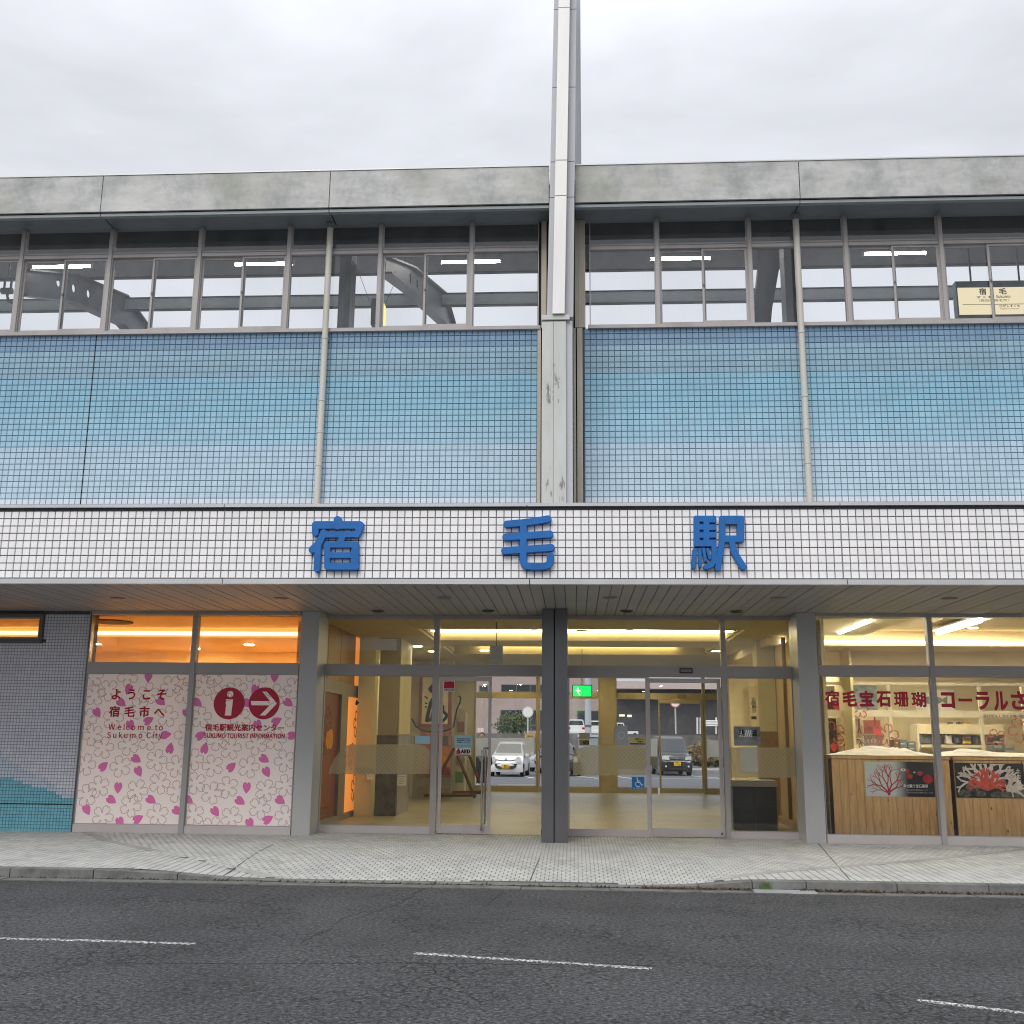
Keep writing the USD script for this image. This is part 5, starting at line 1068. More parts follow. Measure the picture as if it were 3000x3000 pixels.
JW = mat('red_jewel', (0.42, 0.03, 0.025), 0.2, coat=0.5); SLV = mat('silver_print', (0.7, 0.7, 0.7), 0.3)
for fx_, fz_, r in ((0.615, 0.75, 0.032), (0.65, 0.585, 0.04), (0.80, 0.67, 0.04), (0.905, 0.51, 0.07)):
    part(cp, 'jewel_print', MB().poly(affinity.scale(Point(q[0] + fx_ * W_, q[2] + fz_ * H_).buffer(r), 1.05, 0.95), front(YPO - 0.0005), 0.001), JW)
for fx_, fz_, r in ((0.56, 0.77, 0.03), (0.72, 0.7, 0.014)): part(cp, 'silver_print', MB().poly(affinity.scale(Point(q[0] + fx_ * W_, q[2] + fz_ * H_).buffer(r), 1.3, 0.7).difference(Point(q[0] + fx_ * W_, q[2] + fz_ * H_).buffer(r * 0.4)), front(YPO - 0.0008), 0.001), SLV)
part(cp, 'lettering', text_box('幸せ願う宝石珊瑚', q[0] + 0.545 * W_, q[0] + 0.9 * W_, q[2] + 0.26 * H_, q[2] + 0.36 * H_, YPO - 0.0005, 1, 0.001), PAPER)
for zf, xf in ((0.17, (0.58, 0.9)), (0.1, (0.6, 0.97))): part(cp, 'small_print', text_box('高知の海の宝石珊瑚を身につけて', q[0] + xf[0] * W_, q[0] + xf[1] * W_, q[2] + zf * H_, q[2] + (zf + 0.045) * H_, YPO - 0.0005, 0, 0.001), mat('grey_print', (0.4, 0.4, 0.4), 0.6), kind='stuff')
q = rect(2799, 2236, 3002, 2338, YPO)
cp2 = thing('coral_poster', 'dark poster of white and red coral on the counter at the right edge', 'poster', ((q[0] + q[1]) / 2, YPO, q[2]))
W_, H_ = q[1] - q[0], q[3] - q[2]
part(cp2, 'sheet', B(q[0], q[1], YPO, YPO + 0.003, q[2], q[3]), mat('night_print', (0.016, 0.018, 0.02), 0.35))
g_ = random.Random(11)
rocks = [affinity.scale(Point(q[0] + fx_ * W_, q[2] + fz_ * H_).buffer(r, quad_segs=3), 1.4, 0.8) for fx_, fz_, r in [(0.12, 0.12, 0.07), (0.25, 0.3, 0.08), (0.35, 0.12, 0.06), (0.6, 0.07, 0.08), (0.8, 0.1, 0.09), (0.95, 0.12, 0.08), (0.9, 0.3, 0.07)]]
cl2 = sbox(q[0] + 0.01, q[2] + 0.01, q[1] - 0.01, q[3] - 0.01)
part(cp2, 'rock_print', MB().poly(shapely.union_all(rocks).intersection(cl2), front(YPO - 0.0004), 0.0008), mat('rock_print', (0.1, 0.11, 0.1), 0.7, var=0.7, scale=25))
def coralblob(b0, angs, L, w, depth):
    o = []
    for a in angs: branch(b0, a, L, w, o, depth, g_)
    return shapely.union_all(o).intersection(cl2)
part(cp2, 'white_coral_print', MB().poly(shapely.union_all([coralblob((q[0] + 0.45 * W_, q[2] + 0.4 * H_), (-1.3, -0.9, -0.4, 0.1, 0.6, 1.1, 1.5), 0.16, 0.028, 3), coralblob((q[0] + 0.75 * W_, q[2] + 0.25 * H_), (1.2, 1.7, 0.4), 0.1, 0.032, 2)]), front(YPO - 0.0014), 0.001), mat('white_coral', (0.62, 0.56, 0.54), 0.6, var=0.25, scale=30))
part(cp2, 'red_coral_print', MB().poly(coralblob((q[0] + 0.45 * W_, q[2] + 0.26 * H_), (-1.2, -0.7, -0.2, 0.3, 0.8, 1.2), 0.1, 0.03, 3), front(YPO - 0.0026), 0.001), mat('red_coral', (0.55, 0.09, 0.07), 0.6, var=0.3, scale=30))
for k, ch in enumerate('土佐珊瑚'): part(cp2, 'lettering', text_box(ch, q[0] + 0.885 * W_, q[0] + 0.945 * W_, q[2] + (0.72 - k * 0.165) * H_, q[2] + (0.85 - k * 0.165) * H_, YPO - 0.004, 1, 0.001), PAPER)
# dark cabinet at the left end of the counter
t = thing('side_cabinet', 'dark low cabinet with wooden boxes between the right pillar and the pine counter', 'cabinet', (k0[0] - 0.1, 3.9, 0))
part(t, 'body', B(pr1 + 0.06, k0[0] - 0.03, 3.85, 4.3, 0, 0.55), BLACK); part(t, 'board', B(pr1 + 0.03, k0[0] - 0.015, 3.8, 4.3, 0.551, 0.58), WOODB)
for k in range(3): part(t, 'wooden_box', B(pr1 + 0.05, pr1 + 0.16, 3.82, 4.0, 0.6 + k * 0.13, 0.71 + k * 0.13), PINE)

# ------------------------------------------------------------------ lettering and notices on the glass
YGL = YG + 0.004
sl = thing('shop_lettering', 'large dark red characters across the coral shop windows', 'window lettering', (float(at(2580, 2080, YGL)[0]), YGL, 2.0))
for ch, u0, v0, u1, v1 in [('宿', 2416.5, 2022, 2459, 2070), ('毛', 2468, 2023, 2510, 2070), ('宝', 2518, 2023, 2560, 2070), ('石', 2568, 2025, 2610, 2071), ('珊', 2619, 2027, 2662, 2071), ('瑚', 2670, 2027, 2713, 2072), ('コ', 2757, 2028, 2797, 2075), ('ー', 2807, 2046, 2848, 2055), ('ラ', 2859, 2026, 2899, 2080), ('ル', 2911, 2025, 2953, 2082), ('さ', 2962, 2025, 3006, 2080)]:
    part(sl, 'character', text_at(ch, u0, v0, u1, v1, YGL, 2 if ch in '宿珊瑚' else 3, 0.002), REDT)
part(sl, 'small_lettering', text_at('一般社団法人 宿毛市観光協会', 2870, 2093, 3010, 2104, YGL, 1, 0.002), mat('grey_lettering', (0.2, 0.19, 0.17), 0.6))
YN = YD - 0.004
def notice(lab, u0, v0, u1, v1, m, Y=YN, name='notice', cat='notice', extra=None, slant=0):
    q = rect(u0, v0, u1, v1, Y)
    t = thing(name, lab, cat, ((q[0] + q[1]) / 2, Y, q[2]))
    part(t, 'sheet', B(q[0], q[1], Y, Y + 0.003, q[2], q[3]), m)
    if extra: extra(t, q)
    return t
def sub(t, q, a, b, c, d, m, name='print', Y=YN, dz=0.001):
    part(t, name, B(q[0] + a * (q[1] - q[0]), q[0] + b * (q[1] - q[0]), Y - dz, Y, q[2] + c * (q[3] - q[2]), q[2] + d * (q[3] - q[2])), m)
def stext(t, q, s, a, b, c, d, m, bold=1, Y=YN):
    part(t, 'lettering', text_box(s, q[0] + a * (q[1] - q[0]), q[0] + b * (q[1] - q[0]), q[2] + c * (q[3] - q[2]), q[2] + d * (q[3] - q[2]), Y - 0.0012, bold, 0.001), m)
NAVY = mat('navy_print', (0.015, 0.03, 0.15), 0.5); SKYB = mat('pale_blue_paper', (0.36, 0.55, 0.62), 0.6); REDP = mat('red_print', (0.45, 0.008, 0.025), 0.5); BLUP = mat('blue_sticker', (0.01, 0.2, 0.5), 0.5); YELP = mat('yellow_print', (0.6, 0.5, 0.16), 0.5)
YS = YD - 0.004
notice('red security sticker at the top of the open entrance door', 1300, 1996, 1331, 2026, PAPER, extra=lambda t, q: (sub(t, q, 0.03, 0.97, 0.3, 0.97, REDP), stext(t, q, 'SECOM', 0.04, 0.96, 0.06, 0.24, NAVY, 3)), name='security_sticker', cat='sticker')
notice('pale blue printed notice on the open entrance door above the AED sticker', 1332, 2154, 1384, 2191, SKYB, extra=lambda t, q: [stext(t, q, s, 0.12, 0.88, 0.66 - 0.14 * k, 0.76 - 0.14 * k, INK, 1) for k, s in enumerate(['新型感染症予防', '施設利用時はマスク着用', 'お願いします'])] + [sub(t, q, 0.05, 0.95, 0.12, 0.2, mat('blue_bar', (0.2, 0.4, 0.5), 0.6))])
notice('white AED sticker with red heart on the open entrance door', 1334.5, 2192, 1379, 2215, PAPER, extra=lambda t, q: (stext(t, q, 'AED', 0.34, 0.96, 0.33, 0.85, INK, 5), sub(t, q, 0.02, 0.98, 0.03, 0.2, REDP), part(t, 'heart', MB().poly(petal(0.05, 180), lambda a, b, c: (a + q[0] + 0.045, YN - c, b + q[2] + 0.07), 0.001), REDP)), name='aed_sticker', cat='sticker')
notice('plain pale blue sheet on the left entrance pane beside the mullion', 1216, 2156, 1261, 2179, SKYB)
notice('blank white paper taped high in the left transom pane', 1087, 1872, 1162, 1905, mat('tinted_paper', (0.5, 0.47, 0.4), 0.7), Y=YD + 0.2, name='paper_sheet', cat='paper')
hg = thing('hanging_sign', 'blank grey sign hung by a rod behind the transom over the open door', 'sign', (float(at(1454, 1920, 4.3)[0]), 4.3, 2.5))
q = rect(1435, 1891, 1473, 1946, 4.3)
part(hg, 'board', B(q[0], q[1], 4.3, 4.33, q[2], q[3]), mat('grey_board', (0.36, 0.38, 0.38), 0.5)); part(hg, 'rod', MB().tube([((q[0] + q[1]) / 2, 4.315, q[3]), ((q[0] + q[1]) / 2, 4.315, 3.364)], 0.008, 6), STEEL)
def wheel(t, q):
    w_ = q[1] - q[0]; f = lambda x, y: (q[0] + x * w_, q[2] + y * (q[3] - q[2]))
    k = w_
    g = shapely.union_all([Point(f(0.44, 0.9)).buffer(0.055 * k), LineString([f(0.44, 0.82), f(0.47, 0.55), f(0.67, 0.55), f(0.78, 0.34), f(0.86, 0.38)]).buffer(0.035 * k), LineString([f(0.47, 0.68), f(0.63, 0.68)]).buffer(0.03 * k),
                           Point(f(0.5, 0.42)).buffer(0.2 * k).boundary.intersection(sbox(q[0], q[2], f(0.63, 0)[0], f(0, 0.56)[1])).buffer(0.03 * k)])
    part(t, 'wheelchair_symbol', MB().poly(g, front(YN - 0.0012), 0.001), PAPER); stext(t, q, 'トイレあります', 0.08, 0.92, 0.06, 0.15, PAPER, 2)
notice('blue wheelchair sticker low on the fixed pane beside the sliding door', 1851, 2276, 1888, 2313, BLUP, extra=wheel, name='wheelchair_sticker', cat='sticker')
notice('yellow security camera sticker on the fixed pane beside the sliding door', 1845, 2160, 1890, 2181, YELP, extra=lambda t, q: (sub(t, q, 0.0, 1.0, 0.0, 0.18, NAVY), stext(t, q, '防犯カメラ', 0.36, 0.98, 0.58, 0.86, INK, 2), stext(t, q, '作動中', 0.48, 0.92, 0.26, 0.5, INK, 2)), name='camera_sticker', cat='sticker')
notice('grey printed sheet on the fixed pane above the camera sticker', 1801, 2126, 1839, 2182, mat('grey_sheet', (0.42, 0.43, 0.42), 0.7), extra=lambda t, q: part(t, 'round_print', MB().poly(Point((q[0] + q[1]) / 2, (q[2] + q[3]) / 2).buffer(0.05).boundary.buffer(0.004), front(YN), 0.001), PAPER))
notice('brown AED sticker near the twin dark pillars', 1697, 2168, 1726, 2184, mat('tan_sheet', (0.4, 0.27, 0.12), 0.6), extra=lambda t, q: stext(t, q, 'AED', 0.35, 0.98, 0.2, 0.85, INK, 4), name='aed_sticker', cat='sticker')
notice('plain tan sheet above the brown AED sticker', 1697, 2147, 1728, 2167, mat('tan_paper', (0.5, 0.42, 0.25), 0.7))
notice('small tan sheet on the sliding door below the frosted band', 1905, 2219, 1927, 2242, mat('olive_sheet', (0.25, 0.24, 0.14), 0.7), Y=YD + 0.028)
def silver(t, q):
    part(t, 'lettering', text_box('三陸', q[0] + 0.08, q[0] + 0.17, q[3] - 0.14, q[3] - 0.05, YN - 0.001, 3), INK); part(t, 'lettering', text_box('酒', q[1] - 0.14, q[1] - 0.05, q[3] - 0.15, q[3] - 0.05, YN - 0.001, 3), INK)
    part(t, 'white_stripes', MB().poly(shapely.union_all([affinity.rotate(sbox(q[0] + 0.1 + 0.035 * k, q[2] + 0.13, q[0] + 0.122 + 0.035 * k, q[2] + 0.24), -20) for k in range(6)]), front(YN - 0.0001), 0.0009), PAPER, kind='stuff')
notice('silver grey poster with white stripes on the pane by the right pillar', 2150, 2128.5, 2228, 2184.5, mat('silver_poster', (0.24, 0.24, 0.235), 0.4, var=0.4, scale=8), extra=silver, name='silver_poster', cat='poster')
notice('cream sheet below the silver poster on the pane by the right pillar', 2168, 2189, 2219, 2262, mat('cream_sheet', (0.55, 0.52, 0.42), 0.7))
# frosted bands on the glass
def frostm(name, tint, a):
    return usdkit.material(stage, '/World/Looks/' + name, {
        'g': ('geometry', {}), 'mp': ('mapping', {'scale': (1.0, 0.001, 1.0), 'rotation': (0.0, 0.785, 0.0)}), 'ch': ('voronoi_texture', {'scale': 22.0, 'feature': 'f1', 'randomness': 0.0, 'metric': 'chebychev'}), 'mr': ('map_range', {'from_min': 0.15, 'from_max': 0.62, 'to_min': a - 0.18, 'to_max': a + 0.2, 'clamp': True}),
        't': ('transparent_bsdf', {'color': (0.95, 0.95, 0.92)}), 'd': ('diffuse_bsdf', {'color': tint}), 'tl': ('translucent_bsdf', {'color': tint}), 'm1': ('mix_closure', {'fac': 0.55}), 'm2': ('mix_closure', {})},
        [('g.position', 'mp.vector'), ('mp.vector', 'ch.vector'), ('ch.distance', 'mr.value'), ('d.BSDF', 'm1.closure1'), ('tl.BSDF', 'm1.closure2'), ('mr.result', 'm2.fac'), ('t.BSDF', 'm2.closure1'), ('m1.closure', 'm2.closure2')], surface='m2.closure')
FRO = frostm('frosted_film', (0.52, 0.5, 0.4), 0.5)
YB_ = YD + 0.012
def frost(pts, lab, Y=YB_):
    g = Polygon([(at(u, v, Y)[0], at(u, v, Y)[2]) for u, v in pts])
    path = place('frosted_film', MB().poly(g, front(Y + 0.002), 0.0015), FRO, lab, 'window film')
C1 = lambda x, y: (950 + x / 3.864, 1950 + y / 3.864)
frost([C1(45, 1228), C1(60, 1160), C1(110, 1060), C1(180, 960), C1(260, 905), C1(320, 892), C1(1060, 892), C1(1140, 915), C1(1205, 965), C1(1195, 1228)], 'frosted arch shaped band on the left entrance pane', YB_)
C3 = lambda x, y: (1660 + x / 3.864, 1950 + y / 3.864)
frost([C3(72, 1240), C3(74, 960), C3(180, 925), C3(280, 900), C3(896, 900), C3(896, 1240)], 'frosted band on the fixed pane beside the twin pillars', YB_)
frost([(2137, 2278), (2136, 2190), (2333, 2190), (2337, 2278)], 'frosted band on the pane by the right pillar', YB_)
FRO2 = frostm('frosted_film_far', (0.85, 0.86, 0.87), 0.4)
FRO, keepf = FRO2, FRO
frost([(1394, 2162), (1566, 2162), (1566, 2214), (1394, 2214)], 'frosted band on the rear glazing in front of the white car', YFAR + 0.01)
frost([(1906, 2164), (1926, 2164), (1926, 2216), (1906, 2216)], 'narrow frosted band on the rear glazing left of the black van', YFAR + 0.01)
frost([(2070, 2168), (2136, 2170), (2136, 2218), (2070, 2218)], 'frosted band on the rear glazing right of the black van', YFAR + 0.01)

# ------------------------------------------------------------------ the platform behind the upper windows
PS = mat('platform_steel', (0.05, 0.062, 0.075), 0.5, var=0.1); PD = mat('dark_platform_ceiling', (0.06, 0.065, 0.07), 0.7)
pf_ = thing('platform_roof', 'steel roof of the platform with a long grey girder, seen through the upper windows', 'roof', (0, 8, 10))
part(pf_, 'near_ceiling', B(-14, 14, YU + 0.62, 4.6, 10.33, 10.5), PD)
zg0, zg1 = float(at(1400, 803, 12.06)[2]) + 0.04, float(at(1400, 700, 12)[2])
part(pf_, 'girder', B(-24, 24, 12, 12.06, zg0, zg1), mat('girder_grey', (0.42, 0.44, 0.46), 0.6, var=0.12)); part(pf_, 'girder_flange', B(-24, 24, 11.97, 12.07, zg0 - 0.04, zg0 - 0.001), PS)
part(pf_, 'roof_deck', MB().hexa([(-24, 4.61, 10.51), (24, 4.61, 10.51), (24, 12.4, zg1 + 0.01), (-24, 12.4, zg1 + 0.01), (-24, 4.61, 10.66), (24, 4.61, 10.66), (24, 12.4, zg1 + 0.16), (-24, 12.4, zg1 + 0.16)]), PD)
part(pf_, 'platform_floor', B(-24, 24, YU + 0.7, 15, 5.6, 5.8), mat('platform_floor', (0.5, 0.5, 0.48), 0.8))
def deckz(y): return 10.5 + (y - 4.61) * (zg1 - 10.5) / 7.79
zb0, zb1 = float(at(1400, 893, 12.7)[2]), float(at(1400, 861, 12.7)[2])
eb = thing('eaves_beam', 'long pale steel beam crossing the sky behind the upper windows', 'beam', (0, 12.7, zb0))
part(eb, 'web', B(-26, 26, 12.7, 12.73, zb0, zb1), mat('beam_pale', (0.68, 0.74, 0.80), 0.5)); part(eb, 'flange', B(-26, 26, 12.66, 12.77, zb0 - 0.03, zb0 - 0.001), PS); part(eb, 'flange', B(-26, 26, 12.66, 12.77, zb1 + 0.001, zb1 + 0.03), PS)
def rib(X, P, hts, lab, holes=()):
    """bent steel frame in a plane x = X through picture points P (top edge), given heights"""
    t = thing('steel_frame', lab, 'steel frame', (X, 6, 9), 'bent steel frames of the platform roof')
    top = [(p[1], p[2]) for p in P]; bot = [(y, z - h) for (y, z), h in zip(top, hts)]
    web = Polygon(top + bot[::-1]).buffer(0)
    for hy, hz, r in holes: web = web.difference(affinity.scale(Point(hy, hz).buffer(r), 1, 1.0))
    part(t, 'web', MB().poly(web, lambda a, b, c: (X - 0.015 + c, a, b), 0.03), PS)
    for L_, nm in ((bot, 'lower_flange'), (top, 'upper_flange')):
        for p, q_ in zip(L_[:-1], L_[1:]):
            part(t, nm, MB().poly(LineString([p, q_]).buffer(0.018, cap_style='flat'), lambda a, b, c: (X - 0.14 + c, a, b), 0.28), PS)
    return t
X1 = -11.46
P1 = [ax(70, 790, X1), ax(215, 805, X1), ax(362, 866, X1), ax(440, 975, X1)]
c1 = [ax(u, v, X1) for u, v in ((170, 828), (215, 845), (258, 861))]
rib(X1, P1, [0.6, 0.68, 0.82, 0.66], 'bent grey steel frame with round holes, behind the leftmost upper windows', [(p[1], p[2], 0.1) for p in c1])
X2 = -2.87
P2 = [ax(1128, 755, X2), ax(1200, 783, X2), ax(1296, 860, X2), ax(1330, 975, X2)]
c2 = [ax(u, v, X2) for u, v in ((1200, 815), (1220, 832), (1238, 846))]
rib(X2, P2, [0.3, 0.55, 0.82, 0.66], 'bent grey steel frame with round holes, behind the windows left of the pylon', [(p[1], p[2], 0.11) for p in c2])
X3 = 5.05
P3 = [(X3, 6.5, 11.3), (X3, 8.6, 11.8), (X3, 9.9, 11.5), (X3, 10.3, 10.3)]
t = thing('steel_frame', 'bent grey steel frame behind the window left of the right rain pipe', 'steel frame', (5.0, 12, 9), 'bent steel frames of the platform roof')
def bar(m, a, b, y0, y1): return m
for (ua, va, ub, vb, uc, vc, ud, vd) in [((2232), 783, 2270, 783, 2210, 960, 2252, 905)]:
    pa, pb_, pc, pd = at(ua, va, 11.6), at(ub + 28, vb, 11.6), at(uc, vc - 60, 12), at(ud + 10, vd, 12)
    part(t, 'haunch', MB().hexa([(pc[0], pc[1], pc[2]), (pd[0], pd[1], pd[2]), (pd[0], pd[1] + 0.3, pd[2]), (pc[0], pc[1] + 0.3, pc[2]), (pa[0], pa[1], pa[2] + 0.6), (pb_[0], pb_[1], pb_[2] + 0.6), (pb_[0], pb_[1] + 0.3, pb_[2] + 0.6), (pa[0], pa[1] + 0.3, pa[2] + 0.6)]), PS)
    pe, pf2 = at(2200, 990, 12), at(2248, 990, 12)
    part(t, 'leg', MB().hexa([(pe[0], 12, pe[2] - 1), (pf2[0] - 0.05, 12, pe[2] - 1), (pf2[0] - 0.05, 12.3, pe[2] - 1), (pe[0], 12.3, pe[2] - 1), (pc[0], 12, pc[2] - 0.001), (pd[0], 12, pd[2] - 0.001), (pd[0], 12.3, pd[2] - 0.001), (pc[0], 12.3, pc[2] - 0.001)]), PS)
PC = mat('dark_green_column', (0.10, 0.125, 0.125), 0.5)
for u0, u1, lab in [(988, 1024, 'dark steel column behind the left rain pipe'), (2305, 2334, 'dark steel column behind the right rain pipe')]:
    xa_, xb_ = float(at(u0, 860, 4.8)[0]), float(at(u1, 860, 4.8)[0])
    t = thing('platform_column', lab, 'column', ((xa_ + xb_) / 2, 4.8, 5.8))
    part(t, 'web', B(xa_, xa_ + 0.13, 4.9, 5.3, 5.8, deckz(4.9)), PC); part(t, 'flange', B(xa_ + 0.131, xb_, 4.85, 5.3, 5.8, deckz(4.85)), PS)
TUBE2 = glow('platform_tube', (1.0, 0.96, 0.9), 30.0)
for u0, u1, v, lab in [(93, 270, 781, 'lit fluorescent tube behind the leftmost upper window'), (686, 862, 773, 'lit fluorescent tube behind the windows left of the left rain pipe'), (1290, 1469, 766.5, 'lit fluorescent tube behind the windows left of the pylon'), (1903, 2084, 757, 'lit fluorescent tube behind the windows right of the pylon'), (2528, 2716, 743, 'lit fluorescent tube behind the windows right of the right rain pipe')]:
    yq = 8.6; p, q_ = at(u0, v + (3 if u0 < 2000 else 2), yq), at(u1, v - (1 if u0 > 2000 else 0), yq)
    t = thing('platform_lamp', lab, 'fluorescent lamp', ((p[0] + q_[0]) / 2, yq, p[2]), 'fluorescent lamps over the platform')
    part(t, 'tube', MB().tube([(p[0] + 0.03, yq, p[2]), (q_[0] - 0.03, yq, p[2])], 0.028, 10), TUBE2); part(t, 'fitting', B(p[0], q_[0], yq - 0.05, yq + 0.05, p[2] + 0.031, p[2] + 0.1), WHITEP)
    part(t, 'end_cap', B(p[0], p[0] + 0.029, yq - 0.04, yq + 0.04, p[2] - 0.03, p[2] + 0.03), WHITEP); part(t, 'end_cap', B(q_[0] - 0.029, q_[0], yq - 0.04, yq + 0.04, p[2] - 0.03, p[2] + 0.03), WHITEP)
    for k in (0.3, 0.7): part(t, 'rod', MB().tube([(p[0] + k * (q_[0] - p[0]), yq, p[2] + 0.1), (p[0] + k * (q_[0] - p[0]), yq, deckz(yq))], 0.008, 5), STEEL)
# hanging station name board
yq = 8.0; q = rect(2803, 822, 3090, 934, yq)
nbm = glow('name_board_lit', (1.0, 0.86, 0.55), 0.62)
t = thing('station_name_board', 'lit cream station name board hanging behind the upper right windows', 'sign', ((q[0] + q[1]) / 2, yq, q[2]))
part(t, 'case', frame(q[0], q[1], q[2], q[3], yq, yq + 0.2, 0.03, wb=0.1, wt=0.14), mat('board_case', (0.12, 0.19, 0.22), 0.5)); part(t, 'lit_face', B(q[0] + 0.031, q[1] - 0.031, yq + 0.02, yq + 0.1, q[2] + 0.101, q[3] - 0.141), nbm)
for k in (0.18, 0.68): part(t, 'rod', MB().tube([(q[0] + k * (q[1] - q[0]), yq + 0.1, q[3]), (q[0] + k * (q[1] - q[0]), yq + 0.1, deckz(yq))], 0.02, 6), STEEL)
for s_, u0, v0, u1, v1, b_ in [('宿', 2868, 844, 2889, 864, 2), ('毛', 2926, 844, 2949, 862, 2), ('すくも', 2860, 867, 2908, 874, 1), ('Sukumo', 2918, 864, 2960, 873, 1), ('（高知県宿毛市）', 2868, 876, 2955, 884, 0), ('ひがしすくも', 2928, 892, 2988, 900, 1), ('Higashi-Sukumo', 2930, 902, 2985, 907, 0)]:
    part(t, 'lettering', text_at(s_, u0, v0, u1, v1, yq + 0.019, b_, 0.002), INK if b_ else mat('brown_print', (0.3, 0.2, 0.08), 0.6))
q2 = rect(2820, 890, 3060, 892, yq + 0.019); part(t, 'rule', B(q2[0], q2[1], yq + 0.017, yq + 0.019, q2[2], q2[2] + 0.012), mat('brown_print', (0.3, 0.2, 0.08), 0.6))
# boxed lamp seen from the side, signal box
yq = 6.5; q = rect(1087, 874, 1119, 950, yq)
t = thing('platform_light_box', 'grey box with a lit yellow edge hanging left of the pylon, behind the window', 'light box', ((q[0] + q[1]) / 2, yq, q[2]))
part(t, 'box', B(q[0], q[1], yq, yq + 0.25, q[2], q[3]), PC); part(t, 'lit_edge', B(q[1] + 0.001, q[1] + 0.035, yq + 0.02, yq + 0.24, q[2] + 0.02, q[3] - 0.1), glow('yellow_edge', (1.0, 0.72, 0.2), 1.0))
part(t, 'rod', MB().tube([((q[0] + q[1]) / 2, yq + 0.12, q[3]), ((q[0] + q[1]) / 2, yq + 0.12, deckz(yq))], 0.012, 6), STEEL)
for d in ((-0.55, 0.9), (0.6, 1.2)):
    part(t, 'guy_wire', MB().tube([((q[0] + q[1]) / 2, yq + 0.12, q[2] + 0.1), ((q[0] + q[1]) / 2 + d[0], yq + 0.3, q[2] + d[1] + 0.6)], 0.005, 4), STEEL)
yq = 7.0; q = rect(10, 815, 34, 850, yq)
t = thing('camera_bracket', 'small dark camera on a bracket behind the leftmost upper window', 'camera', ((q[0] + q[1]) / 2, yq, q[2]))
part(t, 'bracket', frame(q[0], q[1], q[2], q[3], yq, yq + 0.04, 0.035), PC); part(t, 'camera_body', MB().tube([(q[0] - 0.02, yq, q[2] - 0.02), (q[1] + 0.03, yq, q[2] - 0.02)], 0.07, 10), PC); part(t, 'arm', MB().tube([(q[0] + 0.1, yq, q[2] - 0.05), (q[0] + 0.15, yq, q[2] - 0.25), (q[0] + 0.3, yq, q[2] - 0.33)], 0.03, 6), PC)
part(t, 'rod', MB().tube([((q[0] + q[1]) / 2, yq, q[3]), ((q[0] + q[1]) / 2, yq, deckz(yq))], 0.015, 6), PC)

# ------------------------------------------------------------------ the square behind the station
LOTZ = -0.15
place('parking_lot', B(-40, 45, 21.5, 62, -0.5, LOTZ), mat('lot_asphalt', (0.11, 0.115, 0.125), 0.9, var=0.15, scale=4), kind='structure')
place('rear_pavement', B(-14, 14, 17.72, 21.4, -0.5, -0.02), mat('rear_paving', (0.32, 0.32, 0.3), 0.9, var=0.1), kind='structure')
LP = mat('lot_paint', (0.6, 0.6, 0.6), 0.8, var=0.2, scale=30)
ll = thing('lot_lines', kind='structure')
def lotline(a, b, w=0.13):
    A1, B1 = gz(*a, LOTZ)[:2], gz(*b, LOTZ)[:2]
    part(ll, 'bay_line', MB().poly(LineString([A1, B1]).buffer(w / 2, cap_style='flat'), lambda x, y, c: (x, y, LOTZ + 0.004 + c), 0.001), LP)
for a, b in [((1905, 2281), (2115, 2281)), ((2025, 2273), (2115, 2281)), ((1460, 2298), (1575, 2298)), ((1520, 2272), (1565, 2280)), ((1690, 2274), (1755, 2281)), ((1800, 2274), (1860, 2282))]: lotline(a, b)
TYRE = mat('tyre', (0.02, 0.02, 0.022), 0.8); RIMM = mat('wheel_rim', (0.42, 0.42, 0.43), 0.3, metal=0.7); CGL = mat('car_glass', (0.035, 0.045, 0.05), 0.08, 0.6); LAMPG = mat('headlamp', (0.6, 0.62, 0.63), 0.12, coat=1.0); PLATE = mat('yellow_plate', (0.72, 0.45, 0.02), 0.5); CHR = mat('chrome', (0.6, 0.6, 0.61), 0.15, metal=0.9)
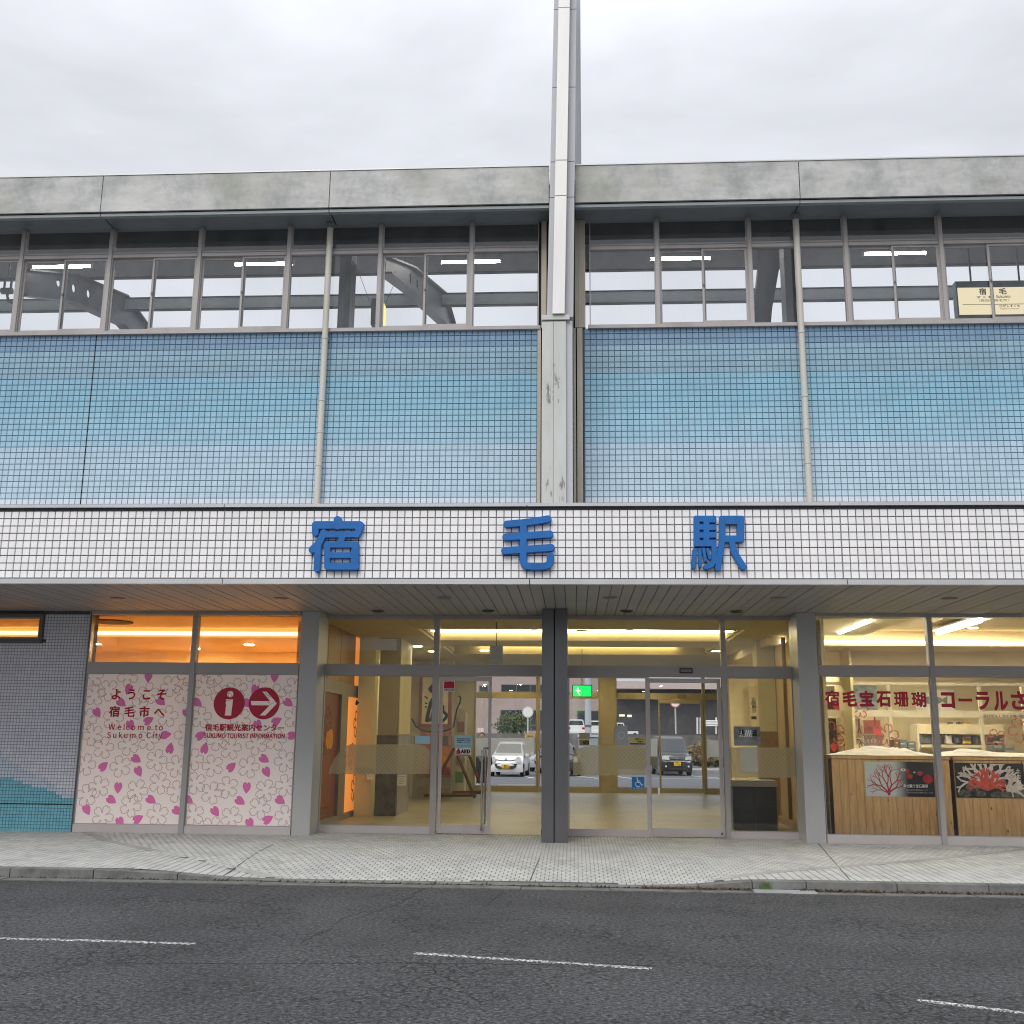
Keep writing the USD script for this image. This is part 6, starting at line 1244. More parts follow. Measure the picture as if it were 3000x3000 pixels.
def car(label, u, v, L, W, H, paint, bonnet, shape, yaw=0.0, front_parts=None, plate=None):
    """front of the car at the picture point (u, v) on the ground, looking at the street"""
    p = gz(u, v, LOTZ)
    t = thing('parked_car', label, 'car', (p[0], p[1], LOTZ), None)
    c, s = math.cos(yaw), math.sin(yaw)
    def put(nm, m, mt, smooth=False, par=None):
        vv, ff = arr(m); w = np.stack([p[0] + vv[:, 0] * c - vv[:, 1] * s, p[1] + vv[:, 0] * s + vv[:, 1] * c, LOTZ + vv[:, 2]], 1)
        return part(par or t, nm, (w, ff), mt, smooth=smooth)
    # side profile (y, z): front at y = 0
    prof, wind, rear = shape(L, H)
    def hw(z): return W / 2 * (1 - 0.05 * max(0, 0.45 - z) - (0.20 if H > 1.6 else 0.3) * max(0, z - H * 0.52) / (H * 0.48))
    def fy(y, x): return y + (0.16 if y < L * 0.35 else 0.08 if y < L * 0.6 else -0.1) * abs(2 * x / W) ** 3.2 * (1 if y < L * 0.6 else 1)
    xs_ = np.array([-1, -0.94, -0.8, -0.5, 0, 0.5, 0.8, 0.94, 1.0]); n = len(prof)
    V = np.array([[k * hw(z), fy(y, k * hw(z)), z - (0.02 if abs(k) == 1 and z > 0.5 else 0)] for k in xs_ for y, z in prof]); F = []
    for a in range(len(xs_) - 1):
        for b in range(n): F += [[a * n + b, a * n + (b + 1) % n, (a + 1) * n + (b + 1) % n], [a * n + b, (a + 1) * n + (b + 1) % n, (a + 1) * n + b]]
    tr = trimesh.creation.triangulate_polygon(Polygon(prof), engine='earcut')
    cap2, capf = tr
    pm = {(round(y, 5), round(z, 5)): i for i, (y, z) in enumerate(prof)}
    ci = [pm[(round(a, 5), round(b, 5))] for a, b in cap2]
    F = np.array(F); ca = np.array([[ci[k] for k in f] for f in capf])
    body = trimesh.Trimesh(V, np.vstack([F, ca, ca[:, ::-1] + (len(xs_) - 1) * n]), process=False); body.fix_normals()
    put('body', body, paint, smooth=35)
    def skin(a, b, k0, k1, off, nm, mt):
        a, b = np.array(a), np.array(b); d = b - a; nr = np.array([-d[1], d[0]]); nr = nr / np.linalg.norm(nr) * off
        ks = np.linspace(k0, k1, 9); vv = []
        for k in ks:
            for q_ in (a + nr, b + nr): x = k * hw(q_[1]); vv.append([x, fy(q_[0], x), q_[1]])
        ff = []
        for i in range(8): ff += [[2 * i, 2 * i + 2, 2 * i + 3], [2 * i, 2 * i + 3, 2 * i + 1]]
        put(nm, (np.array(vv), np.array(ff)), mt, smooth=True)
    skin(*wind, -0.86, 0.86, 0.012, 'windscreen', CGL)
    # side windows
    for sg in (-1, 1):
        zs_, ze = H * 0.56, H * 0.9
        for y0, y1 in ((L * 0.33, L * 0.56), (L * 0.58, L * 0.86)):
            put('side_window', (np.array([[sg * (hw(zs_) + 0.008), y0, zs_], [sg * (hw(zs_) + 0.008), y1, zs_], [sg * (hw(ze) + 0.008), y1 - 0.03, ze], [sg * (hw(ze) + 0.008), y0 + (0.25 if y0 < L * 0.4 else 0.03), ze]]), np.array([[0, 1, 2], [0, 2, 3]])), CGL)
        for y in (0.62, L - 0.72):
            x = sg * (W / 2 - 0.07)
            wh = put('wheel', MB().tube([(x - 0.085, y, 0.28), (x - 0.075, y, 0.28), (x + 0.075, y, 0.28), (x + 0.085, y, 0.28)], [0.24, 0.28, 0.28, 0.24], 20), TYRE, smooth=40)
            put('rim', MB().tube([(x + sg * 0.078, y, 0.28), (x + sg * 0.092, y, 0.28)], 0.18, 14), RIMM, par=wh)
        mxr = sg * (W / 2 + 0.1); put('mirror', MB().tube([(mxr - 0.07, L * 0.27, H * 0.6), (mxr + 0.07, L * 0.27, H * 0.6)], 0.075, 8), paint, smooth=40)
    if front_parts: front_parts(put, W, H)
    if plate:
        pl_ = put('number_plate', B(-0.165, 0.165, -0.045, -0.03, plate[1], plate[1] + 0.165), PLATE)
        put('plate_lettering', MB().poly(fit(glyphs(plate[0], 3), -0.12, 0.14, plate[1] + 0.02, plate[1] + 0.09), lambda a, b, c: (a, -0.046 - c, b), 0.002), INK, par=pl_)
        put('plate_lettering', MB().poly(fit(glyphs('高知', 3), -0.07, 0.05, plate[1] + 0.108, plate[1] + 0.15), lambda a, b, c: (a, -0.046 - c, b), 0.002), INK, par=pl_)
    return t
def sh_hatch(L, H): return [(0.05, 0.2), (0.0, 0.32), (-0.02, 0.5), (0.03, 0.66), (0.12, 0.78), (0.55, 0.9), (0.95, 0.98), (1.75, H - 0.08), (2.1, H), (2.9, H - 0.02), (3.2, H - 0.1), (L - 0.1, 0.95), (L, 0.6), (L - 0.04, 0.25)], ((1.0, 1.0), (1.68, H - 0.11)), None
def sh_van(L, H): return [(0.06, 0.2), (0.0, 0.3), (-0.02, 0.52), (0.02, 0.8), (0.08, 0.92), (0.5, 1.0), (0.72, 1.05), (1.25, H - 0.12), (1.5, H - 0.02), (1.9, H), (L - 0.3, H - 0.02), (L - 0.1, H - 0.15), (L, 0.9), (L - 0.02, 0.3)], ((0.75, 1.08), (1.22, H - 0.15)), None
def sh_sedan(L, H): return [(0.05, 0.22), (0.0, 0.4), (0.0, 0.6), (0.1, 0.72), (1.0, 0.84), (1.35, 0.9), (2.05, H - 0.05), (2.5, H), (3.1, H - 0.05), (3.75, 0.98), (L - 0.15, 0.92), (L, 0.7), (L - 0.03, 0.28)], ((1.38, 0.93), (2.0, H - 0.08)), None
def face_hatch(put, W, H):
    for sg in (-1, 1): put('headlight', MB().poly(affinity.rotate(affinity.scale(Point(0, 0).buffer(0.12), 0.95, 1.15), sg * 20).intersection(sbox(-0.2, -0.2, 0.2, 0.2)), lambda a, b, c: (a + sg * 0.56, 0.055 - c, b + 0.73), 0.05), LAMPG, smooth=40)
    put('grille', MB().poly(Polygon([(-0.5, 0.56), (0.5, 0.56), (0.44, 0.4), (0.3, 0.33), (-0.3, 0.33), (-0.44, 0.4)]), lambda a, b, c: (a, 0.0 - c + 0.12 * np.abs(a / 0.74) ** 3, b), 0.03), INK)
    put('bonnet_line', MB().poly(LineString([(-0.5, 0.74), (-0.2, 0.69), (0.2, 0.69), (0.5, 0.74)]).buffer(0.012), lambda a, b, c: (a, 0.045 - c + 0.1 * np.abs(a / 0.74) ** 3, b), 0.03), INK)
    put('badge', MB().poly(Point(0, 0.755).buffer(0.05).difference(Point(0, 0.755).buffer(0.03)), lambda a, b, c: (a, 0.075 - c, b), 0.03), CHR)
def face_van(put, W, H):
    for sg in (-1, 1): put('headlight', MB().poly(Polygon([(0.36, 0.72), (0.70, 0.74), (0.69, 0.9), (0.4, 0.88)]), lambda a, b, c: (sg * a, 0.0 - c + 0.16 * np.abs(a / 0.74) ** 3.2, b), 0.03), LAMPG)
    put('grille', MB().poly(sbox(-0.37, 0.72, 0.37, 0.88), lambda a, b, c: (a, 0.02 - c, b), 0.03), INK)
    for z in (0.86, 0.81, 0.76): put('grille_bar', B(-0.37, 0.37, -0.025, -0.011, z, z + 0.025), CHR)
    put('chrome_band', MB().poly(Polygon([(-0.7, 0.70), (-0.38, 0.69), (0.38, 0.69), (0.7, 0.70), (0.6, 0.60), (0.36, 0.64), (-0.36, 0.64), (-0.6, 0.60)]), lambda a, b, c: (a, -0.0 - c + 0.16 * np.abs(a / 0.74) ** 3.2, b), 0.03), CHR)
    put('badge', MB().poly(sbox(-0.05, 0.77, 0.05, 0.86).buffer(0.01).difference(sbox(-0.03, 0.79, 0.03, 0.88)).union(sbox(-0.03, 0.805, 0.03, 0.825)), lambda a, b, c: (a, -0.026 - c, b), 0.01), CHR)
    for sg in (-1, 1): put('fog_lamp', MB().tube([(sg * 0.53, 0.03, 0.43), (sg * 0.53, -0.005, 0.43)], 0.045, 10), LAMPG)
    put('lower_intake', MB().poly(sbox(-0.4, 0.28, 0.4, 0.36), lambda a, b, c: (a, -0.0 - c, b), 0.02), INK)
def cpaint(n, c): return mat(n, c, 0.25, 0.5, var=0.02, coat=0.7)
WHITE_C, BLK_C, SIL_C = cpaint('white_car_paint', (0.72, 0.72, 0.72)), cpaint('black_car_paint', (0.012, 0.014, 0.016)), cpaint('silver_car_paint', (0.36, 0.37, 0.38))
car('white small hatchback facing the entrance, seen through the open door', 1481, 2276, 3.4, 1.48, 1.5, WHITE_C, 0.9, sh_hatch, -0.06, face_hatch, ('・80-05', 0.36))
car('black boxy kei van facing the entrance, seen through the sliding door', 1985, 2273, 3.4, 1.48, 1.8, BLK_C, 0.6, sh_van, 0.10, face_van, ('・・・722', 0.46))
car('silver saloon parked beside the white hatchback, seen through the open door', 1592, 2262, 4.4, 1.68, 1.45, SIL_C, 0.9, sh_sedan, -0.25, face_hatch)
car('black saloon half hidden beside the twin dark pillars', 1650, 2274, 4.3, 1.68, 1.45, BLK_C, 0.9, sh_sedan, 0.1, face_hatch)
# vehicles further off, on the road above the low wall: seen from behind / side
def truckish(label, u, v, dist, W, H, paint, tail):
    p = at(u, v, dist)
    t = thing('distant_vehicle', label, 'car', tuple(p), None)
    z = p[2]
    prof = [(-W / 2, 0.25), (-W / 2, 0.85), (-W / 2 + 0.12, 0.95), (-W / 2 + 0.24, H - 0.05), (-W / 2 + 0.4, H), (W / 2 - 0.4, H), (W / 2 - 0.24, H - 0.05), (W / 2 - 0.12, 0.95), (W / 2, 0.85), (W / 2, 0.25)]
    part(t, 'body', MB().poly(Polygon(prof), lambda a, b, c: (p[0] + a, p[1] + c, z + b), 3.6), paint, smooth=30)
    part(t, 'rear_window', MB().poly(Polygon([(-W / 2 + 0.22, 1.0), (W / 2 - 0.22, 1.0), (W / 2 - 0.32, H - 0.12), (-W / 2 + 0.32, H - 0.12)]), lambda a, b, c: (p[0] + a, p[1] - c, z + b), 0.01), CGL)
    part(t, 'bumper', B(p[0] - W / 2 + 0.05, p[0] + W / 2 - 0.05, p[1] - 0.06, p[1] - 0.001, z + 0.3, z + 0.5), paint)
    for sg in (-1, 1):
        part(t, 'tail_light', B(p[0] + sg * (W / 2 - 0.2) - 0.14, p[0] + sg * (W / 2 - 0.2) + 0.14, p[1] - 0.02, p[1] - 0.001, z + 0.62, z + 0.8), tail)
        part(t, 'wheel', MB().tube([(p[0] + sg * (W / 2 - 0.2), p[1] + 0.4, z + 0.28), (p[0] + sg * (W / 2 - 0.05), p[1] + 0.4, z + 0.28)], 0.28, 14), TYRE)
RL = mat('tail_light_red', (0.4, 0.01, 0.02), 0.2)
# retaining wall with a verge, road behind it
place('low_wall', B(-20, 30, 49.5, 50.0, -0.5, 1.78), mat('old_wall', (0.13, 0.125, 0.12), 0.9, var=0.3, scale=2), 'dark low retaining wall behind the black kei van', 'wall')
place('rear_road', B(-60, 70, 50.0, 175, -0.5, 1.75), mat('far_asphalt', (0.14, 0.145, 0.15), 0.9), kind='structure')
place('rear_kerb', B(4.6, 30, 42.0, 49.4, -0.4, 0.02), mat('rear_kerb_concrete', (0.25, 0.25, 0.25), 0.9, var=0.1), kind='structure')
truckish('white saloon seen from behind beside the twin dark pillars', 1688, 2157, 85, 1.75, 1.5, WHITE_C, RL); truckish('white car further right on the raised road', 1748, 2157, 90, 1.75, 1.45, WHITE_C, RL)
p = at(1817, 2160, 120)
t = thing('kei_truck', 'small white truck on the raised road above the yellow sticker', 'truck', tuple(p))
part(t, 'cab', MB().poly(Polygon([(-0.45, 0.35), (-0.45, 1.3), (-0.38, 1.75), (0.4, 1.75), (0.7, 1.1), (0.75, 0.35)]), lambda a, b, c: (p[0] + a, p[1] + c, p[2] + b), 1.4), WHITE_C); part(t, 'side_window', B(p[0] - 0.3, p[0] + 0.1, p[1] - 0.012, p[1] - 0.001, p[2] + 1.15, p[2] + 1.6), CGL); part(t, 'side_window', B(p[0] + 0.14, p[0] + 0.36, p[1] - 0.012, p[1] - 0.001, p[2] + 1.15, p[2] + 1.6), CGL)
part(t, 'bed', B(p[0] + 0.76, p[0] + 2.2, p[1], p[1] + 1.4, p[2] + 0.4, p[2] + 0.75), WHITE_C)
for k in (0.1, 1.8): part(t, 'wheel', MB().tube([(p[0] + k, p[1] - 0.02, p[2] + 0.27), (p[0] + k, p[1] + 0.15, p[2] + 0.27)], 0.27, 14), TYRE)
# buildings beyond
def bld(name, label, rects, Y, wall, depth=12, wins=(), wm=None):
    t = None
    for i, (u0, v0, u1, v1) in enumerate(rects):
        q = rect(u0, v0, u1, v1, Y)
        if t is None: t = thing(name, label, 'building', ((q[0] + q[1]) / 2, Y, 0))
        part(t, 'wall', B(q[0], q[1], Y + 0.2 * i, Y + depth, 1.6, q[3]), wall)
    for u0, v0, u1, v1 in wins:
        q = rect(u0, v0, u1, v1, Y); w_ = part(t, 'window', frame(q[0], q[1], q[2], q[3], Y - 0.03, Y + 0.02, 0.06), STEEL)
        n = max(1, int((q[1] - q[0]) / 1.2))
        for j in range(n): part(w_, 'pane', B(q[0] + 0.06 + j * (q[1] - q[0] - 0.12) / n + 0.02, q[0] + 0.06 + (j + 1) * (q[1] - q[0] - 0.12) / n - 0.02, Y - 0.015, Y - 0.002, q[2] + 0.06, q[3] - 0.06), wm or CGL)
    return t
BRN = mat('brown_grey_render', (0.34, 0.27, 0.25), 0.9, var=0.06, scale=0.6)
bld('office_block', 'brown grey office block with dark window bands behind the white hatchback', [(1000, 1976, 1760, 2166)], 100, BRN, wins=[(1403, 2008, 1430, 2027), (1468, 2005.5, 1600, 2027), (1466, 2080, 1600, 2140), (1690, 2082, 1760, 2128)])
PKG = mat('pinkish_roof', (0.48, 0.40, 0.38), 0.8, var=0.05); DKB = mat('dark_workshop_wall', (0.06, 0.06, 0.068), 0.8, var=0.2, scale=0.6)
bld('workshop', 'low dark workshop with a long pinkish roof band behind the black kei van', [(1803, 2014, 2260, 2164)], 142, DKB, wins=[(1812, 2092, 1832, 2100), (1836, 2093, 1852, 2102)], wm=glow('lit_workshop_window', (1.0, 0.95, 0.7), 1.2))
q = rect(1800, 1996, 2102, 2018, 139.5); place('workshop_roof_band', B(q[0], q[1], 139.5, 141.9, q[2], q[3]), PKG, 'long pinkish fascia of the dark workshop roof', 'fascia')
bld('white_house', 'white house wall at the right end of the rear view', [(2100, 1975, 2190, 2060)], 150, mat('white_house', (0.66, 0.58, 0.54), 0.8), wins=[(2137, 1990, 2160, 2040)])
# shrub and plants
def leaves(c, r, n, seed, size=0.07):
    g = np.random.default_rng(seed); d = g.normal(size=(n, 3)); d /= np.linalg.norm(d, axis=1)[:, None]
    rr = g.random(n) ** 0.55; nz = 0.45 + 0.95 * meshkit.noise(d * 3.4 + seed, seed); P_ = np.array(c) + d * (np.array(r) * (rr * nz)[:, None])
    a = g.normal(size=(n, 3)); a /= np.linalg.norm(a, axis=1)[:, None]; b = np.cross(a, g.normal(size=(n, 3))); b /= np.linalg.norm(b, axis=1)[:, None]
    s = size * g.uniform(0.6, 1.4, n)[:, None]
    V = np.stack([P_ - a * s, P_ + b * s * 0.5, P_ + a * s, P_ - b * s * 0.5], 1).reshape(-1, 3); F = (np.array([[0, 1, 2], [0, 2, 3]])[None] + (np.arange(n) * 4)[:, None, None]).reshape(-1, 3)
    return V, F
LEAF = mat('shrub_leaf', (0.06, 0.10, 0.04), 0.6, var=0.5, scale=6); LEAF2 = mat('light_leaf', (0.14, 0.17, 0.06), 0.6, var=0.4, scale=6); BARK = mat('bark', (0.08, 0.06, 0.045), 0.9)
p = at(1502, 2160, 56)
t = thing('shrub', 'rounded green shrub behind the white hatchback', 'shrub', (p[0], p[1], p[2]))
part(t, 'foliage', leaves((p[0], p[1], p[2] + 0.75), (1.25, 0.9, 0.8), 3200, 3, 0.075), LEAF); part(t, 'foliage', leaves((p[0] + 0.1, p[1] - 0.1, p[2] + 0.9), (1.15, 0.8, 0.85), 1200, 4, 0.07), LEAF2); part(t, 'stem', MB().tube([(p[0], p[1], p[2] - 0.7), (p[0], p[1], p[2] + 0.6)], [0.06, 0.03], 6), BARK)
p = at(1480, 2158, 54)
place('hedge', leaves((p[0] + 0.4, p[1], p[2] - 0.15), (1.9, 0.5, 0.4), 900, 6, 0.12), LEAF2, 'low yellowish hedge strip behind the white hatchback', 'hedge')
p = at(2045, 2200, 47)
DRY = mat('dry_grass', (0.27, 0.2, 0.11), 0.9, var=0.4, scale=5)
place('dry_grass', leaves((p[0] + 0.1, p[1], p[2] - 0.1), (1.1, 0.6, 0.6), 2600, 9, 0.07), DRY, 'clump of dry brown grass right of the black kei van', 'grass', kind='stuff')
p = at(2110, 2228, 48); place('grass_verge', leaves((p[0], p[1], p[2] - 0.1), (2.4, 0.5, 0.25), 700, 12, 0.13), mat('verge_leaf', (0.09, 0.10, 0.04), 0.9, var=0.4), 'green brown grass verge right of the black kei van', 'grass', kind='stuff')
def post_sign(lab, u, vb, vt, Y, disc_v, r, name='road_sign', red=False):
    p0, p1, pd = at(u, vb, Y), at(u, vt, Y), at(u, disc_v, Y)
    t = thing(name, lab, 'road sign', tuple(p0))
    part(t, 'pole', MB().tube([p0, (p0[0], p0[1], p1[2])], 0.045, 8), mat('galvanised_pole', (0.5, 0.52, 0.54), 0.4, metal=0.3)); part(t, 'disc', MB().tube([(p0[0], Y - 0.06, pd[2]), (p0[0], Y - 0.03, pd[2])], r, 18), WHITEP)
    part(t, 'disc_rim', MB().poly(Point(p0[0], pd[2]).buffer(r * 0.99).difference(Point(p0[0], pd[2]).buffer(r * 0.8)), front(Y - 0.061), 0.004), mat('sign_red', (0.45, 0.05, 0.05), 0.5) if red else mat('sign_grey', (0.5, 0.5, 0.5), 0.5))
post_sign('white round road sign on a pole in front of the brown office block', 1546, 2150, 2085, 50, 2086, 0.33)
post_sign('round red and white road sign on a pole behind the black kei van', 1980, 2150, 2058, 52, 2058, 0.32, red=True)
p0 = at(1723, 2150, 49)
t = thing('utility_pole', 'pale utility pole behind the exit sign', 'utility pole', (p0[0], p0[1], LOTZ)); part(t, 'shaft', MB().tube([(p0[0], p0[1], LOTZ), (p0[0], p0[1], 7.5)], [0.2, 0.16], 12), mat('pale_pole', (0.42, 0.46, 0.49), 0.7)); part(t, 'band', MB().tube([(p0[0], p0[1], 2.2), (p0[0], p0[1], 2.3)], 0.21, 12), STEEL)
q = rect(1538, 2152, 1566, 2163, 46)
t = thing('yellow_sign', 'small yellow sign board under the white round road sign', 'sign', ((q[0] + q[1]) / 2, 46, q[2])); part(t, 'board', B(q[0], q[1], 46, 46.03, q[2], q[3]), PLATE); part(t, 'black_bar', B(q[0], q[1], 45.99, 45.999, q[2], q[2] + 0.04), INK); part(t, 'post', MB().tube([((q[0] + q[1]) / 2, 46.015, LOTZ), ((q[0] + q[1]) / 2, 46.015, q[2])], 0.03, 6), STEEL)
part(t, 'lettering', MB().poly(fit(glyphs('月極駐車場', 2), q[0] + 0.05, q[1] - 0.05, q[2] + 0.06, q[3] - 0.03), front(45.999), 0.002), INK)
q = rect(1397, 2131, 1418, 2147, 40)
t = thing('pink_sign', 'small pink sign board left of the walking person', 'sign', ((q[0] + q[1]) / 2, 40, q[2])); part(t, 'board', B(q[0], q[1], 40, 40.03, q[2], q[3]), mat('pink_board', (0.6, 0.25, 0.25), 0.6)); part(t, 'lettering', MB().poly(fit(glyphs('定期', 2), q[0] + 0.03, q[1] - 0.03, q[2] + 0.03, q[3] - 0.03), front(39.999), 0.002), PAPER); part(t, 'post', MB().tube([((q[0] + q[1]) / 2, 40.015, LOTZ), ((q[0] + q[1]) / 2, 40.015, q[2])], 0.03, 6), STEEL)
# white rails of a rack in front of the workshop
t = thing('white_rail_rack', 'rack of white horizontal rails in front of the dark workshop', 'rack', tuple(at(2080, 2150, 60)))
for k in range(4):
    a, b = at(2050, 2112 + k * 4.5, 60), at(2110, 2112 + k * 4.5, 60); part(t, 'rail', MB().tube([a, b], 0.05, 6), WHITEP)
for u in (2043, 2052, 2098): a, b = at(u, 2102, 60.1), at(u, 2150, 60.1); part(t, 'post', MB().tube([a, b], 0.06, 6), WHITEP)
q = rect(1695, 2152, 1752, 2186, 40)
t = thing('bin_shelter', 'grey blue waste container behind the twin dark pillars', 'container', ((q[0] + q[1]) / 2, 40, LOTZ)); part(t, 'body', B(q[0], q[1], 40, 41, LOTZ, q[3] - 0.12), mat('grey_blue_bin', (0.27, 0.33, 0.38), 0.5)); part(t, 'lid', B(q[0] - 0.04, q[1] + 0.04, 39.95, 41.05, q[3] - 0.119, q[3]), mat('bin_lid', (0.42, 0.47, 0.52), 0.5))

# ---- the person just outside the rear doors
def person():
    Yp = 21.0; k = (Yp + CD) / FPX
    base = at(1410, 2300, 21.0); x0, y0, z0 = base[0], 21.0, -0.02
    J = {'pel': (0, 0, 0.86), 'che': (0.0, 0.02, 1.2), 'nek': (0.0, 0, 1.37), 'shl': (-0.17, 0.0, 1.32), 'shr': (0.17, 0.0, 1.32), 'ell': (-0.23, 0.03, 1.07), 'elr': (0.24, 0.04, 1.08), 'wrl': (-0.22, -0.08, 0.84), 'wrr': (0.24, -0.06, 0.86),
         'hil': (-0.085, 0, 0.83), 'hir': (0.085, 0, 0.83), 'knl': (-0.09, -0.1, 0.46), 'knr': (0.09, 0.06, 0.45), 'anl': (-0.09, -0.06, 0.08), 'anr': (0.09, 0.22, 0.1), 'tol': (-0.1, -0.2, 0.03), 'tor': (0.1, 0.08, 0.03)}
    R = {'pel': 0.13, 'che': 0.135, 'nek': 0.055, 'shl': 0.065, 'shr': 0.065, 'ell': 0.045, 'elr': 0.045, 'wrl': 0.032, 'wrr': 0.032, 'hil': 0.095, 'hir': 0.095, 'knl': 0.06, 'knr': 0.06, 'anl': 0.04, 'anr': 0.04, 'tol': 0.032, 'tor': 0.032}
    def hull(*ns, grow=0.0):
        return m3.Manifold.batch_hull([m3.Manifold.sphere(R[n] + grow, 14).translate([x0 + J[n][0], y0 + J[n][1], z0 + J[n][2]]) for n in ns])
    def sm(m, L=0.03):
        m = m.refine_to_length(L); q_ = m.to_mesh(); tm = trimesh.Trimesh(q_.vert_properties[:, :3], q_.tri_verts); trimesh.smoothing.filter_taubin(tm, iterations=8); return tm
    bones = [('pel', 'che'), ('che', 'nek'), ('che', 'shl'), ('che', 'shr'), ('shl', 'ell'), ('shr', 'elr'), ('ell', 'wrl'), ('elr', 'wrr'), ('pel', 'hil'), ('pel', 'hir'), ('hil', 'knl'), ('hir', 'knr'), ('knl', 'anl'), ('knr', 'anr'), ('anl', 'tol'), ('anr', 'tor')]
    body = m3.Manifold()
    for b in bones: body = body + hull(*b)
    def S(p, r, sc=(1, 1, 1)): return m3.Manifold.sphere(r, 18).scale(list(sc)).translate([x0 + p[0], y0 + p[1], z0 + p[2]])
    def seg(a, b, ra, rb): return m3.Manifold.batch_hull([S(a, ra), S(b, rb)])
    hd = (0.0, -0.02, 1.53)
    body = body + seg((0, 0, 1.37), (0, -0.01, 1.46), 0.05, 0.05) + S(hd, 0.1, (0.78, 0.95, 1.15)) + seg((0, -0.1, 1.53), (0, -0.125, 1.51), 0.012, 0.016) + S((-0.08, 0, 1.53), 0.022, (0.5, 1, 1.3)) + S((0.08, 0, 1.53), 0.022, (0.5, 1, 1.3))
    for sg, w in ((-1, J['wrl']), (1, J['wrr'])):
        pc = (w[0], w[1] - 0.03, w[2] - 0.06); body = body + seg(w, pc, 0.03, 0.034)
        for f in range(4):
            a = (pc[0], pc[1] - 0.03 + f * 0.02, pc[2] - 0.02); b = (a[0], a[1] - 0.008, a[2] - 0.05 - 0.008 * (f in (1, 2))); body = body + seg(a, b, 0.009, 0.008) + seg(b, (b[0] - sg * 0.015, b[1], b[2] - 0.022), 0.008, 0.007)
        body = body + seg((pc[0], pc[1] - 0.03, pc[2] + 0.01), (pc[0] - sg * 0.01, pc[1] - 0.062, pc[2] - 0.035), 0.01, 0.008)
    t = thing('person', 'person with dark hair in a grey top and black trousers walking outside the rear doors', 'person', (x0, y0, z0))
    bd = part(t, 'body', sm(body, 0.02), mat('skin', (0.45, 0.28, 0.2), 0.5), smooth=True)
    top = m3.Manifold()
    for b in [('pel', 'che'), ('che', 'nek'), ('che', 'shl'), ('che', 'shr'), ('shl', 'ell'), ('shr', 'elr')]: top = top + hull(*b, grow=0.022)
    part(t, 'grey_top', sm(top), mat('grey_knit', (0.20, 0.22, 0.25), 0.9, var=0.15), smooth=True)
    tro = m3.Manifold()
    for b in [('pel', 'hil'), ('pel', 'hir'), ('hil', 'knl'), ('hir', 'knr'), ('knl', 'anl'), ('knr', 'anr')]: tro = tro + hull(*b, grow=0.02)
    part(t, 'black_trousers', sm(tro), mat('black_cloth', (0.018, 0.019, 0.022), 0.9), smooth=True)
    for a, b in (('anl', 'tol'), ('anr', 'tor')): part(t, 'shoe', sm(hull(a, b, grow=0.012)), mat('pale_shoe', (0.5, 0.5, 0.5), 0.6), smooth=True)
    hair = S((0, 0.015, 1.56), 0.108, (0.84, 0.95, 1.12)) - m3.Manifold.cube([0.3, 0.2, 0.2], True).translate([x0 - 0.12, y0 - 0.12, z0 + 1.49])
    part(t, 'hair', sm(hair), mat('dark_hair', (0.015, 0.012, 0.01), 0.6), smooth=True)
    for sg in (-1, 1): part(t, 'eye', S((sg * 0.032, -0.11, 1.545), 0.01), INK)
    part(t, 'mouth', S((0, -0.11, 1.475), 0.016, (1.3, 0.5, 0.4)), mat('lip', (0.35, 0.12, 0.1), 0.5))
    bg = m3.Manifold.batch_hull([S((0.26, 0.0, 0.98), 0.05), S((0.27, -0.02, 0.72), 0.08), S((0.27, 0.12, 0.74), 0.07)])
    tag(place('shoulder_bag', sm(bg), mat('black_bag', (0.02, 0.02, 0.022), 0.6), smooth=True), 'black bag at the side of the walking person', 'bag')
person()

# ------------------------------------------------------------------ kerb side: drain, weeds
p0, p1 = gz(2200, 2608, ROADZ), gz(2385, 2614, ROADZ)
gr = thing('drain_grating', 'pale ribbed steel drain cover in the gutter before the right pillar', 'drain cover', ((p0[0] + p1[0]) / 2, -0.92, ROADZ))
GS = mat('galvanised_grating', (0.42, 0.43, 0.43), 0.45, metal=0.3, var=0.1)
part(gr, 'frame', frame(p0[0], p1[0], 0, 1, 0, 1, 0.02) if False else MB().box(p0[0], p1[0], -1.0, -0.985, ROADZ + 0.002, ROADZ + 0.022).box(p0[0], p1[0], -0.835, -0.82, ROADZ + 0.002, ROADZ + 0.022), GS)
n = 30
for k in range(n): xk_ = p0[0] + (k + 0.5) * (p1[0] - p0[0]) / n; part(gr, 'bar', B(xk_ - 0.009, xk_ + 0.009, -0.984, -0.836, ROADZ + 0.003, ROADZ + 0.02), GS)
def weed(x, y, z, n, h, seed, lab, dry=False):
    g = np.random.default_rng(seed); m = MB()
    for k in range(n):
        a = g.uniform(0, 6.28); l = h * g.uniform(0.5, 1.0); w = 0.006; bx = x + g.normal() * 0.02; by = y + abs(g.normal()) * 0.01 - 0.01
        dx, dy = math.cos(a) * l * 0.7, -abs(math.sin(a)) * l * 0.5
        m.add((np.array([[bx - w, by, z], [bx + w, by, z], [bx + dx * .5 + w, by + dy * .5, z + l * .8], [bx + dx * .5 - w, by + dy * .5, z + l * .8], [bx + dx, by + dy, z + l * .75]]), np.array([[0, 1, 2], [0, 2, 3], [3, 2, 4]])))
    place('weed', m, mat('dry_weed', (0.16, 0.11, 0.06), 0.9, var=0.3) if dry else mat('green_weed', (0.10, 0.15, 0.04), 0.8, var=0.3), lab, 'weed')
p = gz(2226, 2598, ROADZ); weed(p[0], -0.81, ROADZ, 26, 0.13, 2, 'green weed growing at the kerb above the drain cover')
p = gz(1950, 2596, ROADZ); weed(p[0], -0.81, ROADZ, 14, 0.05, 4, 'small green weed at the kerb left of the drain cover')
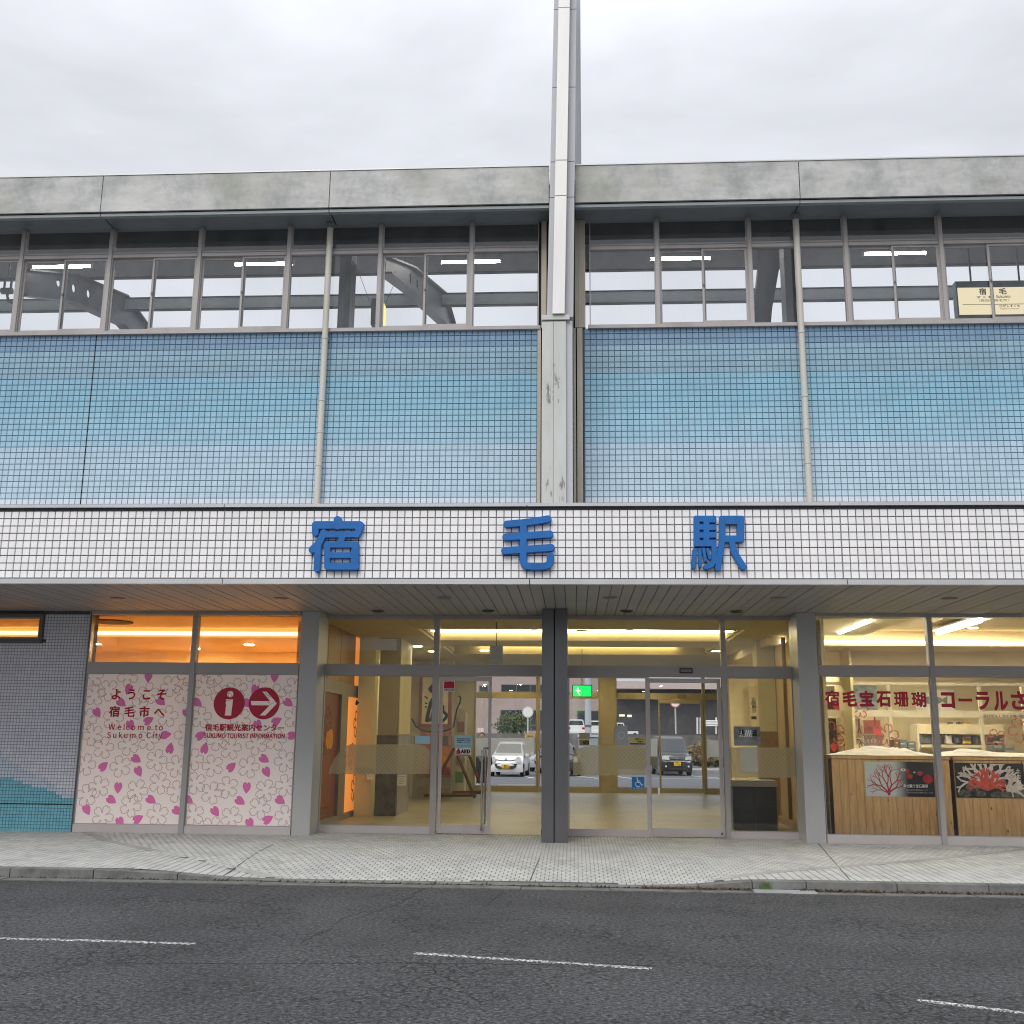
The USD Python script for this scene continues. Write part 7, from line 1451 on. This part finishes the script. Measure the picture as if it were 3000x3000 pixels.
def litter(u0, u1, seed, lab):
    g = np.random.default_rng(seed); xa_, xb_ = gz(u0, 2605, ROADZ)[0], gz(u1, 2608, ROADZ)[0]; n = 260
    P_ = np.stack([g.uniform(xa_, xb_, n), -0.815 - np.abs(g.normal(size=n)) * 0.025, ROADZ + 0.012 + g.random(n) * 0.02], 1); V = []
    for q_ in P_:
        a = g.normal(size=3); b = g.normal(size=3); a /= np.linalg.norm(a) / 0.018; b /= np.linalg.norm(b) / 0.012; V += [q_ - a, q_ + b, q_ + a, q_ - b]
    F = (np.array([[0, 1, 2], [0, 2, 3]])[None] + (np.arange(n) * 4)[:, None, None]).reshape(-1, 3)
    place('leaf_litter', (np.array(V), F), mat('brown_litter', (0.10, 0.065, 0.04), 0.9, var=0.4, scale=20), lab, 'leaf litter', kind='stuff')
litter(2330, 2560, 5, 'brown leaf litter at the kerb right of the drain cover'); litter(2560, 3000, 6, 'brown leaf litter at the kerb at the right edge'); litter(1880, 2200, 7, 'mossy litter at the kerb left of the drain cover')
place('kerb_moss', (lambda g: (np.array(sum([[[x, -0.802, ROADZ + 0.008], [x + 0.05, -0.803 - 0.02 * g.random(), ROADZ + 0.009], [x + 0.05, -0.801, ROADZ + 0.008 + 0.03 * g.random()]] for x in np.arange(-6.2, 6.0, 0.045)], [])), np.arange(3 * len(np.arange(-6.2, 6.0, 0.045))).reshape(-1, 3)))(np.random.default_rng(3)), mat('dark_moss', (0.025, 0.03, 0.015), 0.95, var=0.4), 'dark moss along the foot of the kerb', 'moss', kind='stuff')

# ------------------------------------------------------------------ across the street, behind the camera: what the window panes mirror
def mirror(u, v, Y): p = at(u, v, Y); return np.array([p[0], 2 * YG - p[1], p[2]])
POLE = mat('concrete_pole', (0.3, 0.3, 0.29), 0.8)
tops = []
for u, vt, lab in [(352, 1846, 'grey utility pole across the street, mirrored in the first orange pane'), (444, 1862, 'grey utility pole with many crossarms across the street, mirrored in an orange pane'), (1420, 1905, 'grey utility pole across the street, mirrored over the open door')]:
    p = mirror(u, vt, 40); t = thing('utility_pole', lab, 'utility pole', (p[0], p[1], ROADZ)); h = p[2]
    part(t, 'shaft', MB().tube([(p[0], p[1], ROADZ), (p[0], p[1], h)], [0.17, 0.1], 10), POLE)
    for k in range(1 if u == 352 else 4): part(t, 'crossarm', B(p[0] - 0.75 + 0.1 * k, p[0] + 0.75 - 0.1 * k, p[1] - 0.04, p[1] + 0.04, h - 0.35 - 0.42 * k, h - 0.27 - 0.42 * k), STEEL)
    part(t, 'transformer', MB().tube([(p[0] + 0.35, p[1], h - 2.2), (p[0] + 0.35, p[1], h - 1.5)], 0.24, 12), POLE); tops.append(p)
for dz in (0.3, 0.72, 1.4):
    for a, b, sd in zip(tops[:-1], tops[1:], ('left', 'right')):
        s_ = np.linspace(0, 1, 12)[:, None]; W = a + (b - a) * s_; W[:, 2] -= dz + 1.2 * (4 * s_ * (1 - s_))[:, 0] * 0.35
        place('overhead_wire', MB().tube(W, 0.012, 5), BLACK, {0.3: 'top', 0.72: 'middle', 1.4: 'lowest'}[dz] + ' overhead wire across the street, ' + sd + ' span, mirrored in the panes', 'wire', 'overhead wires mirrored in the panes')
for (u0, v0, u1, v1), yy, lab in [((622, 1880, 706, 2100), 62, 'grey apartment block across the street, mirrored in the second orange pane'), ((485, 1918, 560, 2100), 58, 'low grey house across the street, mirrored in the first orange pane'), ((704, 1912, 1150, 2100), 66, 'long low building across the street, mirrored in the left panes'), ((1700, 1960, 2500, 2100), 60, 'long low building across the street, mirrored in the right panes')]:
    a, b = mirror(u0, v0, yy), mirror(u1, v0, yy); t = thing('building_opposite', lab, 'building', ((a[0] + b[0]) / 2, a[1], 0))
    part(t, 'wall', B(a[0], b[0], a[1] - 8, a[1], ROADZ - 0.3, a[2]), mat('opposite_render', (0.24, 0.235, 0.225), 0.9, var=0.1)); part(t, 'roof', B(a[0] - 0.2, b[0] + 0.2, a[1] - 8.2, a[1] + 0.2, a[2] + 0.001, a[2] + 0.25), STEEL)
    n = max(2, int((b[0] - a[0]) / 2.4))
    for j in range(n): x0 = a[0] + (j + 0.25) * (b[0] - a[0]) / n; part(t, 'window', B(x0, x0 + 0.5 * (b[0] - a[0]) / n, a[1] + 0.001, a[1] + 0.04, a[2] - 2.0, a[2] - 0.8), CGL)

# ------------------------------------------------------------------ small notices inside the lobby
q = rect(1206, 2003, 1227, 2105, 14.6)
t = thing('lit_shop_sign', 'bright white lit panel with black characters between the dark column and the framed calligraphy', 'sign', ((q[0] + q[1]) / 2, 14.6, q[2]))
h_ = q[3] - q[2]
for a, b in ((0.78, 1.0), (0.33, 0.69), (0.0, 0.3)): part(t, 'lit_panel', B(q[0], q[1], 14.6, 14.63, q[2] + a * h_, q[2] + b * h_), glow('white_lit_panel', (1.0, 0.97, 0.85), 0.9))
part(t, 'mount', B(q[0] - 0.02, q[1] + 0.02, 14.631, 14.66, q[2] - 0.3, q[3] + 0.1), OFR); part(t, 'lettering', text_box('ショ', q[0] + 0.01, q[1] - 0.01, q[2] + 0.81 * h_, q[2] + 0.97 * h_, 14.599, 2), INK)
def wallnote(lab, u0, v0, u1, v1, Y, m, lines=3):
    q = rect(u0, v0, u1, v1, Y); t = thing('wall_notice', lab, 'notice', ((q[0] + q[1]) / 2, Y, q[2]))
    part(t, 'sheet', B(q[0], q[1], Y, Y + 0.006, q[2], q[3]), m)
    for k in range(lines): part(t, 'printed_line', B(q[0] + 0.12 * (q[1] - q[0]), q[1] - (0.12 + 0.15 * (k % 2)) * (q[1] - q[0]), Y - 0.002, Y - 0.0001, q[3] - (0.2 + 0.2 * k) * (q[3] - q[2]), q[3] - (0.13 + 0.2 * k) * (q[3] - q[2])), mat('grey_print', (0.4, 0.4, 0.4), 0.6))
wallnote('white notice low on the cream pier beside the orange lit door', 1075, 2268, 1094, 2284, 6.87, PAPER, 2)
wallnote('white framed notice low on the lobby wall right of the dark stone column', 1164, 2270, 1190, 2302, 7.2, PAPER, 4)
wallnote('small sheet on the cream wall beside the leaflet rack', 1343, 2045, 1354, 2075, 14.4, PAPER, 3)
wallnote('tan direction sign on the brass column behind the fixed pane', 1764, 2155, 1798, 2181, YFAR - 0.13, mat('tan_paper', (0.5, 0.42, 0.25), 0.7), 2)
wallnote('small white notice on the rear glazing right of the black kei van', 2090, 2218, 2110, 2226, YFAR - 0.01, PAPER, 1)
